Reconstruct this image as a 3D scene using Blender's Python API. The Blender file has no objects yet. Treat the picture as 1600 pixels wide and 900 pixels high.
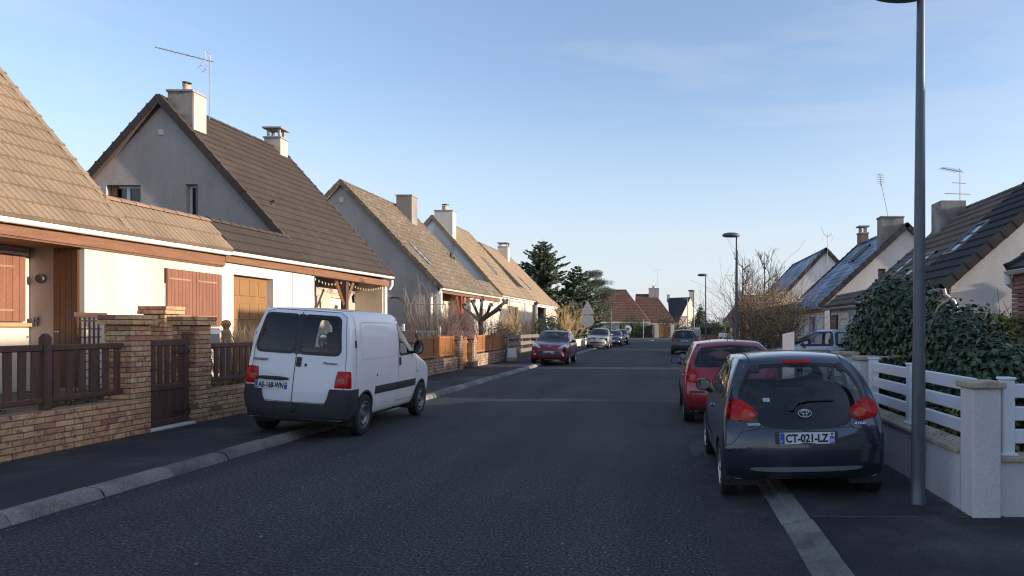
import bpy, bmesh, math, random
import numpy as np
from mathutils import Vector, Matrix, Quaternion
from mathutils.bvhtree import BVHTree
from mathutils.geometry import delaunay_2d_cdt, tessellate_polygon, intersect_point_line

R = math.radians
rnd = random.Random(11)
SC = bpy.context.scene
COL = SC.collection

# ------------------------------------------------------------------ camera
cd = bpy.data.cameras.new('camera'); cam = bpy.data.objects.new('camera', cd); COL.objects.link(cam)
cam.location = (0, 0, 1.68); cam.rotation_euler = (R(90), 0, 0)
cd.sensor_width = 36; cd.lens = 36*1100/1600
cd.shift_x = -238/1600; cd.shift_y = 63/1600
cd.clip_start = .05; cd.clip_end = 3000
SC.camera = cam
SC.render.engine = 'CYCLES'; SC.cycles.filter_width = 1.15; SC.cycles.use_denoising = True

# ------------------------------------------------------------------ light
SUN_EL, SUN_AZ = R(10.2), R(-4.2)          # azimuth measured from +X towards +Y
SC.view_settings.view_transform = 'Standard'; SC.view_settings.look = 'None'
SC.view_settings.exposure = 1.34; SC.view_settings.gamma = 1.0
W = bpy.data.worlds.new('World'); SC.world = W; W.use_nodes = True
nt = W.node_tree; nt.nodes.clear()
def nd(t, ty, **kw):
    n = t.nodes.new(ty)
    for k, v in kw.items():
        if k.startswith('_'): setattr(n, k[1:], v)
        else: n.inputs[k.replace('__', ' ')].default_value = v
    return n
sky = nd(nt, 'ShaderNodeTexSky', _sky_type='NISHITA', _sun_disc=False, _sun_elevation=SUN_EL,
         _sun_rotation=R(90)-SUN_AZ, _altitude=50.0, _air_density=1.0, _dust_density=1.0, _ozone_density=2.2)
tc = nd(nt, 'ShaderNodeTexCoord')
mp = nd(nt, 'ShaderNodeMapping'); mp.inputs['Rotation'].default_value = (R(0), R(14), R(8)); mp.inputs['Scale'].default_value = (.9, 1.2, 5.5)
n1 = nd(nt, 'ShaderNodeTexNoise', Scale=2.3, Detail=7.0, Roughness=.6, Distortion=.35)
cr = nd(nt, 'ShaderNodeValToRGB'); cr.color_ramp.elements[0].position = .48; cr.color_ramp.elements[1].position = .80
cr.color_ramp.elements[1].color = (.36, .36, .36, 1)
mx = nd(nt, 'ShaderNodeMix', _data_type='RGBA'); mx.inputs[7].default_value = (2.5, 2.55, 2.75, 1)
bg = nd(nt, 'ShaderNodeBackground', Strength=.13); wo = nd(nt, 'ShaderNodeOutputWorld')
L = nt.links.new
L(tc.outputs['Generated'], mp.inputs['Vector']); L(mp.outputs[0], n1.inputs['Vector']); L(n1.outputs[0], cr.inputs[0])
tint = nd(nt, 'ShaderNodeMix', _data_type='RGBA', _blend_type='MULTIPLY'); tint.inputs[0].default_value = 1; tint.inputs[7].default_value = (1.07, .965, 1.0, 1)
L(sky.outputs[0], tint.inputs[6])
# a thin even veil of high cloud that thickens towards the horizon, all the way round
sx = nd(nt, 'ShaderNodeSeparateXYZ'); L(tc.outputs['Generated'], sx.inputs[0])
mr = nd(nt, 'ShaderNodeMapRange', _interpolation_type='SMOOTHSTEP'); mr.inputs[1].default_value = 0.0; mr.inputs[2].default_value = .34; mr.inputs[3].default_value = .80; mr.inputs[4].default_value = 0.06
L(sx.outputs[2], mr.inputs[0])
vl = nd(nt, 'ShaderNodeMix', _data_type='RGBA'); vl.inputs[7].default_value = (2.22, 2.48, 2.80, 1)
L(mr.outputs[0], vl.inputs[0]); L(tint.outputs[2], vl.inputs[6])
L(cr.outputs[0], mx.inputs[0]); L(vl.outputs[2], mx.inputs[6]); L(mx.outputs[2], bg.inputs[0]); L(bg.outputs[0], wo.inputs[0])
sl = bpy.data.lights.new('sun', 'SUN'); sun = bpy.data.objects.new('sun', sl); COL.objects.link(sun)
sl.energy = 3.0; sl.angle = R(.5); sl.color = (1, .87, .73)
sv = Vector((math.cos(SUN_EL)*math.cos(SUN_AZ), math.cos(SUN_EL)*math.sin(SUN_AZ), math.sin(SUN_EL)))
sun.rotation_euler = sv.to_track_quat('Z', 'Y').to_euler(); sun.location = sv*60

# ------------------------------------------------------------------ materials
MATS = {}
def M(name, col, rough=.8, var=.12, scale=2.0, grain=0.0, gscale=60, bump=0.0, bscale=80, metal=0.0, coat=0.0,
      orand=0.0, col2=None, c2scale=1.2, c2lo=.5, c2hi=.65, spec=.5, stretch=None, orcol=None, streak=0.0, c2max=1.0, lane=0.0):
    """procedural surface: base colour, soft blotches (var), fine grain, a second colour in patches, relief"""
    if name in MATS: return MATS[name]
    m = bpy.data.materials.new(name); m.use_nodes = True; MATS[name] = m
    t = m.node_tree; t.nodes.clear(); l = t.links.new
    out = nd(t, 'ShaderNodeOutputMaterial'); b = nd(t, 'ShaderNodeBsdfPrincipled', Roughness=rough, Metallic=metal)
    b.inputs['Specular IOR Level'].default_value = spec
    b.inputs['Coat Weight'].default_value = coat; b.inputs['Coat Roughness'].default_value = .04
    l(b.outputs[0], out.inputs[0])
    geo = nd(t, 'ShaderNodeNewGeometry'); P = geo.outputs['Position']
    if stretch:
        mpn = nd(t, 'ShaderNodeMapping'); mpn.inputs['Scale'].default_value = stretch; l(P, mpn.inputs[0]); PS = mpn.outputs[0]
    else: PS = P
    rgb = nd(t, 'ShaderNodeRGB'); rgb.outputs[0].default_value = (*col, 1); c = rgb.outputs[0]
    def mixc(fac, a, bcol, mode='MIX'):
        x = nd(t, 'ShaderNodeMix', _data_type='RGBA', _blend_type=mode)
        if hasattr(fac, 'links'): l(fac, x.inputs[0])
        else: x.inputs[0].default_value = fac
        l(a, x.inputs[6])
        if hasattr(bcol, 'links'): l(bcol, x.inputs[7])
        else: x.inputs[7].default_value = (*bcol, 1)
        return x.outputs[2]
    def noise(sc, det=4, vec=None, ro=.55):
        n = nd(t, 'ShaderNodeTexNoise', Scale=sc, Detail=det, Roughness=ro); l(vec or PS, n.inputs['Vector']); return n.outputs[0]
    def remap(v, a, b_, lo, hi):
        r = nd(t, 'ShaderNodeMapRange'); r.inputs[1].default_value = a; r.inputs[2].default_value = b_
        r.inputs[3].default_value = lo; r.inputs[4].default_value = hi; l(v, r.inputs[0]); return r.outputs[0]
    if orcol:
        oi = nd(t, 'ShaderNodeObjectInfo'); ra = nd(t, 'ShaderNodeValToRGB'); e = ra.color_ramp.elements
        while len(e) < len(orcol): e.new(.5)
        for q, cc in enumerate(orcol): e[q].position = q/max(1, len(orcol)-1); e[q].color = (*cc, 1)
        l(oi.outputs['Random'], ra.inputs[0]); c = ra.outputs[0]
    if col2: c = mixc(remap(noise(c2scale, 6, ro=.65), c2lo, c2hi, 0, c2max), c, col2)
    if orand:
        oi = nd(t, 'ShaderNodeObjectInfo'); c = mixc(1, c, remap(oi.outputs['Random'], 0, 1, 1-orand, 1+orand), 'MULTIPLY')
    if var: c = mixc(1, c, remap(noise(scale, 5), .3, .7, 1-var, 1+var), 'MULTIPLY')
    if streak:
        ms = nd(t, 'ShaderNodeMapping'); ms.inputs['Scale'].default_value = (.7, .7, .16); l(P, ms.inputs[0])
        c = mixc(1, c, remap(noise(2.2, 6, ms.outputs[0], .65), .38, .62, 1-streak, 1+streak*.4), 'MULTIPLY')
    if lane:
        ml = nd(t, 'ShaderNodeMapping'); ml.inputs['Scale'].default_value = (1.25, .07, 1); l(P, ml.inputs[0])
        c = mixc(1, c, remap(noise(1.0, 5, ml.outputs[0], .6), .35, .65, 1-lane, 1+lane), 'MULTIPLY')
    if grain: c = mixc(1, c, remap(noise(gscale, 2), .3, .7, 1-grain, 1+grain), 'MULTIPLY')
    l(c, b.inputs['Base Color'])
    if bump:
        bn = nd(t, 'ShaderNodeBump', Strength=bump, Distance=.01); l(noise(bscale, 3), bn.inputs['Height']); l(bn.outputs[0], b.inputs['Normal'])
    return m

def emat(name, col, strength):
    m = bpy.data.materials.new(name); m.use_nodes = True; t = m.node_tree; b = t.nodes['Principled BSDF']
    b.inputs['Emission Color'].default_value = (*col, 1); b.inputs['Emission Strength'].default_value = strength
    return m

def glass_mat(name, tint=(.55, .6, .6), ior=1.5, keep=1.0):
    m = bpy.data.materials.new(name); m.use_nodes = True; t = m.node_tree; t.nodes.clear(); l = t.links.new
    out = nd(t, 'ShaderNodeOutputMaterial'); tr = nd(t, 'ShaderNodeBsdfTransparent', Color=(*tint, 1))
    gl = nd(t, 'ShaderNodeBsdfGlossy', Roughness=.015); gl.inputs[0].default_value = (1, 1, 1, 1)
    fr = nd(t, 'ShaderNodeFresnel', IOR=ior); ms = nd(t, 'ShaderNodeMixShader')
    # thin single pane: same index from both sides
    geo = nd(t, 'ShaderNodeNewGeometry'); mr = nd(t, 'ShaderNodeMapRange'); mr.inputs[3].default_value = ior; mr.inputs[4].default_value = 1/ior
    l(geo.outputs['Backfacing'], mr.inputs[0]); l(mr.outputs[0], fr.inputs[0])
    l(fr.outputs[0], ms.inputs[0]); l(tr.outputs[0], ms.inputs[1]); l(gl.outputs[0], ms.inputs[2]); l(ms.outputs[0], out.inputs[0])
    MATS[name] = m; return m

# ------------------------------------------------------------------ mesh builder
def wloc(o):
    v = Vector((0, 0, 0))
    while o is not None: v += o.location; o = o.parent
    return v

class MB:
    def __init__(s): s.v = []; s.f = []; s.m = []
    def add(s, vs, fs, mi=0):
        b = len(s.v); s.v += [tuple(p) for p in vs]; s.f += [tuple(i+b for i in f) for f in fs]; s.m += [mi]*len(fs); return s
    def box(s, x0, x1, y0, y1, z0, z1, mi=0):
        return s.add([(x0,y0,z0),(x1,y0,z0),(x1,y1,z0),(x0,y1,z0),(x0,y0,z1),(x1,y0,z1),(x1,y1,z1),(x0,y1,z1)],
                     [(0,3,2,1),(4,5,6,7),(0,1,5,4),(1,2,6,5),(2,3,7,6),(3,0,4,7)], mi)
    def obox(s, mat, sx, sy, sz, mi=0):
        vs = [mat @ Vector((x*sx/2, y*sy/2, z*sz/2)) for z in (-1,1) for x, y in ((-1,-1),(1,-1),(1,1),(-1,1))]
        return s.add(vs, [(0,3,2,1),(4,5,6,7),(0,1,5,4),(1,2,6,5),(2,3,7,6),(3,0,4,7)], mi)
    def bbox(s, x0, x1, y0, y1, z0, z1, b=.01, mi=0):     # box with chamfered edges
        bm = bmesh.new(); bmesh.ops.create_cube(bm, size=1)
        for v in bm.verts: v.co = Vector(((x0+x1)/2+v.co.x*(x1-x0), (y0+y1)/2+v.co.y*(y1-y0), (z0+z1)/2+v.co.z*(z1-z0)))
        b = min(b, .45*min(abs(x1-x0), abs(y1-y0), abs(z1-z0)))
        bmesh.ops.bevel(bm, geom=bm.edges[:], offset=b, segments=1, affect='EDGES')
        return s.bm(bm, mi)
    def bm(s, bm, mi=0):
        bm.verts.index_update()
        s.add([v.co for v in bm.verts], [[v.index for v in f.verts] for f in bm.faces], mi); bm.free(); return s
    def tube(s, path, r, n=6, mi=0, cap=True, closed=False):
        path = [Vector(p) for p in path]; k = len(path); rs = r if isinstance(r, (list, tuple)) else [r]*k
        rings = []; up = None
        for i, p in enumerate(path):
            a = path[(i-1) % k] if (i > 0 or closed) else p; b = path[(i+1) % k] if (i < k-1 or closed) else p
            d = (b-a); d = d.normalized() if d.length > 1e-9 else Vector((0, 0, 1))
            if up is None: up = Vector((0, 0, 1)) if abs(d.z) < .9 else Vector((1, 0, 0))
            x = up.cross(d)
            if x.length < 1e-6: x = Vector((1, 0, 0)).cross(d)
            x.normalize(); y = d.cross(x); up = y
            rings.append([p + x*math.cos(2*math.pi*q/n)*rs[i] + y*math.sin(2*math.pi*q/n)*rs[i] for q in range(n)])
        vs = [v for rg in rings for v in rg]; fs = []
        for i in range(k if closed else k-1):
            i2 = (i+1) % k
            for q in range(n): fs.append((i*n+q, i*n+(q+1) % n, i2*n+(q+1) % n, i2*n+q))
        if cap and not closed: fs += [tuple(range(n))[::-1], tuple((k-1)*n+q for q in range(n))]
        return s.add(vs, fs, mi)
    def lathe(s, prof, n=20, origin=(0,0,0), axis='Z', mi=0, a0=0, a1=2*math.pi):
        o = Vector(origin); full = abs(a1-a0-2*math.pi) < 1e-6; cnt = n if full else n+1; vs = []
        for q in range(cnt):
            a = a0+(a1-a0)*q/n; c, sn = math.cos(a), math.sin(a)
            for r, h in prof:
                vs.append(o+(Vector((r*c, r*sn, h)) if axis == 'Z' else Vector((h, r*c, r*sn)) if axis == 'X' else Vector((r*sn, h, r*c))))
        k = len(prof); fs = []
        for q in range(n):
            q2 = (q+1) % cnt
            for i in range(k-1): fs.append((q*k+i, q2*k+i, q2*k+i+1, q*k+i+1))
        return s.add(vs, fs, mi)
    def slab(s, outline, holes, th, O, U, V, mi=0, reveal=True):
        """flat wall: outline and holes in (u,v), extruded by th against the normal U x V"""
        O, U, V = Vector(O), Vector(U), Vector(V); N = U.cross(V).normalized()
        loops = [[Vector((a, b, 0)) for a, b in outline]] + [[Vector((a, b, 0)) for a, b in h] for h in holes]
        tris = tessellate_polygon(loops); flat = [p for lp in loops for p in lp]
        vs = [O+U*p.x+V*p.y for p in flat]; n = len(vs); vs += [v-N*th for v in vs]; fs = []
        for t in tris:
            a, b, c = t
            ar = (flat[b]-flat[a]).cross(flat[c]-flat[a]).z
            if ar < 0: b, c = c, b
            fs += [(a, b, c), (a+n, c+n, b+n)]
        st = 0
        for li, lp in enumerate(loops):
            k = len(lp); area = sum(lp[i].x*lp[(i+1) % k].y-lp[(i+1) % k].x*lp[i].y for i in range(k))
            for i in range(k):
                a, b = st+i, st+(i+1) % k
                f = (a, b, b+n, a+n); ccw = area > 0
                if li == 0: fs.append(f[::-1] if ccw else f)
                else: fs.append(f if ccw else f[::-1])
            st += k
        return s.add(vs, fs, mi)
    def mesh(s, name, mats, shift=Vector((0,0,0)), smooth=False):
        me = bpy.data.meshes.new(name)
        me.from_pydata([(a-shift.x, b-shift.y, c-shift.z) for a, b, c in s.v], [], s.f)
        for m in (mats if isinstance(mats, (list, tuple)) else [mats]): me.materials.append(m)
        if isinstance(mats, (list, tuple)) and len(mats) > 1: me.polygons.foreach_set('material_index', s.m)
        if smooth: me.polygons.foreach_set('use_smooth', [True]*len(me.polygons))
        me.update(); return me
    def build(s, name, mats, parent=None, smooth=False, local=False, loc=None):
        if parent is None:
            if loc is None:
                xs = [p[0] for p in s.v]; ys = [p[1] for p in s.v]; zs = [p[2] for p in s.v]
                loc = Vector(((min(xs)+max(xs))/2, (min(ys)+max(ys))/2, min(zs)))
            loc = Vector(loc); o = bpy.data.objects.new(name, s.mesh(name, mats, loc, smooth)); o.location = loc
        else:
            sh = Vector((0,0,0)) if local else wloc(parent)
            o = bpy.data.objects.new(name, s.mesh(name, mats, sh, smooth)); o.parent = parent
        COL.objects.link(o); return o

def smooth_angle(o, deg=35):
    me = o.data; me.polygons.foreach_set('use_smooth', [True]*len(me.polygons))
    try: me.set_sharp_from_angle(angle=R(deg))
    except Exception: pass
    return o

def tag(o, label=None, cat=None, group=None, kind=None):
    if label: o['label'] = label
    if cat: o['category'] = cat
    if group: o['group'] = group
    if kind: o['kind'] = kind
    return o
def thing(name, label, cat, loc=(0,0,0), rz=0, group=None):
    o = bpy.data.objects.new(name, None); COL.objects.link(o); o.location = loc; o.rotation_euler = (0, 0, rz)
    o.empty_display_size = .2
    return tag(o, label, cat, group)
def inst(name, me, parent, mat, ):                     # shares mesh data, placed in the parent's space (world matrix given)
    o = bpy.data.objects.new(name, me); COL.objects.link(o); o.parent = parent
    o.matrix_local = Matrix.Translation(-wloc(parent)) @ mat
    return o
def copy_tree(o, parent=None):
    c = o.copy(); COL.objects.link(c)
    if parent: c.parent = parent
    for ch in o.children: copy_tree(ch, c)
    return c
def basis(o, x, y, z):
    return Matrix(((x[0], y[0], z[0], o[0]), (x[1], y[1], z[1], o[1]), (x[2], y[2], z[2], o[2]), (0, 0, 0, 1)))
def ptree(o):
    return [o]+[q for ch in o.children for q in ptree(ch)]

FONT_CACHE = {}
def text_mb(txt, size, O, U, V, depth=.002, width=None, bold=0.0, shear=0.0):
    """letters as real geometry on the plane O,U,V (left, baseline)"""
    cu = bpy.data.curves.new('lettering', 'FONT'); cu.body = txt; cu.size = size; cu.extrude = depth/2; cu.offset = bold; cu.shear = shear
    cu.resolution_u = 3
    ob = bpy.data.objects.new('lettering_tmp', cu); COL.objects.link(ob)
    dg = bpy.context.evaluated_depsgraph_get(); me = bpy.data.meshes.new_from_object(ob.evaluated_get(dg))
    vs = [v.co.copy() for v in me.vertices]; fs = [tuple(p.vertices) for p in me.polygons]
    bpy.data.objects.remove(ob); bpy.data.meshes.remove(me)
    mn = min(v.x for v in vs); wd = max(v.x for v in vs)-mn; k = (width/wd) if width else 1
    O, U, V = Vector(O), Vector(U).normalized(), Vector(V).normalized(); N = U.cross(V)
    b = MB(); b.add([O+U*(v.x-mn)*k+V*v.y+N*(v.z+depth/2) for v in vs], fs); return b
# ------------------------------------------------------------------ shared surfaces
asphalt = M('asphalt', (.031, .0325, .036), .8, .28, .35, 1.7, 42, .9, 45, col2=(.17, .17, .175), c2scale=33, c2lo=.585, c2hi=.68, spec=.35, lane=.28)
asphalt_patch = M('asphalt_patch', (.043, .0415, .043), .85, .32, .8, .7, 75, .4, 90, col2=(.07, .068, .07), c2scale=.8, spec=.3)
pave_mat = M('pavement_asphalt', (.034, .0335, .036), .88, .32, .6, .6, 80, .4, 90, col2=(.062, .06, .06), c2scale=.6, spec=.3)
kerb_mat = M('kerb_concrete', (.19, .18, .165), .9, .25, 1.5, .4, 70, .5, 90, orand=.18, col2=(.10, .095, .09), c2scale=1.6, c2lo=.46, c2hi=.66)
soil = M('soil', (.10, .075, .055), .95, .4, 1.2, .5, 40, .8, 30, col2=(.06, .075, .035), c2scale=.8)
grassm = M('grass_ground', (.075, .09, .035), .95, .4, .5, .5, 60, .8, 60, col2=(.12, .10, .05), c2scale=.35)
ground_m = M('ground_earth', (.11, .10, .06), .95, .3, .2, .3, 20)
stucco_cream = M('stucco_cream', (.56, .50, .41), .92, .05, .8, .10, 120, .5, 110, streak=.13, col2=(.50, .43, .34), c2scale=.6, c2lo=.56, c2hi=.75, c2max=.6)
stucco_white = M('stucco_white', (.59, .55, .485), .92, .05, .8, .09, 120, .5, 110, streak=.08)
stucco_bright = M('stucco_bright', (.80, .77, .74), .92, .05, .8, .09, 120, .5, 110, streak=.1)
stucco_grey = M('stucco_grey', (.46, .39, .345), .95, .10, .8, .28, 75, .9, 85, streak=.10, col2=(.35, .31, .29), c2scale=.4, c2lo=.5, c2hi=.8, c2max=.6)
stucco_beige = M('stucco_beige', (.50, .42, .33), .93, .08, .8, .2, 90, .6, 95, streak=.14)
stucco_pale = M('stucco_pale', (.66, .605, .55), .93, .08, .8, .16, 90, .6, 95, streak=.09)
chim_stain = M('stained_render', (.30, .27, .24), .95, .1, 1, .2, 60, .5, 80, col2=(.13, .12, .11), c2scale=2.0, c2lo=.45, c2hi=.68, streak=.3)
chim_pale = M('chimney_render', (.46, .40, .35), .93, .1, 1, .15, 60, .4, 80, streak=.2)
tile_tan = M('roof_tile_tan', (.235, .17, .11), .85, .14, .9, .2, 45, .3, 60, orand=.10, col2=(.23, .15, .10), c2scale=.9, c2lo=.5, c2hi=.8)
tile_brown = M('roof_tile_brown', (.056, .041, .032), .8, .12, .9, .2, 45, .3, 60, orand=.10)
tile_lichen = M('roof_tile_lichen', (.155, .118, .08), .9, .15, .9, .2, 45, .3, 60, orand=.12, col2=(.44, .40, .31), c2scale=6.0, c2lo=.55, c2hi=.66, c2max=.75)
tile_tan2 = M('roof_tile_sand', (.245, .18, .115), .87, .16, .9, .2, 45, .3, 60, orand=.12)
tile_dark = M('roof_tile_dark', (.040, .035, .036), .75, .15, .9, .2, 45, .3, 60, orand=.18)
tile_rbrown = M('roof_tile_umber', (.15, .112, .088), .82, .15, .9, .2, 45, .3, 60, orand=.14)
tile_frost = M('roof_tile_frosted', (.105, .145, .215), .6, .2, .8, .25, 30, .3, 60, orand=.15, col2=(.46, .54, .66), c2scale=1.0, c2lo=.44, c2hi=.66, stretch=(1, .8, 1.6), c2max=.7)
tile_red = M('roof_tile_red', (.15, .075, .052), .85, .12, .5, .25, 3, .3, 60)
slate = M('roof_slate_black', (.03, .03, .035), .7, .12, .5)
ridge_tan = M('ridge_tile_tan', (.25, .155, .105), .85, .14, 2, .2, 45, orand=.2)
wood_red = M('shutter_wood', (.215, .088, .05), .6, .15, 2, .2, 30, .15, 40, stretch=(6, 6, .5))
wood_fascia = M('fascia_wood', (.185, .085, .042), .65, .2, 3, .2, 30, .2, 40, stretch=(1, .5, 5))
wood_garage = M('garage_door_wood', (.25, .13, .045), .5, .12, 2, .15, 30, stretch=(6, 6, .5))
wood_door = M('door_wood', (.085, .036, .018), .5, .15, 2, .15, 30, stretch=(6, 6, .5))
wood_dark = M('fence_wood_dark', (.088, .042, .030), .65, .2, 4, .25, 40, .2, 50, stretch=(3, 3, .5), orand=.12)
wood_orange = M('fence_wood_orange', (.31, .125, .035), .6, .15, 4, .2, 40, .1, 50, stretch=(3, 3, .5))
wood_grey = M('fence_wood_grey', (.16, .13, .11), .8, .2, 4, .2, 40)
post_red = M('post_red', (.24, .055, .03), .55, .12, 3)
pvc_white = M('white_pvc', (.80, .80, .82), .35, .03, 1)
gutter_w = M('gutter_white', (.80, .77, .72), .35, .04, 2)
gutter_g = M('gutter_grey', (.50, .49, .48), .4, .08, 2)
steel_lamp = M('lamp_grey_paint', (.11, .12, .14), .38, .06, 2, metal=.3)
galv = M('galvanised_steel', (.42, .42, .43), .4, .1, 3, metal=.7)
alu = M('aluminium', (.40, .40, .42), .5, .05, 3, metal=.4)
mast_m = M('mast_grey', (.22, .22, .23), .6, .1, 3)
black_metal = M('black_metal', (.03, .03, .032), .5, .1, 3)
brick_c = M('brick_mixed', (.35, .2, .1), .9, .22, 9, .25, 60, .5, 70,
            orcol=[(.30, .14, .10), (.54, .32, .165), (.60, .39, .20), (.46, .25, .14), (.62, .42, .23), (.38, .19, .125), (.56, .34, .17)],
            col2=(.20, .09, .07), c2scale=13, c2lo=.53, c2hi=.66)
mortar = M('mortar', (.17, .13, .10), .95, .15, 3, .3, 60)
brick_r = M('brick_red', (.28, .12, .075), .9, .25, 3, .3, 40, .4, 60, col2=(.15, .11, .10), c2scale=3)
stone_w = M('fieldstone', (.26, .17, .115), .92, .3, 3, .3, 30, .6, 40, col2=(.42, .31, .22), c2scale=5)
cap_stone = M('cap_stone', (.46, .38, .27), .9, .2, 2, .25, 50, .4, 60, col2=(.25, .22, .17), c2scale=3, c2lo=.5, c2hi=.75)
wall_white = M('garden_wall_render', (.72, .665, .65), .93, .06, 1, .16, 110, .7, 100, streak=.1)
leaf_dark = M('leaf_laurel', (.062, .112, .040), .36, .35, 2, .2, 20, orand=.45, col2=(.05, .085, .03), c2scale=3)
leaf_mid = M('leaf_green', (.055, .085, .028), .5, .35, 1.5, .2, 20)
leaf_yel = M('leaf_yellow_green', (.32, .29, .06), .5, .35, 2, .2, 20, orand=.35, col2=(.13, .17, .05), c2scale=2.5)
needle = M('needle_dark', (.072, .098, .056), .7, .35, .6, .2, 8)
needle2 = M('needle_pine', (.085, .11, .065), .7, .35, .6, .2, 8)
hedge_m = M('hedge_leaf', (.040, .060, .022), .7, .35, 1, .2, 8)
twig = M('twig_brown', (.17, .105, .07), .85, .3, 2)
twig_gold = M('twig_gold', (.46, .33, .17), .85, .3, 1.5)
twig_pale = M('dry_grass_pale', (.56, .40, .22), .85, .25, 4)
bark = M('bark', (.12, .092, .07), .9, .3, 4, .3, 30, .6, 30)
win_glass = glass_mat('window_glass', (.35, .38, .42), 1.6)
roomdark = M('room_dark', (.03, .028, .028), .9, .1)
blind = M('blind_white', (.62, .62, .63), .7, .03)
white_paint = M('white_paint', (.80, .78, .76), .4, .03)
sign_grey = M('sign_back_grey', (.42, .42, .43), .5, .08, 4, metal=.2)
sign_red = M('sign_red', (.5, .03, .03), .5, .05)
concrete = M('concrete_white', (.64, .60, .56), .9, .12, 3, .15, 60)
# ================================================================== GROUND, ROAD, KERBS
def sheet(name, x0, x1, y0, y1, z, mat, nx=1, ny=1, th=0.0, jit=0.0):
    b = MB(); vs = []; fs = []
    for j in range(ny+1):
        for i in range(nx+1):
            vs.append((x0+(x1-x0)*i/nx, y0+(y1-y0)*j/ny, z+(rnd.uniform(-jit, jit) if jit else 0)))
    for j in range(ny):
        for i in range(nx):
            a = j*(nx+1)+i; fs.append((a, a+1, a+nx+2, a+nx+1))
    b.add(vs, fs)
    if th: b.box(x0, x1, y0, y1, z-th, z-.02)
    return tag(b.build(name, mat), kind='structure')
sheet('ground', -900, 900, -120, 1800, -.06, ground_m)
sheet('road', -5.56, 1.06, -30, 122, 0, asphalt)
sheet('cross_road', -120, 120, 104, 113, .004, asphalt)
sheet('road_patch', .36, 1.06, -10, 19, .005, asphalt_patch, 3, 60, jit=.0)
# a shallow repair trench edge and a worn tyre track are left to the surface
sheet('pavement', -7.95, -5.742, -30, 103.6, .10, pave_mat, th=.3)
sheet('pavement', 1.25, 2.95, 6.1, 103.6, .05, asphalt_patch, th=.3)
sheet('driveway', 1.25, 9.5, -30, 6.085, .048, pave_mat, th=.3)
sheet('pavement', -90, 90, 113, 115.5, .10, M('pavement_pale', (.26, .235, .21), .9, .15, 1, .2, 40), th=.3)
sheet('garden_ground', -70, -8.0, -30, 103, .55, soil, th=.7)
sheet('garden_ground', 2.9, 70, 6.2, 103, .12, soil, th=.3)
sheet('garden_ground', 9.5, 70, -30, 6.0, .10, grassm, th=.3)
sheet('garden_ground', -90, 90, 115.7, 420, .12, grassm, th=.3)
b = MB(); b.box(1.27, 2.9, 6.085, 6.10, .0, .056); tag(b.build('pavement_joint', M('joint_grit', (.085, .08, .075), .95, .4, 6, .4, 50)), kind='structure')
# soil / moss strip along the foot of the two garden walls
b = MB()
def clod(b, x, y, z, r):
    n = 5; vs = [(x+r*rnd.uniform(.6, 1.2)*math.cos(2*math.pi*q/n), y+r*rnd.uniform(.6, 1.2)*math.sin(2*math.pi*q/n), z) for q in range(n)]+[(x+rnd.uniform(-r, r)*.3, y+rnd.uniform(-r, r)*.3, z+r*rnd.uniform(.25, .55))]
    b.add(vs, [(q, (q+1) % n, n) for q in range(n)])
for k in range(900): clod(b, 2.66-abs(rnd.gauss(0, .045)), rnd.uniform(6.2, 14), .05, rnd.uniform(.006, .022))
for k in range(500): clod(b, -7.80+abs(rnd.gauss(0, .06)), rnd.uniform(7.0, 21), .10, rnd.uniform(.006, .022))
for k in range(260): clod(b, -5.49+abs(rnd.gauss(0, .05)), rnd.uniform(5.0, 24), .0, rnd.uniform(.005, .016))
tag(b.build('loose_dirt', M('loose_dirt', (.13, .115, .095), .95, .35, 9, .4, 60)), kind='stuff')

def kerb_row(prof, base_x0, base_x1, base_z, y0, y1):
    bb = MB(); bb.box(base_x0, base_x1, y0, y1, -.2, base_z); base = tag(bb.build('kerb', M('kerb_bedding', (.07, .066, .06), .95, .2, 3, .3, 50)), kind='structure')
    meshes = []
    for q in range(4):
        b = MB(); n = len(prof); Lk = .985; vs = []
        for yy in (0, .012, Lk-.012, Lk):
            sh = .006 if yy in (0, Lk) else 0
            vs += [(x, yy, z-(sh if z > -.05 else 0)+rnd.uniform(-.003, .003)) for x, z in prof]
        fs = [(r*n+i, r*n+i+1, (r+1)*n+i+1, (r+1)*n+i) for r in range(3) for i in range(n-1)]
        fs += [tuple(range(n)), tuple(3*n+i for i in range(n))[::-1]]
        b.add(vs, fs); meshes.append(b.mesh('kerb_stone', kerb_mat))
    y = y0; k = 0
    while y < y1-1:
        inst('kerb_stone', meshes[k % 4], base, Matrix.Translation((rnd.uniform(-.008, .008), y+rnd.uniform(0, .006), rnd.uniform(-.006, .004))) @ Matrix.Rotation(rnd.uniform(-.006, .006), 4, 'Z'))
        y += 1.0; k += 1
kerb_row([(-5.55, -.1), (-5.555, .01), (-5.575, .045), (-5.60, .08), (-5.63, .098), (-5.74, .107), (-5.74, -.1)], -5.735, -5.58, .04, 3, 103)
kerb_row([(1.25, -.1), (1.25, .058), (1.13, .052), (1.11, .03), (1.0, .012), (.99, -.1)], 1.0, 1.24, .004, 3, 103)
# small pale bits lying on the road
b = MB()
for k in range(26):
    x, y = rnd.uniform(-5.3, .9), rnd.uniform(4.9, 22)
    b.obox(Matrix.Translation((x, y, .006)) @ Matrix.Rotation(rnd.uniform(0, 3), 4, 'Z'), rnd.uniform(.012, .04), rnd.uniform(.008, .022), .008)
tag(b.build('road_litter', M('pale_bits', (.26, .25, .23), .9, .3, 20)), kind='stuff')
# ================================================================== HOUSES
def project(p):
    y = max(p[1], .1); return 1038+1100*p[0]/y, 513-1100*(p[2]-1.68)/y
def in_frame(p, m=30):
    if p[1] < .5: return False
    x, y = project(p); return -m < x < 1600+m and -m < y < 900+m

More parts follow.
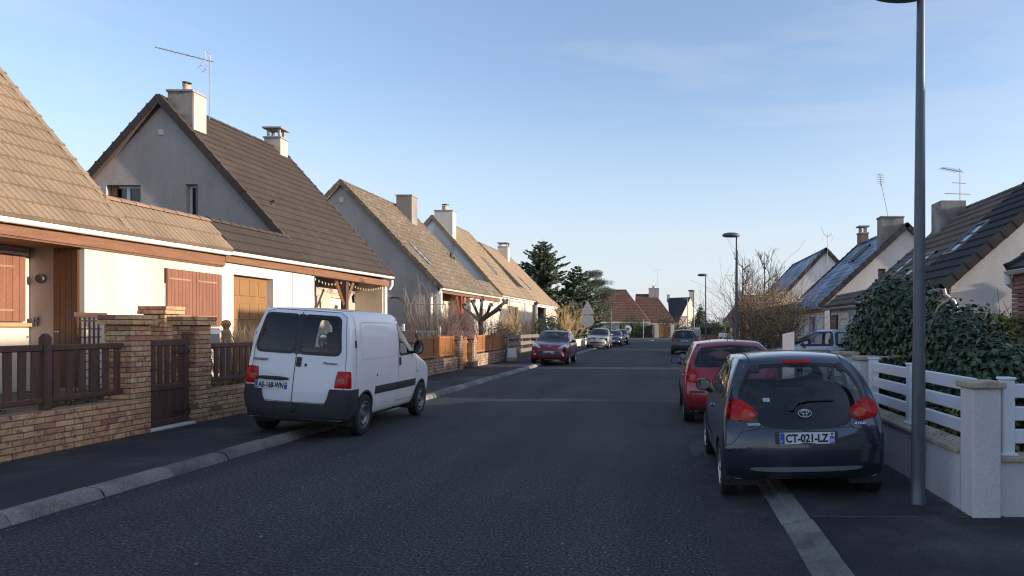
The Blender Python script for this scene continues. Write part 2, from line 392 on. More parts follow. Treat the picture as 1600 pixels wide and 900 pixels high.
def tile_shape(kind, w, l):
    b = MB()
    if kind == 'wave':
        pr = [(0, 0), (.10, .030), (.26, .040), (.50, .034), (.74, .040), (.90, .030)]; us = [w*.5*(k+a) for k in (0, 1) for a, _ in pr]+[w]; hs = [h for _ in (0, 1) for _, h in pr]+[0]; n = len(us)
        rows = [(-.004, -.02), (0, .052), (l, .004)]
    else:
        n = 3; us = [.003, w*.5, w-.003]; hs = [0, .004, 0]; rows = [(-.002, -.012), (0, .022), (l, .003)]
    vs = [(u, v, h*(1 if r else .6)+dz) for r, (v, dz) in enumerate(rows) for u, h in zip(us, hs)]
    fs = [(r*n+i, r*n+i+1, (r+1)*n+i+1, (r+1)*n+i) for r in range(2) for i in range(n-1)]
    b.add(vs, fs); return b

def lay_tiles(roof, O, U, V, lu, lv, kind, mat, indiv, w=.30, ex=.36):
    O, U, V = Vector(O), Vector(U).normalized(), Vector(V).normalized(); N = U.cross(V)
    if N.z < 0: N = -N
    nu, nv = max(1, round(lu/w)), max(1, round(lv/ex)); w, ex = lu/nu, lv/nv
    tb = tile_shape(kind, w, ex*1.14); me = tb.mesh('roof_tile', mat)
    spots = []
    for i in range(nu):
        for j in range(nv):
            p = O+U*(i*w)+V*(j*ex-.03)+N*(.028+rnd.uniform(-.003, .003)); c = p+U*w/2+V*ex/2
            spots.append((0 if in_frame(c, 0) else 1, c.length, p))
    spots.sort(key=lambda s: s[:2]); seen = [s for s in spots if s[0] == 0][:indiv]; rest = spots[len(seen):]
    for s in seen:
        a = rnd.uniform(-.012, .012); u2 = (U+V*a).normalized(); v2 = (V-U*a).normalized()
        inst('roof_tile', me, roof, basis(s[2], u2, v2, N))
    if rest:
        v0 = np.array(tb.v); A = np.array([list(U), list(V), list(N)]); loc = v0 @ A; k = len(v0); m = len(rest)
        pts = np.array([list(s[2]) for s in rest]); allv = (pts[:, None, :]+loc[None]).reshape(-1, 3)-np.array(list(wloc(roof)))
        fq = np.array(tb.f); allf = (np.arange(m)[:, None, None]*k+fq[None]).reshape(-1, fq.shape[1])
        mm = bpy.data.meshes.new('roof_tiling'); mm.from_pydata(allv.tolist(), [], allf.tolist()); mm.materials.append(mat)
        o = bpy.data.objects.new('roof_tiling', mm); o.parent = roof; COL.objects.link(o); o['kind'] = 'stuff'

def half_pipe(name, mat, r, l, n=8, flat=.75):
    b = MB(); vs = []
    for y, s in ((0, 1.06), (l, .95)):
        for q in range(n+1):
            a = math.pi*q/n; vs.append((-r*s*math.cos(a), y, r*s*flat*math.sin(a)))
    for q in range(n+1):
        a = math.pi*q/n; vs.append((-r*.85*math.cos(a), 0, r*.85*flat*math.sin(a)))
    m = n+1; fs = [(i, i+1, m+i+1, m+i) for i in range(n)]+[(2*m+i, 2*m+i+1, i+1, i) for i in range(n)]
    b.add(vs, fs); me = b.mesh(name, mat); return me

def run_pieces(parent, name, me, P0, P1, step, up, jit=.004):
    P0, P1 = Vector(P0), Vector(P1); d = P1-P0; n = max(1, round(d.length/step)); y = d.normalized()
    x = y.cross(Vector(up)).normalized(); z = x.cross(y); s = d.length/n
    for i in range(n):
        inst(name, me, parent, basis(P0+y*(i*s)+z*rnd.uniform(-jit, jit), x, y, z))

RISE = .012
def roof_side(house, side, Xe, Xr, ze, zr, Y0, Y1, mat, kind, indiv, verge=(True, True), ridge_mat=None, rise=0, ridge=True, w=.30, ex=.36, vmat=None):
    """one slope: slab, tiles, verge and ridge pieces; side -1 = left of the street"""
    zf = lambda y, z: z+rise*(y-Y0)
    run = abs(Xr-Xe); V = Vector((Xr-Xe, 0, zr-ze)); lv = V.length; V.normalize()
    U = Vector((0, 1, rise)).normalized(); N = U.cross(V)
    if N.z < 0: N = -N
    b = MB(); q = [Vector((Xe, Y0, ze)), Vector((Xe, Y1, zf(Y1, ze))), Vector((Xr, Y1, zf(Y1, zr))), Vector((Xr, Y0, zr))]
    b.add([p-N*.005 for p in q]+[p-N*.11 for p in q], [(0,1,2,3), (4,7,6,5), (0,4,5,1), (1,5,6,2), (2,6,7,3), (3,7,4,0)])
    rf = b.build('roof', M('roof_batten', (.09, .06, .045), .9), house)
    lay_tiles(rf, q[0], U, V, Y1-Y0, lv, kind, mat, indiv, w, ex)
    vm = vmat or mat
    # verge pieces
    vb = MB(); vb.box(-.05, .09, 0, .43, -.17, .035); vb.box(-.055, .10, 0, .06, -.175, .055); vme = vb.mesh('verge_tile', vm)
    for k, yy in enumerate((Y0, Y1)):
        if verge[k]:
            p = q[0] if k == 0 else q[1]; e = q[3] if k == 0 else q[2]; off = U*(-.05 if k == 0 else .0)+N*.04
            x = U if k == 0 else -U
            d = (e-p); n = max(1, round(d.length/.36)); s = d.length/n; y = d.normalized()
            for i in range(n): inst('verge_tile', vme, rf, basis(p+off+y*(i*s)+N*rnd.uniform(-.004, .004)+N*.03*(1-0), x, y, N))
    if ridge:
        rme = half_pipe('ridge_tile', ridge_mat or mat, .13, .42)
        run_pieces(rf, 'ridge_tile', rme, q[3]+Vector((0, -.03, .015)), q[2]+Vector((0, 0, .015)), .38, (0, 0, 1))
    return rf

def gutter(house, X, side, Y0, Y1, z0, z1, mat, brackets=.6, r=.075):
    b = MB(); n = 6; vs = []; fs = []
    for y, z in ((Y0, z0), (Y1, z1)):
        for rr in (r, r-.008):
            for q in range(n+1):
                a = math.pi+math.pi*q/n; vs.append((X+rr*math.cos(a), y, z+rr*math.sin(a)*1.0))
    m = n+1
    for q in range(n):
        fs += [(q, q+1, 2*m+q+1, 2*m+q), (m+q+1, m+q, 3*m+q, 3*m+q+1)]
    fs += [(0, 2*m, 3*m, m), (n, m+n, 3*m+n, 2*m+n)]
    for e in (0, 2*m): fs.append(tuple(e+i for i in range(m)))
    b.add(vs, fs)
    # rolled front lip
    b.tube([(X-side*r, Y0, z0), (X-side*r, Y1, z1)], .012, 6)
    g = b.build('gutter', mat, house); smooth_angle(g, 40)
    if brackets:
        cb = MB()
        vs = []
        for y in (-.02, .02):
            for q in range(n+1):
                a = math.pi+math.pi*q/n; vs.append(((r+.007)*math.cos(a), y, (r+.007)*math.sin(a)))
        cb.add(vs, [(q, q+1, m+q+1, m+q) for q in range(n)]); cme = cb.mesh('gutter_bracket', mat)
        k = int((Y1-Y0)/brackets)
        for i in range(k):
            y = Y0+.3+i*brackets; inst('gutter_bracket', cme, g, Matrix.Translation((X, y, z0+(z1-z0)*(y-Y0)/(Y1-Y0))))
    return g

def window(house, O, U, V, w, h, fmat, panes=2, sill=None, depth=.06, back=True, bars=0, gl=None):
    """framed window whose outer face lies on O,U,V"""
    O, U, V = Vector(O), Vector(U), Vector(V); N = U.cross(V)
    def bx(b, u0, u1, v0, v1, n0, n1):
        b.add([O+U*u+V*v+N*n for n in (n0, n1) for u, v in ((u0, v0), (u1, v0), (u1, v1), (u0, v1))],
              [(0,3,2,1), (4,5,6,7), (0,1,5,4), (1,2,6,5), (2,3,7,6), (3,0,4,7)])
    b = MB(); t = .06
    bx(b, 0, t, 0, h, -depth, 0); bx(b, w-t, w, 0, h, -depth, 0); bx(b, t, w-t, 0, t, -depth, 0); bx(b, t, w-t, h-t, h, -depth, 0)
    pw = (w-2*t)/panes
    for k in range(1, panes): bx(b, t+k*pw-.045, t+k*pw+.045, t, h-t, -depth+.002, -.002)
    for k in range(bars): zz = t+(h-2*t)*(k+1)/(bars+1); bx(b, t, w-t, zz-.012, zz+.012, -depth*.6, -.006)
    o = b.build('window', fmat, house)
    for k in range(panes):
        g = MB(); a = .045 if panes > 1 else 0
        bx(g, t+k*pw+(a if k else 0), t+(k+1)*pw-(a if k < panes-1 else 0), t, h-t, -depth*.7, -depth*.5)
        g.build('pane', gl or win_glass, o)
    if sill:
        s = MB(); bx(s, -.06, w+.06, -.06, -.003, -.03, sill); s.build('sill', M('sill_stone', (.5, .46, .4), .9, .1, 4, .2, 50), o)
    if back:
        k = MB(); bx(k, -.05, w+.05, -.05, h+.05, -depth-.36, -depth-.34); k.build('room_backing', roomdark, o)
    return o

def plank_panel(house, name, O, U, V, w, h, mat, planks, hinges=True, braces=True, indiv=True, th=.04, pname='plank'):
    """shutter leaf or door made of upright planks"""
    O, U, V = Vector(O), Vector(U), Vector(V); N = U.cross(V)
    def bx(b, u0, u1, v0, v1, n0, n1):
        b.add([O+U*u+V*v+N*n for n in (n0, n1) for u, v in ((u0, v0), (u1, v0), (u1, v1), (u0, v1))],
              [(0,3,2,1), (4,5,6,7), (0,1,5,4), (1,2,6,5), (2,3,7,6), (3,0,4,7)])
    b = MB(); bx(b, 0, w, 0, h, 0, th*.5); o = b.build(name, mat, house)
    pw = w/planks
    allp = MB()
    for k in range(planks):
        p = MB() if indiv else allp; bx(p, k*pw+.004, (k+1)*pw-.004, .0, h, th*.5, th+rnd.uniform(0, .003))
        if indiv: p.build(pname, mat, o)
    if not indiv: tag(allp.build(pname+'s', mat, o), kind='stuff')
    if hinges:
        for v in (.17*h, .83*h):
            g = MB(); bx(g, .03, w*.8, v-.018, v+.018, th+.002, th+.012); g.build('hinge', M('hinge_tan', (.30, .19, .10), .5, .1), o)
    return o

def chimney(house, x0, x1, y0, y1, z0, z1, mats, cap='slab', pot=None, mi_east=False):
    b = MB(); b.box(x0, x1, y0, y1, z0, z1)
    c = b.build('chimney', mats, house)
    if cap:
        s = MB(); s.bbox(x0-.04, x1+.04, y0-.04, y1+.04, z1-.0, z1+.07, .015); s.build('chimney_cap', M('cap_cement', (.30, .28, .25), .95, .2, 3, .3, 40), c)
    if cap == 'legs':
        s = MB(); h = .28
        for xx in (x0+.06, x1-.14):
            for yy in (y0+.06, y1-.14): s.box(xx, xx+.08, yy, yy+.08, z1+.07, z1+.07+h)
        s.bbox(x0-.06, x1+.06, y0-.06, y1+.06, z1+.07+h, z1+.14+h, .015)
        s.build('chimney_hood', M('cap_cement', (.30, .28, .25)), c)
    if pot:
        s = MB(); r, h = pot; cx, cy = (x0+x1)/2, (y0+y1)/2; zb = z1+.07
        s.lathe([(r*1.15, zb), (r, zb+.05), (r*.95, zb+h*.55), (r*1.1, zb+h*.6), (r*1.1, zb+h*.68), (r*.7, zb+h*.68), (r*.7, zb)], 14, (cx, cy, 0))
        s.build('chimney_pot', M('pot_clay', (.42, .33, .25), .85, .2, 6), c, smooth=False)
        s = MB()
        for q in range(4): a = q*math.pi/2+.5; s.tube([(cx+r*.9*math.cos(a), cy+r*.9*math.sin(a), zb+h*.65), (cx+r*.9*math.cos(a), cy+r*.9*math.sin(a), zb+h*.9)], .015, 5)
        s.lathe([(0, zb+h*1.0), (r*1.1, zb+h*.94), (r*1.1, zb+h*.88), (0, zb+h*.88)], 14, (cx, cy, 0))
        s.build('cowl', M('cowl_zinc', (.12, .12, .12), .5, .1, 4), c)
    return c

def wallp(house, mat, outline, holes, th, O, U, V, name='wall'):
    b = MB(); b.slab(outline, holes, th, O, U, V); return b.build(name, mat, house)
def rect(u0, u1, v0, v1): return [(u0, v0), (u1, v0), (u1, v1), (u0, v1)]

def gable(house, side, Y, near, Xe, Xr, ze, zr, zb, mat, holes=(), inset=.225, th=.28, rise_off=0, xcut=None):
    """gable wall across the street direction; holes given in (X,z)"""
    t = (zr-ze)/abs(Xr-Xe); Xb = 2*Xr-Xe; s = 1 if Xr > Xe else -1
    xf, xb = Xe+s*inset, Xb-s*inset; drop = .13
    pts = [(xf, zb), (xf, ze+t*inset-drop), (Xr, zr-drop), (xb, ze+t*inset-drop), (xb, zb)]
    # outward normal -Y for the near gable: U=+X, V=+Z gives N = X x Z = -Y
    if near: wallp(house, mat, [(p[0], p[1]+rise_off) for p in pts], [rect(*h) for h in holes], th, (0, Y, 0), (1, 0, 0), (0, 0, 1), 'gable_wall')
    else: wallp(house, mat, [(-p[0], p[1]+rise_off) for p in pts], [], th, (0, Y, 0), (-1, 0, 0), (0, 0, 1), 'gable_wall')

UL, VZ = Vector((0, -1, 0)), Vector((0, 0, 1))      # left-hand facades face +X: U = -Y ... see fl()
def fl(y, z, X): return Vector((X, y, z))
# facade facing +X: U = +Y, V = +Z gives N = Y x Z = +X ; facade facing -X: U = -Y
UY = Vector((0, 1, 0)); UYm = Vector((0, -1, 0))

def skylight(house, P, U, V, w, h):
    P, U, V = Vector(P), Vector(U).normalized(), Vector(V).normalized(); N = U.cross(V)
    if N.z < 0: N = -N
    M4 = basis(P, U, V, N); b = MB()
    for a in ((-w/2, -h/2, w/2, -h/2), (w/2, -h/2, w/2, h/2), (w/2, h/2, -w/2, h/2), (-w/2, h/2, -w/2, -h/2)):
        p, q = Vector((a[0], a[1], .07)), Vector((a[2], a[3], .07)); d = q-p; m = M4 @ Matrix.Translation((p+q)/2)
        b.obox(m, max(abs(d.x), .0)+.08, max(abs(d.y), .0)+.08, .14+.001*a[0])
    o = b.build('skylight', M('skylight_frame', (.17, .16, .15), .5, .1), house)
    g = MB(); g.obox(M4 @ Matrix.Translation((0, 0, .095)), w-.06, h-.06, .02); g.build('pane', M('skylight_glass', (.25, .29, .33), .06, .05, spec=.9), o)

# ------------------------------------------------------------------ left 1: tan tiled house in the foreground
h1 = thing('house', 'cream house with big tan tiled roof and white gutter, nearest on the left', 'house', (-12.5, 10, .55), group='houses along the left side of the street')
t1 = 1.225; H1Z = 3.405; e1 = lambda y: H1Z+RISE*(y-8.0)
rf = roof_side(h1, -1, -10.3, -14.6, e1(6.2), e1(6.2)+4.3*t1, 6.2, 13.55, tile_tan, 'wave', 300, (False, True), ridge_tan, RISE)
roof_side(h1, -1, -18.9, -14.6, e1(6.2), e1(6.2)+4.3*t1, 6.2, 13.55, tile_tan, 'flat', 0, (False, False), None, RISE, ridge=False)
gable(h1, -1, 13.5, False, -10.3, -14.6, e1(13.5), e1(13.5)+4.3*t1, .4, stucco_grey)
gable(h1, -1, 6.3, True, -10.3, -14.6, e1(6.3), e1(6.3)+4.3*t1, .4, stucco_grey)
# garage front strip of tiles
rg = roof_side(h1, -1, -10.3, -10.86, e1(13.55), e1(13.55)+.56*t1, 13.56, 16.7, tile_tan, 'wave', 30, (False, False), ridge_tan, RISE)
b = MB(); b.box(-16, -10.9, 13.58, 16.7, 3.72, 3.84); b.build('flat_roof', slate, h1)
# facade (sunlit) with shuttered window
wallp(h1, stucco_cream, rect(12.75, 16.7, .4, 3.30), [rect(14.78, 16.62, 1.72, 2.95)], .25, (-10.5, 0, 0), UY, VZ)
wallp(h1, stucco_grey, rect(-11.5, -10.76, .4, 3.30), [], .10, (0, 12.76, 0), (1, 0, 0), VZ)
wallp(h1, stucco_cream, rect(6.3, 12.86, .4, 3.30), [rect(11.35, 12.62, 1.78, 2.98)], .25, (-11.5, 0, 0), UY, VZ)
for (yy, ww, X) in ((11.36, 1.25, -11.48), (14.80, .90, -10.485), (15.71, .90, -10.485)):
    plank_panel(h1, 'shutter', (X, yy, 1.74 if X > -11 else 1.80), UY, VZ, ww, 1.20 if X > -11 else 1.16, wood_red, 8 if ww < 1 else 10)
b = MB(); b.box(-11.56, -11.40, 11.25, 12.70, 1.71, 1.775); b.build('sill', M('sill_wood', (.45, .25, .10), .7, .1), h1)
b = MB(); b.box(-11.5, -11.44, 11.30, 12.68, 2.985, 3.03); b.build('lintel', white_paint, h1)
dr = plank_panel(h1, 'door', (-11.03, 12.75, .62), (1, 0, 0), VZ, .44, 2.52, wood_door, 4, hinges=False)
b = MB(); b.tube([(-10.98, 12.70, 1.62), (-10.98, 12.66, 1.62), (-10.90, 12.66, 1.62)], .012, 6); b.build('handle', galv, dr)
b = MB(); b.lathe([(.0, -.05), (.07, -.04), (.085, -.0), (.085, .02)], 14, (-11.28, 12.73, 2.58), 'Y'); b.build('wall_lamp', black_metal, h1)
b = MB(); b.box(-11.36, -11.34, 12.69, 12.755, 1.72, 1.88); b.box(-11.38, -11.32, 12.70, 12.73, 1.80, 1.83); b.build('shutter_catch', black_metal, h1)
b = MB(); b.box(-10.44, -10.41, 6.2, 16.7, 3.165, 3.38); b.box(-10.47, -10.44, 6.2, 16.7, 3.15, 3.20); b.build('fascia', wood_fascia, h1)
b = MB(); b.box(-11.5, -10.45, 6.2, 16.69, 3.13, 3.15); b.build('soffit', wood_fascia, h1)
gutter(h1, -10.32, -1, 6.2, 16.7, e1(6.2)-.03, e1(16.7)-.03, gutter_w, .75)

# ------------------------------------------------------------------ left 2: brown tiled house with tall chimney and porch
h2 = thing('house', 'grey gabled house with dark brown roof, stained chimney and porch hung with bulbs', 'house', (-14, 23, .55), group='houses along the left side of the street')
t2 = 1.127; e2 = lambda y: e1(y)+.02
zr2 = e2(20.2)+4.17*t2
roof_side(h2, -1, -10.3, -14.47, e2(20.2), zr2, 20.2, 26.6, tile_brown, 'wave', 300, (True, True), tile_brown, RISE, w=.27, ex=.31)
roof_side(h2, -1, -18.64, -14.47, e2(20.2), zr2, 20.2, 26.6, tile_brown, 'flat', 0, (True, False), None, RISE, ridge=False)
GZ = (-16.07, -15.08, 4.85, 5.81); GZ2 = (-13.79, -13.43, 4.93, 5.83)
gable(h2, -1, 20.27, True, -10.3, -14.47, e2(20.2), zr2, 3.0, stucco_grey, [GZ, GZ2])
gable(h2, -1, 26.55, False, -10.3, -14.47, e2(26.5), e2(26.5)+4.17*t2, .4, stucco_beige)
window(h2, (GZ[0]+.005, 20.46, GZ[2]), (1, 0, 0), VZ, GZ[1]-GZ[0]-.01, GZ[3]-GZ[2]-.005, white_paint, 2, .2)
w2 = window(h2, (GZ2[0]+.005, 20.46, GZ2[2]), (1, 0, 0), VZ, GZ2[1]-GZ2[0]-.01, GZ2[3]-GZ2[2]-.005, white_paint, 1, .25)
b = MB(); b.box(-16.02, -15.86, 20.40, 20.44, 4.9, 5.79); b.build('folded_shutter', wood_red, h2)
b = MB(); b.bbox(-14.57, -14.41, 20.24, 20.28, 7.24, 7.40, .01); b.build('gable_vent', stucco_pale, h2)
b = MB(); b.tube([(-13.5, 20.44, 5.75), (-13.52, 20.43, 5.3), (-13.48, 20.43, 5.05), (-13.56, 20.42, 4.97)], .008, 5); b.build('window_cable', black_metal, h2)
ch = chimney(h2, -14.32, -13.6, 20.30, 20.88, 7.0, 8.5, chim_stain, 'slab', (.11, .32))
b = MB(); b.box(-13.598, -13.575, 20.31, 20.87, 7.0, 8.49); b.build('sunlit_face', chim_pale, ch)  # paler slab beside the stained faces: sunlight on this side put into the colour
chimney(h2, -14.72, -14.12, 25.9, 26.4, 8.0, 8.68, chim_pale, 'legs')
vb = MB(); vb.tube([(-11.8, 21.1, 5.1), (-11.75, 21.1, 5.42)], .05, 8); vb.tube([(-11.9, 21.25, 5.2), (-11.86, 21.25, 5.48), (-11.76, 21.25, 5.54)], .045, 8); vb.build('roof_vent', tile_brown, h2)
roof_side(h2, -1, -10.3, -10.86, e2(16.7), e2(16.7)+.56*t1, 16.71, 20.2, tile_brown, 'wave', 0, (False, False), tile_brown, RISE, w=.27, ex=.31)
b = MB(); b.box(-16, -10.9, 16.72, 20.26, 3.78, 3.90); b.build('flat_roof', slate, h2)
wallp(h2, stucco_white, rect(16.71, 21.12, .4, 3.42), [rect(17.16, 18.9, .5, 3.0)], .25, (-10.5, 0, 0), UY, VZ)
wallp(h2, stucco_beige, rect(-11.5, -10.75, .4, 3.42), [], .2, (0, -21.11, 0), (1, 0, 0), VZ) if False else None
b = MB(); b.box(-11.55, -10.752, 20.95, 21.118, .4, 3.42); b.build('wall', stucco_white, h2)
b = MB(); b.box(-10.503, -10.488, 19.86, 19.875, .4, 3.40); b.build('wall_joint', stucco_grey, h2)
# garage door with pressed panels
b = MB(); b.box(-10.74, -10.68, 17.16, 18.9, .5, 3.0); gd = b.build('garage_door', wood_garage, h2)
for i in range(4):
    for j in range(4):
        y0, z0 = 17.22+i*.42, .62+j*.6
        p = MB(); p.bbox(-10.685, -10.662, y0+.05, y0+.37, z0+.08, z0+.50, .018); p.build('door_panel', wood_garage, gd)
# porch: back wall, doors, post with braces, end wall
BW = -11.55
wallp(h2, stucco_beige, rect(21.1, 26.4, .4, 3.5), [rect(21.35, 22.25, .55, 2.72), rect(24.35, 25.45, .55, 2.75)], .2, (BW, 0, 0), UY, VZ)
plank_panel(h2, 'door', (BW-.12, 21.37, .56), UY, VZ, .86, 2.14, M('door_orange', (.32, .11, .03), .5, .1), 3, hinges=False)
dd = plank_panel(h2, 'door', (BW-.10, 24.37, .56), UY, VZ, 1.06, 2.17, M('door_pale', (.72, .66, .55), .5, .05), 1, hinges=False)
b = MB(); b.box(BW-.055, BW-.045, 24.8, 25.0, 1.0, 2.5); b.build('door_light', wood_door, dd)
b = MB(); b.box(BW, BW+.04, 22.75, 23.35, .55, 2.75); b.build('pale_panel', stucco_white, h2)
b = MB(); b.box(BW-.01, BW+.03, 21.22, 21.36, .55, 2.80); b.box(BW-.01, BW+.03, 22.26, 22.36, .55, 2.80); b.box(BW-.01, BW+.03, 21.36, 22.26, 2.71, 2.82); b.build('door_frame', white_paint, h2)
b = MB(); b.box(-11.6, -10.49, 26.36, 26.56, .4, 3.5); b.build('wall', stucco_beige, h2)
b = MB(); b.box(-10.49, -10.46, 26.36, 26.58, .4, 3.42); b.build('sunlit_wall_edge', stucco_white, h2)  # white strip on the beige end wall: its sunlit front edge painted in
pst = MB(); pst.box(-10.62, -10.44, 23.1, 23.28, .5, 3.22); ps = pst.build('porch_post', wood_dark, h2)
for s in (-1, 1):
    q = MB(); q.tube([(-10.53, 23.19+s*.05, 2.45), (-10.53, 23.19+s*.62, 3.2)], .055, 4); q.build('brace', wood_fascia, ps)
b = MB(); b.box(-10.62, -10.40, 20.9, 26.62, 3.26, 3.47); b.build('porch_beam', wood_fascia, h2)
b = MB(); b.box(-10.44, -10.39, 16.71, 26.62, 3.28, 3.50) if False else b.box(-10.44, -10.405, 16.71, 20.89, 3.265, 3.48); b.build('fascia', wood_fascia, h2)
b = MB(); b.box(-11.55, -10.63, 21.1, 26.36, 3.44, 3.46); b.build('soffit', wood_fascia, h2)
gutter(h2, -10.32, -1, 16.71, 26.75, e2(16.7)-.03, e2(26.75)-.03, gutter_w, 0)
b = MB(); b.tube([(-10.32, 26.68, 3.5), (-10.32, 26.68, 3.3), (-10.42, 26.68, 3.15)], .05, 8); b.build('downpipe', gutter_w, h2)
# wall lantern is hung from the post
ln = thing('lantern', 'small black glazed lantern hanging from the porch post of the brown-roofed house', 'lantern', (-10.38, 23.55, 2.55))
b = MB(); b.lathe([(.01, 2.85), (.07, 2.76), (.085, 2.74), (.06, 2.55), (.03, 2.53)], 6, (-10.38, 23.55, 0)); b.build('lantern_frame', black_metal, ln)
b = MB(); b.tube([(-10.44, 23.3, 2.95), (-10.38, 23.45, 2.98), (-10.38, 23.55, 2.85)], .01, 5); b.build('bracket', black_metal, ln)
# string of bulbs
def light_string(y0, y1, z, sag, nb, x=-10.56):
    pts = [(x, y0+(y1-y0)*q/24, z-sag*4*(q/24)*(1-q/24)) for q in range(25)]
    st = thing('bulb_string', 'string of small white bulbs sagging under the porch eave, %s the post' % ('left of' if y0 < 23 else 'right of'), 'string lights', pts[0], group='bulb strings in the porch')
    MB().tube(pts, .006, 4).build('cable', black_metal, st)
    bb = MB(); bb.lathe([(0, -.06), (.015, -.035), (.017, -.015), (.009, .01), (.012, .03), (0, .03)], 8); me = bb.mesh('bulb', M('bulb_white', (.62, .60, .56), .3, .02))
    for q in range(nb):
        t = (q+.5)/nb; inst('bulb', me, st, Matrix.Translation((x, y0+(y1-y0)*t, z-sag*4*t*(1-t)-.02)))
light_string(21.2, 23.1, 3.22, .12, 9); light_string(23.3, 26.3, 3.24, .16, 14)

# ------------------------------------------------------------------ left 3 - 5
def left_house(lab, Y0, Y1, Yend, Xr, ze, zr, tm, wallm, frontm, rise=.006, tk='wave'):
    h = thing('house', lab, 'house', (-14, (Y0+Y1)/2, .55), group='houses along the left side of the street')
    roof_side(h, -1, -10.3, Xr, ze, zr, Y0, Y1, tm, tk, 0, (True, True), tm, rise, w=.33, ex=.42 if Y0 > 40 else .36)
    roof_side(h, -1, 2*Xr+10.3, Xr, ze, zr, Y0, Y1, tm, 'flat', 0, (True, False), tm, rise, ridge=False)
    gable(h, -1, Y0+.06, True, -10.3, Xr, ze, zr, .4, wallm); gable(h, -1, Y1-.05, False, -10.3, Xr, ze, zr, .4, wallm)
    zE = ze+rise*(Yend-Y0)
    if Yend > Y1:
        t = (zr-ze)/abs(Xr+10.3)
        roof_side(h, -1, -10.3, -11.1, ze+rise*(Y1-Y0), ze+rise*(Y1-Y0)+.8*t, Y1+.01, Yend, tm, tk, 0, (False, False), tm, rise)
        b = MB(); b.box(-16, -11.15, Y1+.02, Yend, ze+.45, ze+.6); b.build('flat_roof', slate, h)
    gutter(h, -10.32, -1, Y0-.05, Yend, ze-.03, zE-.03, gutter_w, 0)
    b = MB(); b.box(-10.44, -10.40, Y0, Yend, ze-.22, ze-.02); b.build('fascia', gutter_w if Y0 > 40 else wood_fascia, h)
    return h
h3 = left_house('grey gabled house with lichen-speckled tan roof and a chimney behind the ridge', 32.6, 41.3, 44.55, -14.97, 3.56, 8.45, tile_lichen, stucco_grey, stucco_white)
b = MB(); b.bbox(-15.07, -14.87, 32.60, 32.67, 7.5, 7.75, .01); b.build('gable_vent', stucco_pale, h3)
chimney(h3, -14.7, -13.85, 38.6, 39.5, 6.6, 8.95, M('chimney_dun', (.235, .205, .185), .93, .15, 1, .2, 60, .4, 80), 'slab')
Vs = Vector((-4.67, 0, 4.89)); 
def on_left(y, x, ze, zr, Xr): return Vector((x, y, ze+(zr-ze)*(-10.3-x)/(-10.3-Xr)))
skylight(h3, on_left(34.2, -11.85, 3.56, 8.45, -14.97), (0, 1, 0), Vs, .75, 1.35)
b = MB(); b.tube([(-12.2, 40.2, 5.5), (-12.15, 40.2, 6.0)], .09, 8); b.tube([(-12.2, 40.7, 5.5), (-12.15, 40.7, 5.8)], .08, 8); b.build('roof_vent', tile_brown, h3)
wallp(h3, stucco_beige, rect(32.7, 38.0, .4, 3.5), [rect(33.2, 34.2, .55, 2.8)], .2, (-11.6, 0, 0), UY, VZ)
plank_panel(h3, 'door', (-11.7, 33.22, .56), UY, VZ, .96, 2.2, M('door_ochre', (.40, .28, .12), .5, .1), 3, hinges=False, indiv=False)
b = MB(); b.box(-11.6, -11.56, 33.08, 33.2, .55, 2.92); b.box(-11.6, -11.56, 34.2, 34.32, .55, 2.92); b.box(-11.6, -11.56, 33.2, 34.2, 2.8, 2.92); b.build('door_frame', white_paint, h3)
wallp(h3, stucco_white, rect(38.0, 44.55, .4, 3.5), [rect(40.0, 41.4, 1.4, 2.8)], .2, (-10.5, 0, 0), UY, VZ)
b = MB(); b.box(-11.6, -10.71, 37.9, 38.1, .4, 3.5); b.build('wall', stucco_beige, h3)
window(h3, (-10.6, 40.01, 1.41), UY, VZ, 1.38, 1.38, wood_red, 2)
b = MB(); b.box(-10.55, -10.35, 32.62, 32.82, .4, 3.4); b.box(-10.8, -10.72, 32.52, 32.60, .4, 3.3); b.build('corner_post', gutter_w, h3)
b = MB(); b.box(-10.55, -10.40, 36.1, 36.28, .5, 3.35); p3 = b.build('porch_post', post_red, h3)
for s in (-1, 1): MB().tube([(-10.47, 36.19+s*.05, 2.2), (-10.47, 36.19+s*.75, 3.3)], .06, 4).build('brace', post_red, p3)
MB().tube([(-10.32, 32.55, 3.5), (-10.4, 32.5, 3.3), (-10.75, 32.5, 3.15), (-10.78, 32.5, 2.9), (-10.78, 32.5, .5)], .05, 8).build('downpipe', gutter_g, h3)

h4 = left_house('white gabled house with sand-tan roof and white chimney on its gable', 44.6, 52.7, 56, -14.7, 3.78, 8.75, tile_tan2, stucco_bright, stucco_cream)
c4 = chimney(h4, -14.55, -13.4, 44.56, 45.3, 6.4, 9.1, stucco_white, 'slab', (.2, .45))
b = MB(); b.box(-14.75, -14.55, 44.6, 44.66, 6.9, 7.05); b.build('gable_vent', roomdark, h4)
skylight(h4, on_left(48.8, -12.15, 3.82, 8.75, -14.7), (0, 1, 0), (-4.4, 0, 4.97), .7, 1.5)
wallp(h4, stucco_cream, rect(44.6, 56, .4, 3.7), [rect(47.2, 50.6, .9, 3.2)], .2, (-10.5, 0, 0), UY, VZ)
window(h4, (-10.6, 47.21, .92), UY, VZ, 3.38, 2.26, wood_red, 3)
b = MB(); b.box(-10.5, -10.35, 52.55, 52.8, .4, 3.7); b.build('corner_post', gutter_w, h4)
h5 = left_house('beige gabled house with sand-tan roof, farthest of the row before the spruces', 57.2, 67.8, 69, -15.1, 3.68, 8.6, tile_tan2, stucco_beige, stucco_cream)
chimney(h5, -15.0, -14.1, 63.4, 64.3, 7.6, 9.0, stucco_cream, 'legs')
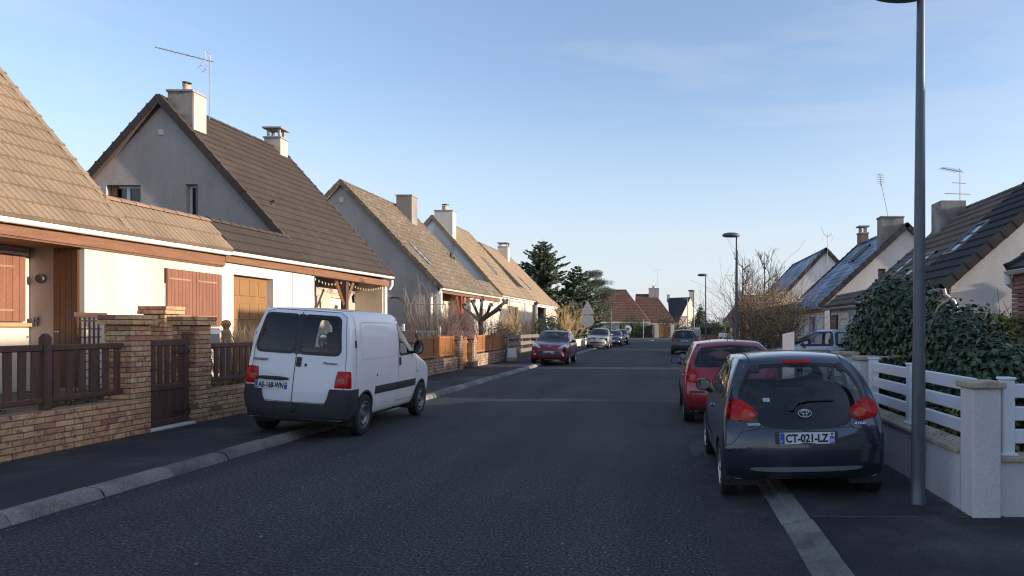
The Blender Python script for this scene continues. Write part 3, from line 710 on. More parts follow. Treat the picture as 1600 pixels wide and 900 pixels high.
skylight(h5, on_left(60.3, -12.0, 3.7, 8.6, -15.1), (0, 1, 0), (-4.8, 0, 4.92), .7, 1.5)
b = MB(); b.box(-12.6, -12.2, 57.22, 57.3, 4.9, 5.1); b.build('gable_vent', roomdark, h5)
wallp(h5, stucco_cream, rect(62.5, 69, .4, 3.6), [rect(64.8, 66.2, .6, 2.9)], .2, (-10.5, 0, 0), UY, VZ)
wallp(h5, stucco_beige, rect(57.2, 62.5, .4, 3.6), [rect(58.4, 59.6, .6, 2.8)], .2, (-11.7, 0, 0), UY, VZ)
window(h5, (-10.6, 64.82, .62), UY, VZ, 1.36, 2.26, white_paint, 2); window(h5, (-11.8, 58.42, .62), UY, VZ, 1.16, 2.16, wood_red, 2)
b = MB(); b.box(-10.5, -10.35, 57.2, 57.4, .4, 3.6); b.build('corner_post', gutter_w, h5)

# ------------------------------------------------------------------ right-hand houses
def right_house(lab, Y0, Y1, Xe, Xr, ze, zr, tm, wallm, tk, indiv, holes=(), near=True, zb=.1, vm=None, w=.30, ex=.36, verge=(True, True)):
    h = thing('house', lab, 'house', ((Xe+2*Xr)/3, (Y0+Y1)/2, .12), group='houses along the right side of the street')
    roof_side(h, 1, Xe, Xr, ze, zr, Y0, Y1, tm, tk, indiv, verge, tm, 0, vmat=vm, w=w, ex=ex)
    roof_side(h, 1, 2*Xr-Xe, Xr, ze, zr, Y0, Y1, tm, 'flat', 0, (True, False), tm, 0, ridge=False, vmat=vm)
    if near: gable(h, 1, Y0+.06, True, Xe, Xr, ze, zr, zb, wallm, holes)
    gable(h, 1, Y1-.05, False, Xe, Xr, ze, zr, zb, wallm)
    gutter(h, Xe-.0, 1, Y0-.05, Y1, ze-.03, ze-.03, gutter_g, 0)
    b = MB(); b.box(Xe+.08, Xe+.12, Y0, Y1, ze-.22, ze-.02); b.build('fascia', wood_fascia, h)
    return h
def front_right(h, X, Y0, Y1, z1, mat, holes=()):
    wallp(h, mat, rect(-Y1, -Y0, .1, z1), [rect(-b_, -a_, c_, d_) for a_, b_, c_, d_ in holes], .22, (X, 0, 0), UYm, VZ)
r0 = right_house('house corner with brick pillar and gutter end at the right picture edge', -16, 12.6, 6.15, 10.2, 2.72, 5.2, tile_dark, stucco_pale, 'flat', 0, verge=(False, True))
front_right(r0, 6.6, -16, 11.5, 2.7, stucco_pale)
bp = MB(); bp.box(6.32, 6.72, 12.22, 12.58, .1, 2.62); pp = bp.build('corner_pillar', mortar, r0)
bm_ = MB(); bm_.box(-.115, .115, -.05, .05, 0, .062); bme = bm_.mesh('brick', M('brick_rose', (.30, .15, .115), .9, .2, 6, .25, 50, orand=.3))
for c in range(33):
    for k in range(2):
        inst('brick', bme, pp, Matrix.Translation((6.43+k*.24-(.06 if c % 2 else 0)*(1 if k else 0), 12.175, .12+c*.075)))
        inst('brick', bme, pp, Matrix.Translation((6.275, 12.30+k*.2, .12+c*.075)) @ Matrix.Rotation(R(90), 4, 'Z'))
MB().tube([(6.15, 12.6, 2.62), (6.15, 12.6, 2.5), (6.3, 12.66, 2.42), (6.5, 12.7, 2.40)], .065, 10).build('downpipe', gutter_w, r0)

nb = shade_house = thing('house', 'unseen dark-roofed house added behind the right-hand row to shade the street', 'house', (26, 11, .1), group='houses along the right side of the street')  # added out of view; its roof keeps the low sun off the street
an = MB(); an.box(22.5, 29.5, 3, 12.7, .1, 4.4); an.build('wall', stucco_pale, nb)
an = MB(); an.add([(22, 2.7, 4.0), (22, 13.0, 4.0), (26, 13.0, 8.2), (26, 2.7, 8.2), (30, 13.0, 4.0), (30, 2.7, 4.0)], [(0,1,2,3), (3,2,4,5), (0,3,5), (1,4,2)]); an.build('roof', tile_dark, nb)
r1 = right_house('cream gabled house with black tiled roof behind the laurel', 16.2, 18.9, 6.4, 9.95, 2.62, 5.74, tile_dark, stucco_pale, 'wave', 300, vm=M('verge_brown', (.048, .040, .036), .85, .2, 3), verge=(True, False))
front_right(r1, 6.6, 16.3, 18.9, 2.6, stucco_pale)
def on_right(y, x, Xe, Xr, ze, zr): return Vector((x, y, ze+(zr-ze)*(x-Xe)/(Xr-Xe)))
skylight(r1, on_right(18.25, 7.9, 6.4, 9.95, 2.62, 5.74), (0, 1, 0), (3.55, 0, 3.12), .7, 1.2)
b = MB(); b.tube([(6.4, 16.12, 2.58), (6.42, 16.1, 2.45), (6.62, 16.1, 2.3), (6.66, 16.1, 2.2), (6.66, 16.1, .2)], .05, 8); b.build('downpipe', gutter_g, r1)
b = MB(); b.tube([(8.35, 16.18, 2.05), (8.1, 16.17, 2.75)], .04, 6); b.tube([(8.2, 16.16, 2.1), (8.7, 16.15, 2.25), (9.2, 16.15, 2.7), (9.4, 16.1, 3.1)], .015, 5); b.build('wall_cable', black_metal, r1)
b = MB(); b.box(6.75, 7.7, 15.95, 16.19, 1.92, 1.99); b.build('lean_to_ledge', wood_grey, r1)

r2 = right_house('house with umber brown roof and broad chimney behind the black-roofed one', 18.92, 23.3, 6.4, 9.75, 2.58, 5.5, tile_rbrown, stucco_pale, 'wave', 300, near=False, verge=(False, True))
front_right(r2, 6.6, 18.9, 23.25, 2.5, stucco_pale)
chimney(r2, 8.8, 9.6, 22.4, 23.2, 4.4, 5.75, chim_stain, None)
skylight(r2, on_right(20.3, 7.25, 6.4, 9.75, 2.58, 5.5), (0, 1, 0), (3.35, 0, 2.92), .75, 1.3)
skylight(r2, on_right(21.9, 7.6, 6.4, 9.75, 2.58, 5.5), (0, 1, 0), (3.35, 0, 2.92), .7, 1.2)
# low linked garage with tiled front and flat top
def right_garage(h, Y0, Y1, tm, ze=2.48):
    roof_side(h, 1, 6.4, 6.95, ze, ze+.42, Y0, Y1, tm, 'wave', 0, (False, False), tm, 0)
    b = MB(); b.box(7.0, 10.5, Y0+.02, Y1-.02, ze+.24, ze+.38); b.build('flat_roof', slate, h)
    gutter(h, 6.38, 1, Y0, Y1, ze-.03, ze-.03, gutter_g, 0)
    b = MB(); b.box(9.8, 10, Y0, Y1, .1, ze+.24); b.build('wall', stucco_pale, h)
right_garage(r2, 23.32, 28.1, tile_rbrown)
front_right(r2, 6.6, 23.26, 28.1, 2.44, stucco_bright, [(25.0, 26.1, .95, 2.25), (26.75, 27.8, .2, 2.2)])
plank_panel(r2, 'shutter', (6.58, 26.09, .96), UYm, VZ, 1.08, 1.28, white_paint, 6, indiv=False)
plank_panel(r2, 'shutter', (6.58, 27.79, .9), UYm, VZ, 1.02, 1.28, M('shutter_dark', (.13, .07, .045), .6, .1), 6, indiv=False)
b = MB(); b.box(6.6, 10, 27.9, 28.05, .1, 2.75); b.build('wall', stucco_pale, h2 if False else r2)

r3 = right_house('cream gabled house with frosted blue-grey roof and wide chimney on the gable', 29.9, 37.4, 6.6, 10.3, 2.62, 6.05, tile_frost, stucco_pale, 'flat', 0, [(9.1, 9.42, 3.62, 4.22)], w=.30, ex=.33, vm=tile_dark)
window(r3, (9.11, 30.08, 3.63), (1, 0, 0), VZ, .30, .58, wood_door, 1, None, bars=2)
front_right(r3, 6.8, 30.1, 37.4, 2.5, stucco_pale, [(31.5, 33.0, .9, 2.2)])
window(r3, (6.9, 32.99, .91), UYm, VZ, 1.48, 1.28, white_paint, 2)
chimney(r3, 9.25, 10.2, 30.0, 30.6, 4.6, 6.4, chim_stain, 'slab')
chimney(r3, 10.05, 10.5, 36.2, 36.7, 5.5, 6.55, M('brick_dull', (.2, .13, .1), .9, .2, 4), 'legs')
skylight(r3, on_right(33.6, 9.35, 6.6, 10.3, 2.62, 6.05), (0, 1, 0), (3.7, 0, 3.43), .7, 1.1)
right_garage(r3, 37.42, 43.4, tile_dark); front_right(r3, 6.6, 37.45, 43.4, 2.44, stucco_pale)
r4 = right_house('white gabled house with frosted slate roof, farthest on the right', 43.5, 54.6, 6.4, 10.0, 2.7, 6.55, tile_frost, stucco_bright, 'flat', 0, w=.30, ex=.33, vm=tile_dark)
front_right(r4, 6.6, 43.6, 54.5, 2.6, stucco_pale)
skylight(r4, on_right(50, 7.4, 6.4, 10, 2.7, 6.55), (0, 1, 0), (3.6, 0, 3.85), .8, 1.2)

# ------------------------------------------------------------------ houses beyond the junction
def cross_house(lab, X0, X1, Y0, Y1, ze, zr, tm, wallm, ridge_in=(0, 0), holes=()):
    """ridge parallel to the cross road, hipped ends when ridge_in is set"""
    h = thing('house', lab, 'house', ((X0+X1)/2, (Y0+Y1)/2, .1), group='houses beyond the junction')
    ym = (Y0+Y1)/2; a, c = X0+ridge_in[0], X1-ridge_in[1]
    b = MB(); o = .35
    P = [(X0-.2, Y0-o, ze), (X1+.2, Y0-o, ze), (X1+.2, Y1+o, ze), (X0-.2, Y1+o, ze), (a, ym, zr), (c, ym, zr)]
    b.add(P, [(0,1,5,4), (2,3,4,5), (1,2,5), (3,0,4), (3,2,1,0)]); rf = b.build('roof', tm, h)
    s = Vector((0, ym-Y0+o, zr-ze)); n = int(s.length/.36); co = MB()
    for k in range(n):
        t = k/n; y = Y0-o+(ym-Y0+o)*t; z = ze+(zr-ze)*t; xl = X0-.2+(a-X0+.2)*t; xr = X1+.2+(c-X1-.2)*t
        co.box(xl, xr, y-.04, y+.04, z-.02, z+.022)
    tag(co.build('tile_courses', tm, rf), kind='stuff')
    MB().tube([(a, ym, zr+.03), (c, ym, zr+.03)], .14, 8).build('ridge', tm, rf)
    wallp(h, wallm, rect(X0, X1, .1, ze), [rect(*q) for q in holes], .25, (0, Y0, 0), (1, 0, 0), VZ)
    for q in holes: window(h, (q[0]+.01, Y0+.1, q[2]+.01), (1, 0, 0), VZ, q[1]-q[0]-.02, q[3]-q[2]-.02, white_paint, 2)
    for xx in (X0, X1-.25): b = MB(); b.box(xx, xx+.25, Y0+.01, Y1, .1, ze); b.build('wall', wallm, h)
    b = MB(); b.box(X0-.2, X1+.2, Y0-o-.1, Y0-o, ze-.2, ze+.02); b.build('fascia', gutter_w, h)
    return h
f1 = cross_house('large red-brown roofed house facing down the street at the junction', -15.5, -2.6, 119, 127, 2.75, 8.3, tile_red, stucco_white, (4, 4), [(-7.6, -6.6, .3, 2.3), (-5.6, -4.2, .9, 2.2)])
skylight(f1, (-5.1, 120.9, 5.0), (1, 0, 0), (0, 4.35, 5.55), 1.3, 1.5)
f2 = cross_house('second red-brown roofed house with squat chimney, right of the large one', -5.6, 2.2, 131, 139, 2.6, 8.1, tile_red, stucco_pale, (.1, 3.8))
chimney(f2, -3.0, -1.0, 134.6, 135.4, 7.5, 9.3, chim_pale, 'slab', (.3, .5))
# black-roofed house whose lit gable faces the street
f3 = thing('house', 'black-roofed house with bright cream gable beyond the junction', 'house', (4, 148, .1), group='houses beyond the junction')
A, Bq, Cq, Dq, Eq, Fq = (5.2, 140.2, 7.9), (2.9, 138, 3.1), (1.0, 140, 3.1), (.7, 144, 7.9), (7.5, 142.4, 3.1), (4.6, 147, 7.9)
b = MB(); b.add([A, Bq, Cq, Dq], [(0, 3, 2, 1)]); b.add([A, Eq, (6.6, 149, 3.1), Fq], [(0, 1, 2, 3)]); b.add([Dq, Fq, A], [(0, 1, 2)]); b.build('roof', slate, f3)
b = MB(); b.add([(2.95, 138.05, .1), (7.5, 142.45, .1), (7.5, 142.45, 3.0), (5.22, 140.25, 7.7), (2.95, 138.05, 3.0)], [(0, 1, 2, 3, 4)]); b.build('gable_wall', stucco_cream, f3)
b = MB(); b.add([(2.95, 138.05, .1), (1.1, 140, .1), (1.1, 140, 3.1), (2.95, 138.05, 3.1)], [(0, 1, 2, 3)]); b.build('wall', stucco_white, f3)
chimney(f3, 5.0, 5.8, 140.6, 141.4, 6, 9.3, stucco_cream, 'slab'); chimney(f3, .5, 1.1, 143.6, 144.2, 7, 8.5, chim_pale, 'slab')
f4 = cross_house('dark brown roofed house with white chimney behind the cone cypress', 10.5, 17, 118, 126, 2.8, 7.3, M('roof_tile_plum', (.095, .052, .045), .85, .1, .5, .2, 3), stucco_pale, (3, .2))
c5 = chimney(f4, 12.6, 13.7, 121.4, 122.2, 5.5, 8.2, stucco_white, None)
b = MB(); b.add([(13.7, 121.3, 8.6), (14.6, 121.3, 7.3), (14.6, 122.3, 7.3), (13.7, 122.3, 8.6), (13.2, 121.3, 8.3), (13.2, 122.3, 8.3)], [(0,1,2,3), (0,3,5,4)]); b.build('chimney_flashing', slate, f4)
# ================================================================== VEHICLES
def paint(name, col, metal=.35, rough=.32, dirt=.06):
    return M(name, col, rough, dirt, 2.5, .04, 140, metal=metal, coat=.9)
tyre_m = M('tyre_rubber', (.018, .018, .019), .85, .2, 8, .2, 60)
trim_b = M('black_plastic', (.033, .034, .038), .6, .15, 6, .15, 90)
gloss_b = M('gloss_black', (.008, .008, .009), .12, .05)
seal_m = M('window_seal', (.01, .01, .011), .35, .05)
liner_m = M('cabin_lining', (.035, .035, .038), .9, .1)
seat_m = M('seat_cloth', (.045, .045, .05), .95, .15, 6, .2, 60)
rim_m = M('wheel_silver', (.42, .43, .45), .35, .1, 6, metal=.7)
rim_d = M('wheel_grey_steel', (.17, .175, .185), .45, .15, 6, metal=.6)
chrome = M('chrome', (.75, .75, .77), .12, .02, metal=1.0)
lamp_red = M('lamp_red', (.46, .008, .010), .14, .3, 14, spec=.35)
lamp_orange = M('lamp_orange', (.50, .075, .012), .16, .2, 16, spec=.35)
lamp_clear = M('lamp_clear', (.80, .82, .84), .18, .12, 14, coat=.8)
lamp_pale = M('lamp_pale_red', (.42, .12, .11), .16, .2, 14, spec=.35)
plate_w = M('plate_white', (.74, .75, .76), .4, .03)
plate_b = M('plate_blue', (.02, .10, .42), .4, .03)
ink = M('plate_ink', (.008, .008, .01), .5, .02)
badge_m = M('badge_silver', (.62, .62, .64), .25, .02, metal=.8)
badge_d = M('badge_dark', (.10, .10, .11), .35, .02)
glass_car = glass_mat('car_glass', (.50, .56, .57), 1.6)
glass_wind = glass_mat('car_windscreen', (.22, .25, .28), 1.75)
glass_car2 = glass_mat('car_glass_clear', (.76, .82, .82), 1.5)
mirror_m = M('mirror_face', (.75, .78, .82), .03, .0, metal=1.0)

def chaikin(pts, n=2):
    for _ in range(n):
        q = []
        for i, p in enumerate(pts):
            r = pts[(i+1) % len(pts)]
            q += [(p[0]*.75+r[0]*.25, p[1]*.75+r[1]*.25), (p[0]*.25+r[0]*.75, p[1]*.25+r[1]*.75)]
        pts = q
    return pts
def rpoly(pts, r=.05, k=4):
    o = []; n = len(pts)
    for i, p in enumerate(pts):
        a, c = pts[i-1], pts[(i+1) % n]; la = math.hypot(a[0]-p[0], a[1]-p[1]); lc = math.hypot(c[0]-p[0], c[1]-p[1]); d1, d2 = min(r, la*.45)/la, min(r, lc*.45)/lc
        q0 = (p[0]+(a[0]-p[0])*d1, p[1]+(a[1]-p[1])*d1); q1 = (p[0]+(c[0]-p[0])*d2, p[1]+(c[1]-p[1])*d2)
        for t in range(k+1):
            t /= k; o.append((q0[0]*(1-t)**2+2*p[0]*t*(1-t)+q1[0]*t*t, q0[1]*(1-t)**2+2*p[1]*t*(1-t)+q1[1]*t*t))
    return o
def rrect(x0, x1, z0, z1, r=.03): 
    o = []
    for cx, cz, a in ((x1-r, z1-r, 0), (x0+r, z1-r, 90), (x0+r, z0+r, 180), (x1-r, z0+r, 270)):
        for k in range(4): o.append((cx+r*math.cos(R(a+30*k)), cz+r*math.sin(R(a+30*k))))
    return o
def ellipse(cx, cz, rx, rz, n=18): return [(cx+rx*math.cos(2*math.pi*k/n), cz+rz*math.sin(2*math.pi*k/n)) for k in range(n)]
def mirror_out(o): return [(-x, z) for x, z in o][::-1]
def resample(poly, res):
    o = []
    for i, p in enumerate(poly):
        q = poly[(i+1) % len(poly)]; d = math.hypot(q[0]-p[0], q[1]-p[1]); n = max(1, int(math.ceil(d/res)))
        if d < 1e-5: continue
        o += [(p[0]+(q[0]-p[0])*k/n, p[1]+(q[1]-p[1])*k/n) for k in range(n)]
    return o
def inpoly(x, y, poly):
    c = False; j = len(poly)-1
    for i in range(len(poly)):
        a, b = poly[i], poly[j]
        if (a[1] > y) != (b[1] > y) and x < (b[0]-a[0])*(y-a[1])/(b[1]-a[1])+a[0]: c = not c
        j = i
    return c
def near_poly(x, y, poly):
    best = None
    for i in range(len(poly)):
        a, b = poly[i], poly[(i+1) % len(poly)]; dx, dy = b[0]-a[0], b[1]-a[1]; l2 = dx*dx+dy*dy
        t = 0 if l2 < 1e-12 else max(0, min(1, ((x-a[0])*dx+(y-a[1])*dy)/l2)); px, py = a[0]+t*dx, a[1]+t*dy
        d = math.hypot(px-x, py-y)
        if best is None or d < best[0]: best = (d, px, py)
    return best
AX = {'R': (Vector((0, 1, 0)), 0, 2), 'F': (Vector((0, -1, 0)), 0, 2), 'S+': (Vector((-1, 0, 0)), 1, 2), 'S-': (Vector((1, 0, 0)), 1, 2), 'T': (Vector((0, 0, -1)), 0, 1)}

class Car:
    def __init__(s, name, label, cat, sp, pm, group=None, level=3):
        s.root = thing(name, label, cat, (0, 0, 0), 0, group); s.pm = pm; s.sp = sp
        b = s.cage(sp); me = b.mesh('tmp', []); ob = bpy.data.objects.new('tmp', me); COL.objects.link(ob)
        md = ob.modifiers.new('s', 'SUBSURF'); md.levels = level; md.render_levels = level
        dg = bpy.context.evaluated_depsgraph_get(); m2 = bpy.data.meshes.new_from_object(ob.evaluated_get(dg))
        bpy.data.objects.remove(ob); bpy.data.meshes.remove(me)
        s.bm = bmesh.new(); s.bm.from_mesh(m2); bpy.data.meshes.remove(m2)
        L_, W_, H_ = sp['dims']; z0 = sp['zl'][0]
        co = [v.co for v in s.bm.verts]; y0, y1 = min(c.y for c in co), max(c.y for c in co); xm = max(c.x for c in co); za, zb = min(c.z for c in co), max(c.z for c in co)
        for v in s.bm.verts:
            v.co = Vector((v.co.x*W_/2/xm, (v.co.y-(y0+y1)/2)*L_/(y1-y0), z0+(v.co.z-za)*(H_-z0)/(zb-za)))
        bmesh.ops.recalc_face_normals(s.bm, faces=s.bm.faces[:]); s.bm.normal_update()
        s.bvh = BVHTree.FromBMesh(s.bm); s.cuts = []
    @staticmethod
    def cage(sp):
        xf = sp.get('xf', [0, .5, .86, 1]); nx = len(xf)-1; ny = len(sp['ys'])-1; nk = len(sp['zl'])-1; Mg = len(sp['yg']); g0, g1 = sp['g']
        b = MB(); idx = {}
        zl, wl, deck, tp = sp['zl'], sp['wl'], sp['deck'], sp['tp']
        def P(i, j, k):
            key = (i, j, k)
            if key in idx: return idx[key]
            f = xf[abs(i)]; sg = 1 if i >= 0 else -1
            if k <= nk:
                t = (zl[k]-zl[0])/(zl[nk]-zl[0]); z = zl[0]+t*(deck[j]-zl[0])
                if k == nk: z -= sp.get('dcrown', .02)*f*f if not (g0 <= j <= g1) else 0
                x = sg*f*wl[k]*tp[j]
                if j == 0: y = sp['yr'][k]+sp['bow'][0]*f**3
                elif j == ny: y = sp['yf'][k]-sp['bow'][1]*f**3
                else: y = sp['ys'][j]
            else:
                m = k-nk; q = j-g0; zt = sp['zr'][q]; tm = sp['tm'][m-1]
                z = deck[j]+(zt-deck[j])*tm-(sp.get('crown', .05)*f*f if m == Mg else 0)
                x = sg*f*sp['wg'][m-1][q]; y = sp['yg'][m-1][q]
                if j == g0: y += sp['bow'][0]*.8*f**3
                if j == g1: y -= sp['bow'][1]*.6*f**3
            b.v.append((x, y, z)); idx[key] = len(b.v)-1; return idx[key]
        def F(a, c, d, e): b.f.append((P(*a), P(*c), P(*d), P(*e))); b.m.append(0)
        I = range(-nx, nx)
        for i in I:
            for j in range(ny): F((i, j, 0), (i, j+1, 0), (i+1, j+1, 0), (i+1, j, 0))
            for k in range(nk): F((i, 0, k), (i+1, 0, k), (i+1, 0, k+1), (i, 0, k+1)); F((i, ny, k), (i, ny, k+1), (i+1, ny, k+1), (i+1, ny, k))
            for j in range(ny):
                if not (g0 <= j < g1): F((i, j, nk), (i+1, j, nk), (i+1, j+1, nk), (i, j+1, nk))
            for j in range(g0, g1): F((i, j, nk+Mg), (i+1, j, nk+Mg), (i+1, j+1, nk+Mg), (i, j+1, nk+Mg))
            for k in range(nk, nk+Mg): F((i, g0, k), (i+1, g0, k), (i+1, g0, k+1), (i, g0, k+1)); F((i, g1, k), (i, g1, k+1), (i+1, g1, k+1), (i+1, g1, k))
        for sg in (-nx, nx):
            for j in range(ny):
                for k in range(nk): F((sg, j, k), (sg, j+1, k), (sg, j+1, k+1), (sg, j, k+1))
            for j in range(g0, g1):
                for k in range(nk, nk+Mg): F((sg, j, k), (sg, j+1, k), (sg, j+1, k+1), (sg, j, k+1))
        return b
    def hit(s, a, c, mode):
        if mode[0] == 'C':
            sg = 1 if mode[1] == '+' else -1; ox, oy = s.pivot; an = a/.3
            d = Vector((-sg*math.sin(an), math.cos(an), 0)); o = Vector((sg*ox, oy, c))-d*3
            h = s.bvh.ray_cast(o, d); n = h[1]
            if n.dot(d) > 0: n = -n
            return h[0], n
        d, i, j = AX[mode]; o = [0, 0, 0]; o[i], o[j] = a, c; o = Vector(o)-d*6
        h = s.bvh.ray_cast(o, d)
        if h[0] is None:
            p = Vector(o)+d*6; w = d*0
            h = s.bvh.find_nearest(Vector(o)+d*(6-2.0))
        n = h[1]
        if n.dot(d) > 0: n = -n
        return h[0], n
    def cut(s, outline, mode):
        d, i, j = AX[mode]; s.bm.normal_update()
        xs = [p[0] for p in outline]; ys = [p[1] for p in outline]; bx = (min(xs), max(xs), min(ys), max(ys))
        ins = set()
        for v in s.bm.verts:
            a, c = v.co[i], v.co[j]
            if a < bx[0] or a > bx[1] or c < bx[2] or c > bx[3]: continue
            if v.normal.dot(d) > -.08: continue
            if mode[0] == 'S' and v.co.x*d.x > 0: continue
            if inpoly(a, c, outline): ins.add(v)
        fs = [f for f in s.bm.faces if all(v in ins for v in f.verts)]
        bmesh.ops.delete(s.bm, geom=fs, context='FACES')
        for v in ins:
            if v.is_valid and v.link_faces:
                n = near_poly(v.co[i], v.co[j], outline); v.co[i], v.co[j] = n[1], n[2]
    def patch(s, name, outline, mode, mat, off=.004, bulge=0.0, res=.05, parent=None, smooth=True, wall=.012, flat=False):
        ol = resample(outline, res); n = len(ol)
        xs = [p[0] for p in ol]; ys = [p[1] for p in ol]; pts = list(ol)
        x = min(xs)+res*.5; q = 0
        while x < max(xs):
            y = min(ys)+res*.5+(res*.5 if q % 2 else 0)
            while y < max(ys):
                if inpoly(x, y, ol) and near_poly(x, y, ol)[0] > res*.45: pts.append((x, y))
                y += res
            x += res*.87; q += 1
        r = delaunay_2d_cdt([Vector(p) for p in pts], [(k, (k+1) % n) for k in range(n)], [], 1, 1e-6)
        vv, ff = r[0], r[2]; out = []; mw = bulge and max(near_poly(p.x, p.y, ol)[0] for p in vv) or 1
        for p in vv:
            h, nn = s.hit(p.x, p.y, mode); e = off
            if bulge: t = min(1, near_poly(p.x, p.y, ol)[0]/mw); e += bulge*math.sqrt(max(0, 1-(1-t)**2))
            out.append(h+nn*e)
        if mode[0] == 'C': d = Vector(((1 if mode[1] == '-' else -1)*.7, .7, 0))
        else: d = AX[mode][0]
        b = MB(); b.add(out, [tuple(f) if (out[f[1]]-out[f[0]]).cross(out[f[2]]-out[f[0]]).dot(d) < 0 else tuple(f)[::-1] for f in ff])
        # side wall all round so that the piece has thickness
        cnt = {}
        for f in ff:
            for k in range(3):
                e = (f[k], f[(k+1) % 3]); cnt[tuple(sorted(e))] = cnt.get(tuple(sorted(e)), 0)+1
        bd = [e for e, c in cnt.items() if c == 1]; bv = {v for e in bd for v in e}; mp_ = {}
        for v in bv:
            h, nn = s.hit(vv[v].x, vv[v].y, mode); b.v.append(tuple(out[v]-nn*wall)); mp_[v] = len(b.v)-1
        for a, c in bd: b.f.append((a, c, mp_[c], mp_[a])); b.m.append(0)
        o = b.build(name, mat, parent or s.root, local=True)
        if smooth: smooth_angle(o, 50)
        return o
    def line(s, name, pts, mode, w, mat, off=.003, closed=False, parent=None, res=.04):
        P = list(pts)+([pts[0]] if closed else []); q = []
        for a, c in zip(P, P[1:]):
            d = math.hypot(c[0]-a[0], c[1]-a[1]); k = max(1, int(d/res)); q += [(a[0]+(c[0]-a[0])*t/k, a[1]+(c[1]-a[1])*t/k) for t in range(k)]
        q.append(P[-1]); L1, L2 = [], []
        for k in range(len(q)):
            a, c = q[max(0, k-1)], q[min(len(q)-1, k+1)]
            if closed and k in (0, len(q)-1): a, c = q[-2], q[1]
            dx, dy = c[0]-a[0], c[1]-a[1]; l = math.hypot(dx, dy) or 1; nx_, ny_ = -dy/l*w/2, dx/l*w/2
            for sgn, LL in ((1, L1), (-1, L2)):
                h, nn = s.hit(q[k][0]+sgn*nx_, q[k][1]+sgn*ny_, mode); LL.append(h+nn*off)
        b = MB(); m = len(q); b.add(L1+L2, [(k, k+1, m+k+1, m+k) for k in range(m-1)]); return b.build(name, mat, parent or s.root, local=True)
    def glass(s, name, outline, mode, mat=None, frit=.03, res=.07):
        s.cut(outline, mode); g = s.patch(name, outline, mode, mat or glass_car, .002, 0, res, wall=.004)
        s.line('window_seal', outline, mode, frit, seal_m, .0045, True, g); return g
    def arch(s, y, r, zc, lip=None, sides=('S+', 'S-')):
        for md in sides:
            ol = [(y+r*math.cos(R(a)), zc+r*math.sin(R(a))) for a in range(0, 181, 9)]+[(y-r, zc-.5), (y+r, zc-.5)]
            s.cut(ol, md)
            sg = 1 if md == 'S+' else -1; h, _ = s.hit(y, zc+r+.02, md); xo = abs(h.x)-.02
            b = MB(); b.lathe([(r+.004, sg*(xo+.0)), (r+.004, sg*(xo-.34))], 22, (0, y, zc), 'X', a0=-R(25), a1=R(205))
            # inner wall of the wheel housing
            b.box(sg*(xo-.34)-.005, sg*(xo-.34)+.005, y-r, y+r, zc-.1, zc+r)
            b.build('wheel_housing', liner_m, s.root, local=True)
            if lip:
                s.line('arch_trim', [(y+(r+lip/2-.004)*math.cos(R(a)), zc+(r+lip/2-.004)*math.sin(R(a))) for a in range(-14, 195, 8)], md, lip, trim_b, .006)
    def wheel(s, x, y, r, w, style='alloy', rim=None, camber=0):
        sg = 1 if x > 0 else -1; rim = rim or rim_m
        b = MB(); ri = r*.66
        b.lathe([(ri, -w*.45), (ri+.01, -w*.5), (r*.86, -w*.52), (r*.965, -w*.46), (r, -w*.36), (r, -w*.12), (r-.008, -w*.11), (r-.008, -w*.08), (r, -w*.07), (r, w*.07), (r-.008, w*.08), (r-.008, w*.11), (r, w*.12), (r, w*.36), (r*.965, w*.46), (r*.86, w*.52), (ri+.01, w*.5), (ri, w*.45)], 40, (x, y, r), 'X')
        t = b.build('wheel', tyre_m, s.root, local=True); smooth_angle(t, 40)
        f = x+sg*w*.40; b = MB()
        b.lathe([(ri+.005, x+sg*w*.47), (ri-.015, x+sg*w*.49), (ri-.025, x+sg*w*.42), (ri-.03, x-sg*w*.4)], 32, (0, y, r), 'X')
        b.build('rim', rim, t, local=True); d = MB()
        if style == 'alloy':
            for k in range(5):
                a = 2*math.pi*k/5+.3; c, sn = math.cos(a), math.sin(a)
                d.add([(f+sg*.01, y+c*.04-sn*.035, r+sn*.04+c*.035), (f+sg*.01, y+c*.04+sn*.035, r+sn*.04-c*.035), (f, y+c*(ri-.02)+sn*.022, r+sn*(ri-.02)-c*.022), (f, y+c*(ri-.02)-sn*.022, r+sn*(ri-.02)+c*.022),
                       (f-sg*.03, y+c*.04-sn*.035, r+sn*.04+c*.035), (f-sg*.03, y+c*.04+sn*.035, r+sn*.04-c*.035), (f-sg*.03, y+c*(ri-.02)+sn*.022, r+sn*(ri-.02)-c*.022), (f-sg*.03, y+c*(ri-.02)-sn*.022, r+sn*(ri-.02)+c*.022)],
                      [(0,1,2,3), (4,7,6,5), (0,4,5,1), (2,6,7,3), (1,5,6,2), (3,7,4,0)])
        else:
            d.lathe([(ri-.03, f-sg*.015), (ri*.8, f-sg*.005), (ri*.66, f+sg*.012), (ri*.5, f-sg*.02), (ri*.3, f-sg*.02), (ri*.25, f+sg*.01), (0, f+sg*.01)], 28, (0, y, r), 'X')
            for k in range(8):
                a = 2*math.pi*k/8; d.lathe([(.0, f+sg*.012), (.022, f+sg*.006), (.024, f-sg*.004)], 8, (0, y+math.cos(a)*ri*.76, r+math.sin(a)*ri*.76), 'X', 1)
        d.lathe([(.0, f+sg*.02), (.035, f+sg*.016), (.042, f)], 14, (0, y, r), 'X')
        d.build('hub_cap', [rim, trim_b], t, local=True)
        b = MB(); b.lathe([(ri-.02, x-sg*w*.1), (0, x-sg*w*.1)], 24, (0, y, r), 'X'); b.build('brake_disc', liner_m, t, local=True)
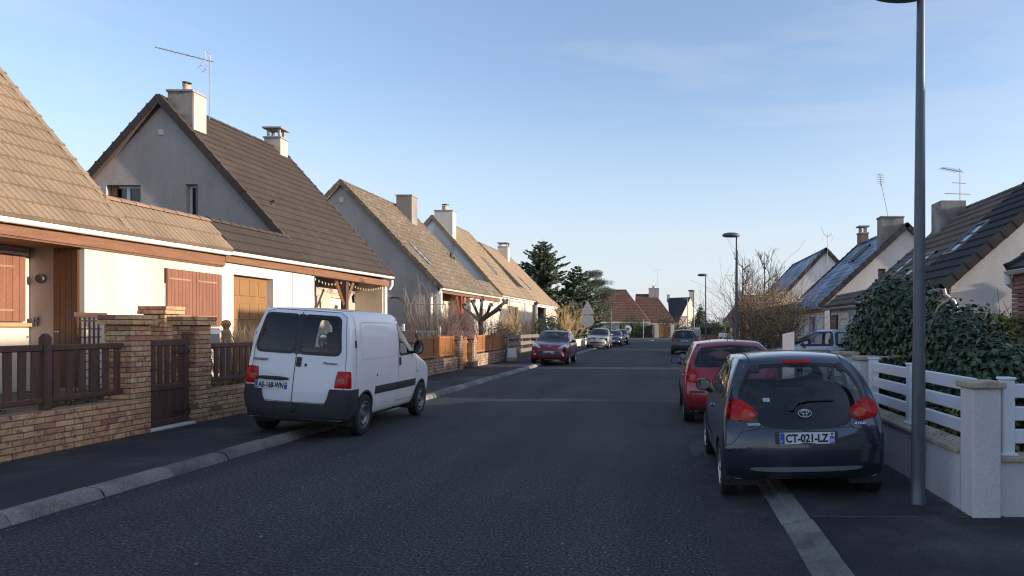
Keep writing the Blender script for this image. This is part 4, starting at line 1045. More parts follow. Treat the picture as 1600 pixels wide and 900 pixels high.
    def plate(s, x, z, mode, w=.52, h=.11, txt=None, dep=None, tilt=0, y=None, blur=False):
        hp, nn = s.hit(x, z, mode); sg = -1 if mode == 'R' else 1
        yy = (hp.y if y is None else y)+sg*.012
        U = Vector((1, 0, 0)) if mode == 'R' else Vector((-1, 0, 0)); V = Vector((0, math.sin(tilt)*-sg, math.cos(tilt))).normalized(); N = U.cross(V)
        O = Vector((x, yy, z)); b = MB(); b.obox(basis(O-N*.004, U, V, N), w, h, .012); p = b.build('number_plate', plate_w, s.root, local=True)
        b = MB(); b.obox(basis(O-U*(w/2-.024)+N*.0025, U, V, N), .042, h-.006, .002); b.build('blue_band', plate_b, p, local=True)
        b = MB(); b.obox(basis(O+U*(w/2-.024)-V*h*.16+N*.0025, U, V, N), .042, h*.62, .002); b.build('blue_band', plate_b, p, local=True)
        if txt:
            text_mb(txt, h*.98, O-U*(w/2-.056)-V*h*.335+N*.003, U, V, .002, w-.115, .0035).build('lettering', ink, p, local=True)
            text_mb('F', h*.34, O-U*(w/2-.015)-V*h*.36+N*.004, U, V, .001, .014).build('lettering', plate_w, p, local=True)
            if dep: text_mb(dep, h*.42, O+U*(w/2-.043)-V*h*.36+N*.004, U, V, .001, .037, .001).build('lettering', plate_w, p, local=True)
            for k in range(8): pass
            b = MB(); b.lathe([(0, .001), (.014, .001)], 10, (0, 0, 0)); 
            b.v = [tuple(O+U*(w/2-.024+q[0])+V*(h*.34+q[1])+N*.003) for q in b.v]; b.build('region_mark', badge_d, p, local=True)
        elif blur:
            b = MB()
            for k in range(7):
                if k in (2, 5): continue
                b.obox(basis(O+U*(-w/2+.085+k*.055)+N*.003, U, V, N), .034, h*.55, .002)
            b.build('lettering', ink, p, local=True)
        return p
    def side_mirror(s, x, y, z, mat, rx=.10, rz=.075, face=True):
        sg = 1 if x > 0 else -1; b = MB(); n = 18
        prof = [(1.0, 0), (1.02, .02), (.92, .07), (.6, .115), (0, .13)]; vs = []; fs = []
        for rr, dy in prof:
            for k in range(n): a = 2*math.pi*k/n; vs.append((x+rx*rr*math.copysign(abs(math.cos(a))**.8, math.cos(a)), y+dy, z+rz*rr*math.copysign(abs(math.sin(a))**.8, math.sin(a))))
        for q in range(len(prof)-1):
            for k in range(n): fs.append((q*n+k, q*n+(k+1) % n, (q+1)*n+(k+1) % n, (q+1)*n+k))
        b.add(vs, fs); h = b.build('side_mirror', mat, s.root, local=True); smooth_angle(h, 60)
        hp, _ = s.hit(y+.05, z-.07, 'S+' if sg > 0 else 'S-')
        MB().tube([(x-sg*rx*.3, y+.07, z-rz*.7), (hp.x, y+.05, z-.09)], .028, 6).build('mirror_arm', trim_b, h, local=True)
        b = MB(); vs = [(x+rx*.90*math.copysign(abs(math.cos(2*math.pi*k/n))**.8, math.cos(2*math.pi*k/n)), y+.006, z+rz*.88*math.copysign(abs(math.sin(2*math.pi*k/n))**.8, math.sin(2*math.pi*k/n))) for k in range(n)]
        b.add(vs, [tuple(range(n))]); b.build('mirror_glass', mirror_m, h, local=True)
        return h
    def seats(s, rows, z=.42, w=.44, hx=.34, tall=1.08, hr=True):
        for y in rows:
            for sx in (-1, 1):
                b = MB(); b.bbox(sx*hx-w/2, sx*hx+w/2, y, y+.45, z-.12, z+.06, .05); o = b.build('seat', seat_m, s.root, local=True)
                b = MB(); m = basis(Vector((sx*hx, y-.10, (z+tall-.18)/2+.02)), Vector((1, 0, 0)), Vector((0, .98, .18)), Vector((0, -.18, .98)))
                bb = MB(); bb.bbox(-w/2, w/2, -.06, .06, -(tall-.18-z)/2, (tall-.18-z)/2, .05); b.add([m @ Vector(v) for v in bb.v], bb.f); b.build('seat_back', seat_m, o, local=True)
                if hr: b = MB(); b.bbox(sx*hx-.13, sx*hx+.13, y-.26, y-.16, tall-.16, tall+.04, .04); b.build('headrest', seat_m, o, local=True)
    def steering(s, x, y, z):
        pts = [(x+.18*math.cos(a), y-.06*math.sin(a), z+.17*math.sin(a)) for a in [2*math.pi*k/20 for k in range(20)]]
        MB().tube(pts, .015, 6, closed=True).build('steering_wheel', trim_b, s.root, local=True)
    def dash(s, y, z, w):
        b = MB(); b.bbox(-w, w, y-.12, y+.25, z-.25, z, .05); b.build('dashboard', liner_m, s.root, local=True)
    def finish(s, loc, rz=0, roll=0, liner=True):
        me = bpy.data.meshes.new('body'); s.bm.normal_update(); s.bm.to_mesh(me); me.materials.append(s.pm)
        me.polygons.foreach_set('use_smooth', [True]*len(me.polygons)); o = bpy.data.objects.new('body', me); o.parent = s.root; COL.objects.link(o)
        if liner:
            for v in s.bm.verts: v.co -= v.normal*.022
            m2 = bpy.data.meshes.new('cabin_lining'); s.bm.to_mesh(m2); m2.materials.append(liner_m); m2.polygons.foreach_set('use_smooth', [True]*len(m2.polygons))
            q = bpy.data.objects.new('cabin_lining', m2); q.parent = s.root; COL.objects.link(q)
        s.bm.free(); s.root.location = loc; s.root.rotation_euler = (0, roll, rz)
        return s.root

# ------------------------------------------------------------------ small dark blue-grey hatchback, seen from behind
AY = dict(dims=(3.405, 1.615, 1.465), xf=[0, .5, .86, 1],
    ys=[-1.70, -1.56, -1.15, -.45, .25, .85, 1.30, 1.56, 1.70], zl=[.22, .31, .52, .74, .95], wl=[.755, .80, .812, .805, .755],
    deck=[.93, .95, .955, .95, .955, .97, .90, .82, .72], tp=[.93, .985, 1, 1, 1, .99, .965, .93, .84],
    yr=[-1.62, -1.70, -1.71, -1.68, -1.55], yf=[1.62, 1.70, 1.71, 1.68, 1.58], bow=(.16, .22),
    g=(0, 5), tm=[.52, 1.0], yg=[[-1.45, -1.33, -1.02, -.45, .22, .58], [-1.24, -1.08, -.82, -.40, .05, .28]],
    wg=[[.645, .685, .70, .715, .70, .64], [.53, .565, .58, .58, .55, .49]], zr=[1.415, 1.455, 1.475, 1.475, 1.465, 1.40])
c = Car('parked_car', 'small dark blue-grey hatchback parked half on the right pavement, nearest the camera', 'car', AY, paint('paint_bluegrey', (.050, .058, .072), .6, .24), 'cars parked along the street', 4)
HG = chaikin([(0, 1.335), (.22, 1.335), (.44, 1.32), (.52, 1.24), (.61, 1.04), (.59, .95), (.45, .87), (.42, .78), (.30, .755), (0, .75),
              (-.30, .755), (-.42, .78), (-.45, .87), (-.59, .95), (-.61, 1.04), (-.52, 1.24), (-.44, 1.32), (-.22, 1.335)], 2)
c.glass('tailgate_glass', HG, 'R', glass_car, .035, .05)
LGHT = chaikin([(.435, .86), (.46, .91), (.56, .985), (.64, 1.02), (.70, .99), (.745, .90), (.735, .835), (.68, .80), (.50, .795)], 2)
for sg in (1, -1):
    ol = LGHT if sg > 0 else mirror_out(LGHT)
    lt = c.patch('tail_light', ol, 'R', lamp_red, .006, .022, .035)
    e = chaikin([(sg*x, z) for x, z in ((.46, .855), (.53, .915), (.60, .915), (.62, .86), (.58, .82), (.50, .815))], 2)
    c.patch('indicator_lens', e if sg > 0 else e[::-1], 'R', lamp_orange, .023, .008, .03, lt)
    c.patch('reverse_lens', ellipse(sg*.495, .85, .026, .024), 'R', lamp_pale, .031, .006, .02, lt)
    c.patch('bumper_reflector', chaikin([(sg*x, z) for x, z in ((.50, .565), (.72, .575), (.775, .545), (.76, .50), (.62, .50))], 2), 'R', c.pm, .008, .004, .03)
    c.line('panel_gap', [(sg*x, z) for x, z in ((.42, .765), (.46, .73), (.60, .70), (.70, .58), (.79, .56))], 'R', .006, trim_b)
    c.patch('hatch_hinge', rrect(sg*.43-.045, sg*.43+.045, 1.265, 1.345, .03), 'R', trim_b, .012, .015, .03)
c.line('panel_gap', [(-.46, .74), (-.40, .735), (0, .725), (.40, .735), (.46, .74)], 'R', .005, trim_b)
c.line('panel_gap', [(-.43, .555), (-.30, .545), (.30, .545), (.43, .555)], 'R', .005, trim_b)
c.patch('brake_light', rrect(-.145, .145, 1.352, 1.382, .013), 'R', lamp_red, .010, .004, .03)
c.patch('plate_recess', rrect(-.30, .30, .585, .705, .02), 'R', trim_b, .008, 0, .05)
c.plate(0, .645, 'R', .52, .11, 'CT-021-LZ', '28', .05)
c.patch('bumper_trim', chaikin([(-.56, .345), (-.45, .318), (.45, .318), (.56, .345), (.45, .362), (-.45, .362)], 1), 'R', M('bumper_grey', (.17, .19, .22), .4, .05), .010, .006, .04)
c.patch('tailgate_lock', ellipse(0, .728, .026, .02), 'R', trim_b, .012, .006, .02)
# three-ellipse emblem
hp, nn = c.hit(0, .868, 'R'); U, V = Vector((1, 0, 0)), Vector((0, -nn.z, nn.y)).normalized(); V = V if V.z > 0 else -V
O = hp+nn*.016; b = MB()
for cx, cz, rx, rz in ((0, 0, .062, .042), (0, .012, .040, .018), (0, -.001, .018, .040)):
    b.tube([O+U*(cx+rx*math.cos(a))+V*(cz+rz*math.sin(a)) for a in [2*math.pi*k/28 for k in range(28)]], .0048, 6, closed=True)
b.build('emblem', badge_m, c.root, local=True)
hp, _ = c.hit(-.50, .75, 'R'); text_mb('TOYOTA', .03, (-.555, hp.y-.006, .762), (1, 0, 0), (0, .25, 1), .004, .13, .001).build('lettering', badge_m, c.root, local=True)
hp, _ = c.hit(.53, .75, 'R'); text_mb('AYGO', .034, (.475, hp.y-.006, .757), (1, 0, 0), (0, .25, 1), .004, .115, .001, .3).build('lettering', badge_m, c.root, local=True)
def rp(x, z, o=.03, car=None): h, n_ = (car or c).hit(x, z, 'R'); return h+n_*o
w_ = MB().tube([rp(-.115, .905, .035), rp(-.06, .965, .035), rp(.03, .985, .03), rp(.30, .985, .02)], [.016, .013, .011, .006], 6).build('rear_wiper', trim_b, c.root, local=True)
MB().lathe([(0, .05), (.022, .04), (.03, 0)], 12, rp(-.115, .905, 0), 'Z').build('wiper_pivot', trim_b, w_, local=True)
c.patch('sticker', rrect(-.385, -.32, .985, 1.02, .004), 'R', M('sticker_blue', (.40, .52, .60), .5, .2, 40), .006, 0, .04)
for md in ('S-', 'S+'):
    c.glass('side_window', rpoly([(-.30, .985), (-.30, 1.37), (.10, 1.39), (.34, 1.29), (.72, 1.0)], .07), md, glass_car2, .03)
    c.glass('side_window', rpoly([(-.37, .99), (-.37, 1.36), (-.80, 1.345), (-1.08, 1.24), (-1.20, 1.08), (-1.05, 1.0)], .08), md, glass_car2, .03)
    c.line('panel_gap', [(-.33, 1.0), (-.34, .6), (-.36, .34), (.60, .33), (.78, .5), (.80, .95)], md, .007, trim_b)
    c.line('door_trim', [(-.30, .50), (.70, .50)], md, .03, trim_b, .006)
    c.patch('door_handle', rrect(-.25, -.10, .80, .83, .013), md, c.pm, .02, .01, .03)
c.glass('windscreen', chaikin([(-.60, 1.0), (.60, 1.0), (.50, 1.36), (0, 1.39), (-.50, 1.36)], 2), 'F', glass_car2, .04)
for y in (-1.19, 1.15):
    c.arch(y, .315, .285)
    for sg in (-1, 1): c.wheel(sg*.715, y, .285, .165, 'cover')
c.side_mirror(-.845, .52, 1.005, gloss_b, .088, .075); c.side_mirror(.845, .52, 1.005, gloss_b, .088, .075)
c.seats([-.28, -.95], .45, .44, .33, 1.10); c.steering(-.33, .35, .86); c.dash(.5, .93, .62)
MB().tube([(.0, .12, 1.475), (.05, .05, 1.62)], .006, 5).build('aerial', trim_b, c.root, local=True) if False else None
c.line('roof_seam', [(-.47, -1.15), (-.47, -.6), (-.48, .2)], 'T', .012, trim_b, .003); c.line('roof_seam', [(.47, -1.15), (.47, -.6), (.48, .2)], 'T', .012, trim_b, .003)
aygo = c.finish((1.355, 8.36, .015), R(.3), R(-1.0)); aygo.scale = (1, 1, .97)

# ------------------------------------------------------------------ white panel van, two wheels on the pavement
VN = dict(dims=(4.16, 1.70, 1.90), xf=[0, .55, .9, 1], 
    ys=[-2.07, -1.95, -1.2, -.4, .35, 1.02, 1.5, 1.85, 2.07], zl=[.26, .36, .64, .90, 1.12], wl=[.76, .82, .855, .855, .835],
    deck=[1.12, 1.12, 1.12, 1.12, 1.13, 1.16, 1.05, .94, .80], tp=[.975, .995, 1, 1, 1, .99, .965, .93, .84],
    yr=[-2.02, -2.07, -2.07, -2.05, -2.02], yf=[2.0, 2.07, 2.08, 2.03, 1.93], bow=(.07, .26),
    g=(0, 5), tm=[.5, 1.0], yg=[[-1.98, -1.90, -1.2, -.4, .30, .74], [-1.90, -1.80, -1.15, -.4, .15, .36]],
    wg=[[.785, .80, .805, .805, .79, .735], [.66, .70, .71, .71, .68, .60]], zr=[1.85, 1.89, 1.91, 1.91, 1.88, 1.78], crown=.03)
c = Car('delivery_van', 'white panel van with black bumpers parked with its left wheels on the pavement', 'van', VN, paint('paint_white', (.78, .79, .81), 0, .35, .03), None, 4)
WL = rrect(-.705, -.075, 1.23, 1.77, .07); WL[4:8] = [(x+.075, z) for x, z in WL[4:8]]
WR = rrect(.0, .64, 1.23, 1.77, .07); WR[0:4] = [(x-.06, z) for x, z in WR[0:4]]
c.glass('rear_window', WL, 'R', glass_car2, .045, .06); c.glass('rear_window', WR, 'R', glass_car2, .045, .06)
c.line('door_gap', [(-.04, 1.86), (-.04, .50)], 'R', .012, trim_b)
c.patch('window_pillar', rrect(-.085, .01, 1.21, 1.79, .01), 'R', gloss_b, .0035, 0, .06)
c.line('door_gap', [(-.04, .52), (-.70, .53), (-.755, .60), (-.745, 1.10), (-.74, 1.3), (-.62, 1.80), (-.5, 1.845), (.55, 1.845), (.66, 1.78), (.735, 1.3), (.745, 1.1), (.755, .6), (.70, .53), (-.04, .52)], 'R', .007, trim_b)
c.pivot = (.55, -1.75)
BMP = [(-.70, .29), (.70, .29), (.70, .515), (-.70, .515)]
bp_ = c.patch('bumper', BMP, 'R', trim_b, .022, .0, .05)
for cm in ('C+', 'C-'): c.patch('bumper_corner', [(-.16, .29), (.62, .29), (.60, .48), (.52, .62), (.50, .735), (-.005, .735), (-.03, .60), (-.07, .515), (-.16, .515)], cm, trim_b, .0225, 0, .04, bp_)
for md in ('S+', 'S-'):
    c.patch('side_trim', chaikin([(-1.03, .60), (-1.03, .72), (-1.0, .725), (-.06, .725), (-.06, .60)], 0), md, trim_b, .010, .006, .05)
    c.patch('side_trim', [(-.045, .60), (-.045, .725), (.90, .725), (.92, .60)], md, trim_b, .010, .006, .05)
    c.glass('side_window', rpoly([(.04, 1.18), (.04, 1.70), (.26, 1.70), (.50, 1.55), (.86, 1.20)], .06), md, glass_car2, .04)
    pr = rrect(-1.58, -.12, 1.16, 1.72, .10); c.line('panel_pressing', pr, md, .018, M('pressing_shade', (.55, .56, .58), .4, .02), .002, True)
    c.patch('pressed_panel', rrect(-1.56, -.14, 1.18, 1.70, .09), md, c.pm, -.004, 0, .06, wall=.0)
    c.line('door_gap', [(-.03, 1.76), (-.03, .40)], md, .008, trim_b); c.line('door_gap', [(-.03, .40), (.85, .39), (.93, .55), (.93, .9), (.90, 1.18), (.50, 1.62), (.32, 1.75), (-.03, 1.77)], md, .008, trim_b)
    c.line('door_gap', [(-1.80, .76), (-1.795, 1.2), (-1.74, 1.80)], md, .007, trim_b)
    c.patch('door_handle', rrect(.01, .07, 1.0, 1.15, .025), md, trim_b, .016, .01, .03)
    c.patch('hinge_cover', rrect(-1.82, -1.77, 1.34, 1.45, .01), md, trim_b, .008, .004, .03)
    c.patch('indicator', rrect(.98, 1.04, .84, .87, .01), md, lamp_orange, .006, .004, .02)
    cm = 'C-' if md == 'S-' else 'C+'
    lt = c.patch('tail_light', rpoly([(.06, .755), (.075, .90), (.10, 1.0), (.27, 1.0), (.29, .755)], .02), cm, lamp_red, .012, .006, .03)
    c.patch('reverse_lens', rpoly([(.09, .825), (.105, .895), (.20, .895), (.20, .825)], .01), cm, lamp_pale, .018, .004, .025, lt)
c.patch('plate_lamp_strip', chaikin([(-.66, .82), (-.64, .87), (-.12, .875), (-.10, .82)], 1), 'R', trim_b, .028, .012, .03)
c.plate(-.385, .745, 'R', .52, .11, 'AE-168-WN', None)
c.patch('door_handle', rrect(-.02, .055, 1.03, 1.17, .018), 'R', trim_b, .016, .008, .03)
c.patch('door_lock', ellipse(.13, 1.06, .018, .025), 'R', trim_b, .008, .004, .02)
hp, _ = c.hit(-.5, 1.1, 'R'); text_mb('PEUGEOT', .045, (-.72, hp.y-.012, 1.09), (1, 0, 0), (0, .02, 1), .005, .235, .002).build('lettering', badge_d, c.root, local=True)
hp, _ = c.hit(.5, 1.1, 'R'); text_mb('Partner', .05, (.40, hp.y-.012, 1.09), (1, 0, 0), (0, .02, 1), .005, .24, .001, .35).build('lettering', badge_d, c.root, local=True)
c.patch('fuel_cap', ellipse(-1.0, .86, .055, .085), 'S+', c.pm, .004, .003, .03); c.patch('fuel_lock', ellipse(-1.0, .90, .016, .02), 'S+', trim_b, .010, .004, .02)
c.glass('windscreen', chaikin([(-.68, 1.24), (.68, 1.24), (.56, 1.74), (-.56, 1.74)], 2), 'F', glass_car2, .05)
for y in (-1.40, 1.28):
    c.arch(y, .355, .315, .03)
    for sg in (-1, 1): c.wheel(sg*.765, y, .315, .18, 'cover', rim_d)
c.side_mirror(.955, .64, 1.30, trim_b, .09, .125); c.side_mirror(-.955, .64, 1.30, trim_b, .09, .125)
c.seats([.05], .62, .46, .36, 1.45); c.steering(-.36, .62, 1.12); c.dash(.72, 1.14, .66)
b = MB(); b.bbox(-.5, -.1, -1.2, -.7, .5, 1.25, .04); b.build('cargo_box', M('cardboard', (.30, .22, .14), .9, .1), c.root, local=True)
MB().tube([(0, -1.9, .40), (0, -2.12, .40), (0, -2.18, .42), (0, -2.18, .50)], .022, 8).build('tow_bar', trim_b, c.root, local=True)
b = MB(); b.box(-.6, .6, -1.8, 1.7, .20, .26); b.build('underbody', liner_m, c.root, local=True)
van = c.finish((-5.53, 12.42, .052), R(-.3), R(4.0)); van.scale = (.93, .945, 1.03)

# ------------------------------------------------------------------ generic family of hatchbacks for the rest
def hatch_spec(L_, W_, H_, cowl, head, rear_top, boot=.0, belt=.93, nose=.70):
    h = L_/2; k = H_/1.48
    return dict(dims=(L_, W_, H_), xf=[0, .5, .86, 1],
        ys=[-h, -h+.14, -h*.66, -.35, .3, cowl, (cowl+h)/2, h-.16, h], zl=[.22, .32, .54, .76, belt], wl=[W_*.435, W_*.482, W_*.5, W_*.498, W_*.468],
        deck=[belt, belt+.01, belt+.01, belt, belt, belt+.03, belt-.03, belt-.13, nose], tp=[.93, .985, 1, 1, 1, .99, .965, .925, .82],
        yr=[-h+.08, -h, -h, -h+.03, -h+.12], yf=[h-.08, h, h, h-.04, h-.14], bow=(.17, .30),
        g=(0, 5), tm=[.5, 1.0], yg=[[-h+.25, -h+.36, -h*.62, -.35, .22, (cowl+head)/2+.05], [-h+rear_top, -h+rear_top+.16, -h*.5, -.3, .05, head]],
        wg=[[W_*.40, W_*.425, W_*.44, W_*.445, W_*.435, W_*.395], [W_*.31, W_*.335, W_*.345, W_*.35, W_*.34, W_*.305]], zr=[H_-.05, H_-.015, H_, H_, H_-.015, H_-.07])

def side_glass(c, L_, cowl, head, belt, H_, back, mats=glass_car2, bars=True):
    h = L_/2
    for md in ('S-', 'S+'):
        zb, zt = belt+.04, H_-.10
        c.glass('side_window', rpoly([(-.18, zb), (-.18, zt), (head-.12, zt-.01), ((head+cowl)/2-.02, (zt+zb)/2+.07), (cowl-.10, zb)], .07), md, mats, .03)
        c.glass('side_window', rpoly([(-.26, zb), (-.26, zt), (back+.20, zt-.05), (back, (zt+zb)/2+.02), (back+.12, zb)], .08), md, mats, .03)
        c.line('panel_gap', [(-.22, zb), (-.22, .36), (cowl-.1, .35), (cowl+.02, .55), (cowl, belt)], md, .007, trim_b); c.line('panel_gap', [(-.22, .36), (back+.35, .36), (back+.18, .7), (back+.1, belt)], md, .007, trim_b)
        for y in (-.12, back+.32): c.patch('door_handle', rrect(y, y+.16, belt-.14, belt-.11, .012), md, c.pm, .02, .01, .03)
        c.line('door_trim', [(-1.0, .52), (cowl, .52)], md, .035, trim_b, .006)
def wheels_all(c, yr, yf, r, W_, style='alloy'):
    for y in (yr, yf):
        c.arch(y, r+.035, r)
        for sg in (-1, 1): c.wheel(sg*(W_/2-.10), y, r, .19, style)

# red hatchback behind the blue-grey one
sp = hatch_spec(3.99, 1.71, 1.49, .95, .20, .52, belt=.95)
c = Car('parked_car', 'red hatchback parked on the right just beyond the blue-grey hatchback', 'car', sp, paint('paint_red', (.33, .02, .028), .25, .26), 'cars parked along the street', 4)
c.glass('rear_window', rpoly([(-.66, 1.03), (.66, 1.03), (.53, 1.345), (0, 1.38), (-.53, 1.345)], .09), 'R', glass_car, .035, .06)
for sg in (1, -1):
    ol = [(sg*x, z) for x, z in ((.56, .76), (.58, .90), (.66, .985), (.74, .98), (.80, .88), (.79, .76), (.66, .74))]
    lt = c.patch('tail_light', chaikin(ol, 2), 'R', lamp_red, .006, .02, .04); c.patch('reverse_lens', ellipse(sg*.68, .85, .055, .045), 'R', lamp_pale, .024, .006, .03, lt)
    c.patch('bumper_insert', rrect(sg*.62-.13, sg*.62+.13, .565, .60, .01), 'R', trim_b, .008, 0, .05)
c.line('panel_gap', [(-.64, 1.0), (-.55, .76), (-.54, .62), (.54, .62), (.55, .76), (.64, 1.0)], 'R', .007, trim_b)
c.patch('plate_recess', rrect(-.30, .30, .60, .73, .02), 'R', trim_b, .006, 0, .05); c.plate(0, .66, 'R', blur=True)
c.patch('lower_bumper', chaikin([(-.72, .34), (-.68, .24), (.68, .24), (.72, .34)], 1), 'R', trim_b, .008, 0, .06)
hp, nn = c.hit(0, .86, 'R'); b = MB(); b.tube([hp+Vector((x, -.012, z)) for x, z in ((0, .05), (.035, 0), (0, -.05), (-.035, 0))], .007, 5, closed=True); b.build('emblem', badge_m, c.root, local=True)
MB().tube([rp(0, 1.03, .03, c), rp(.1, 1.07, .025, c), rp(.34, 1.09, .02, c)], .010, 5).build('rear_wiper', trim_b, c.root, local=True)
side_glass(c, 3.99, .95, .2, .95, 1.49, -1.45)
c.glass('windscreen', chaikin([(-.64, 1.02), (.64, 1.02), (.52, 1.38), (-.52, 1.38)], 2), 'F', glass_car2, .04)
wheels_all(c, -1.33, 1.24, .30, 1.71)
c.side_mirror(-.93, .62, 1.04, trim_b, .10, .07); c.side_mirror(.93, .62, 1.04, trim_b, .10, .07)
c.seats([-.22, -1.05], .48, .46, .36, 1.16); c.dash(.62, .97, .64); c.steering(-.36, .5, .92)
MB().tube([(0, -1.02, 1.47), (0, -1.12, 1.60)], [.008, .005], 5).build('aerial', trim_b, c.root, local=True)
clio = c.finish((1.19, 14.1, .02), R(.2), R(-1)); clio.scale = (1, 1, .975)

# grey estate with roof rails further up on the right
sp = hatch_spec(4.35, 1.76, 1.58, 1.05, .35, .34, belt=.98)
c = Car('parked_car', 'dark grey estate with roof rails parked far up on the right of the road', 'car', sp, paint('paint_darkgrey', (.075, .07, .075), .5, .3), 'cars parked along the street', 3)
c.glass('rear_window', rpoly([(-.67, 1.06), (.67, 1.06), (.56, 1.46), (-.56, 1.46)], .07), 'R', glass_car, .05, .08)
for sg in (1, -1):
    c.patch('tail_light', chaikin([(sg*x, z) for x, z in ((.66, .80), (.68, 1.10), (.74, 1.25), (.80, 1.05), (.84, .80))], 1), 'R', lamp_red, .01, .02, .05)
    b = MB(); b.tube([(sg*.58, -1.3, 1.56), (sg*.58, -1.2, 1.62), (sg*.58, .1, 1.62), (sg*.58, .2, 1.56)], .022, 6); b.build('roof_rail', alu, c.root, local=True)
c.plate(0, .86, 'R', blur=True)
c.patch('bumper', chaikin([(-.84, .58), (-.8, .30), (.8, .30), (.84, .58)], 1), 'R', trim_b, .012, .01, .07)
side_glass(c, 4.35, 1.05, .35, .98, 1.58, -1.75); c.glass('windscreen', chaikin([(-.64, 1.06), (.64, 1.06), (.52, 1.46), (-.52, 1.46)], 2), 'F', glass_car2, .05)
wheels_all(c, -1.36, 1.30, .31, 1.76); c.side_mirror(-.96, .72, 1.08, c.pm, .10, .07); c.side_mirror(.96, .72, 1.08, c.pm, .10, .07)
c.seats([-.2, -1.05], .5, .46, .36, 1.22)
c.finish((1.32, 47.2, .02), R(-.5), 0)

# cars facing the camera on the left
def front_car(name, lab, sp, pm, cowl, head, belt, H_, L_, W_, wb, r, hl, grille, loc, rz, roll=0, emblem=None, lvl=3, fog=True, back=None, gr2=None, clear=True):
    c = Car(name, lab, 'car', sp, pm, 'cars parked along the street', lvl)
    c.glass('windscreen', rpoly([(-W_*.415, belt+.05), (W_*.415, belt+.05), (W_*.335, H_-.115), (0, H_-.085), (-W_*.335, H_-.115)], .08), 'F', glass_wind, .04)
    for sg in (1, -1):
        o = chaikin([(sg*x, z) for x, z in hl], 1); l_ = c.patch('headlight', o, 'F', lamp_clear, .006, .02, .05)
        cx = sum(p[0] for p in o)/len(o); cz = sum(p[1] for p in o)/len(o)
        c.patch('lamp_bowl', ellipse(cx+sg*.03, cz, .05, .045), 'F', chrome, .026, .008, .03, l_)
        if fog: c.patch('fog_lamp', ellipse(sg*W_*.37, .42, .045, .04), 'F', lamp_clear, .012, .006, .03)
    for g in grille: c.patch('grille', chaikin(g, 1), 'F', trim_b, .008, 0, .06)
    c.plate(0, .50 if gr2 is None else gr2, 'F', blur=True)
    if emblem: emblem(c)
    c.line('bonnet_gap', [(-W_*.40, belt+.0), (-W_*.36, hl[0][1]+.05), (-.3, hl[0][1]), (.3, hl[0][1]), (W_*.36, hl[0][1]+.05), (W_*.40, belt)], 'F', .007, trim_b)
    side_glass(c, L_, cowl, head, belt, H_, back or -L_/2+.55)
    c.glass('rear_window', rpoly([(-W_*.37, belt+.08), (W_*.37, belt+.08), (W_*.30, H_-.12), (-W_*.30, H_-.12)], .08), 'R', glass_car, .05)
    wheels_all(c, L_/2-.78-wb, L_/2-.78, r, W_)
    for sg in (1, -1): c.side_mirror(sg*(W_/2+.09), cowl-.32, belt+.11, c.pm, .10, .075)
    c.seats([-.15, -.95], .5, .46, .36, H_-.36); c.dash(cowl-.35, belt+.03, W_*.37)
    return c.finish(loc, rz, roll)
def chevrons(c):
    for dz in (0, .055):
        hp, _ = c.hit(0, .80+dz, 'F'); b = MB(); b.tube([hp+Vector((-.075, .012, -.03)), hp+Vector((0, .014, .02)), hp+Vector((.075, .012, -.03))], .012, 5); b.build('emblem', chrome, c.root, local=True)
def diamond(c):
    hp, _ = c.hit(0, .80, 'F'); b = MB(); b.tube([hp+Vector((x, .014, z)) for x, z in ((0, .08), (.055, 0), (0, -.08), (-.055, 0))], .011, 5, closed=True); b.build('emblem', chrome, c.root, local=True)
sp = hatch_spec(3.94, 1.73, 1.53, 1.02, .30, .40, belt=.97, nose=.72)
front_car('parked_car', 'dark red hatchback facing the camera on the left beyond the orange fence', sp, paint('paint_crimson', (.24, .018, .045), .35, .28), 1.02, .3, .97, 1.53, 3.94, 1.73, 2.466, .30,
          [(.36, .72), (.42, .78), (.62, .90), (.80, .95), (.83, .82), (.70, .70)], [[(-.50, .36), (-.56, .48), (-.48, .60), (.48, .60), (.56, .48), (.50, .36)]], (-5.25, 33.6, .06), R(180.5), R(-3), chevrons, 4, gr2=.54)
sp = hatch_spec(4.26, 1.81, 1.62, 1.15, .50, .34, belt=1.0, nose=.78)
front_car('parked_car', 'beige people carrier facing the camera in front of the orange gate', sp, paint('paint_beige', (.42, .385, .35), .5, .3), 1.15, .5, 1.0, 1.62, 4.26, 1.81, 2.685, .31,
          [(.50, .74), (.54, .84), (.70, .93), (.84, .92), (.86, .80), (.74, .73)], [[(-.45, .76), (-.42, .86), (-.14, .84), (-.12, .76)], [(.12, .76), (.14, .84), (.42, .86), (.45, .76)], [(-.62, .40), (-.66, .52), (.66, .52), (.62, .40)]], (-5.35, 58.2, .08), R(180), R(-2), diamond, gr2=.62)
sp = hatch_spec(4.0, 1.70, 1.46, 1.0, .30, .40, belt=.93)
front_car('parked_car', 'dark blue car tucked behind the beige people carrier', sp, paint('paint_navy', (.02, .028, .06), .4, .28), 1.0, .3, .93, 1.46, 4.0, 1.70, 2.5, .30,
          [(.46, .68), (.50, .76), (.68, .84), (.80, .84), (.80, .72)], [[(-.4, .60), (-.4, .70), (.4, .70), (.4, .60)]], (-4.72, 66.0, .04), R(180), 0, lvl=3)
sp = hatch_spec(4.4, 1.76, 1.55, 1.1, .40, .36, belt=.98)
front_car('parked_car', 'blackish car last in the left row, behind the dark blue one', sp, paint('paint_black', (.014, .014, .017), .3, .28), 1.1, .4, .98, 1.55, 4.4, 1.76, 2.6, .31,
          [(.46, .70), (.50, .78), (.68, .86), (.80, .86), (.80, .74)], [[(-.4, .62), (-.4, .72), (.4, .72), (.4, .62)]], (-4.55, 73.2, .02), R(180), 0, lvl=3)
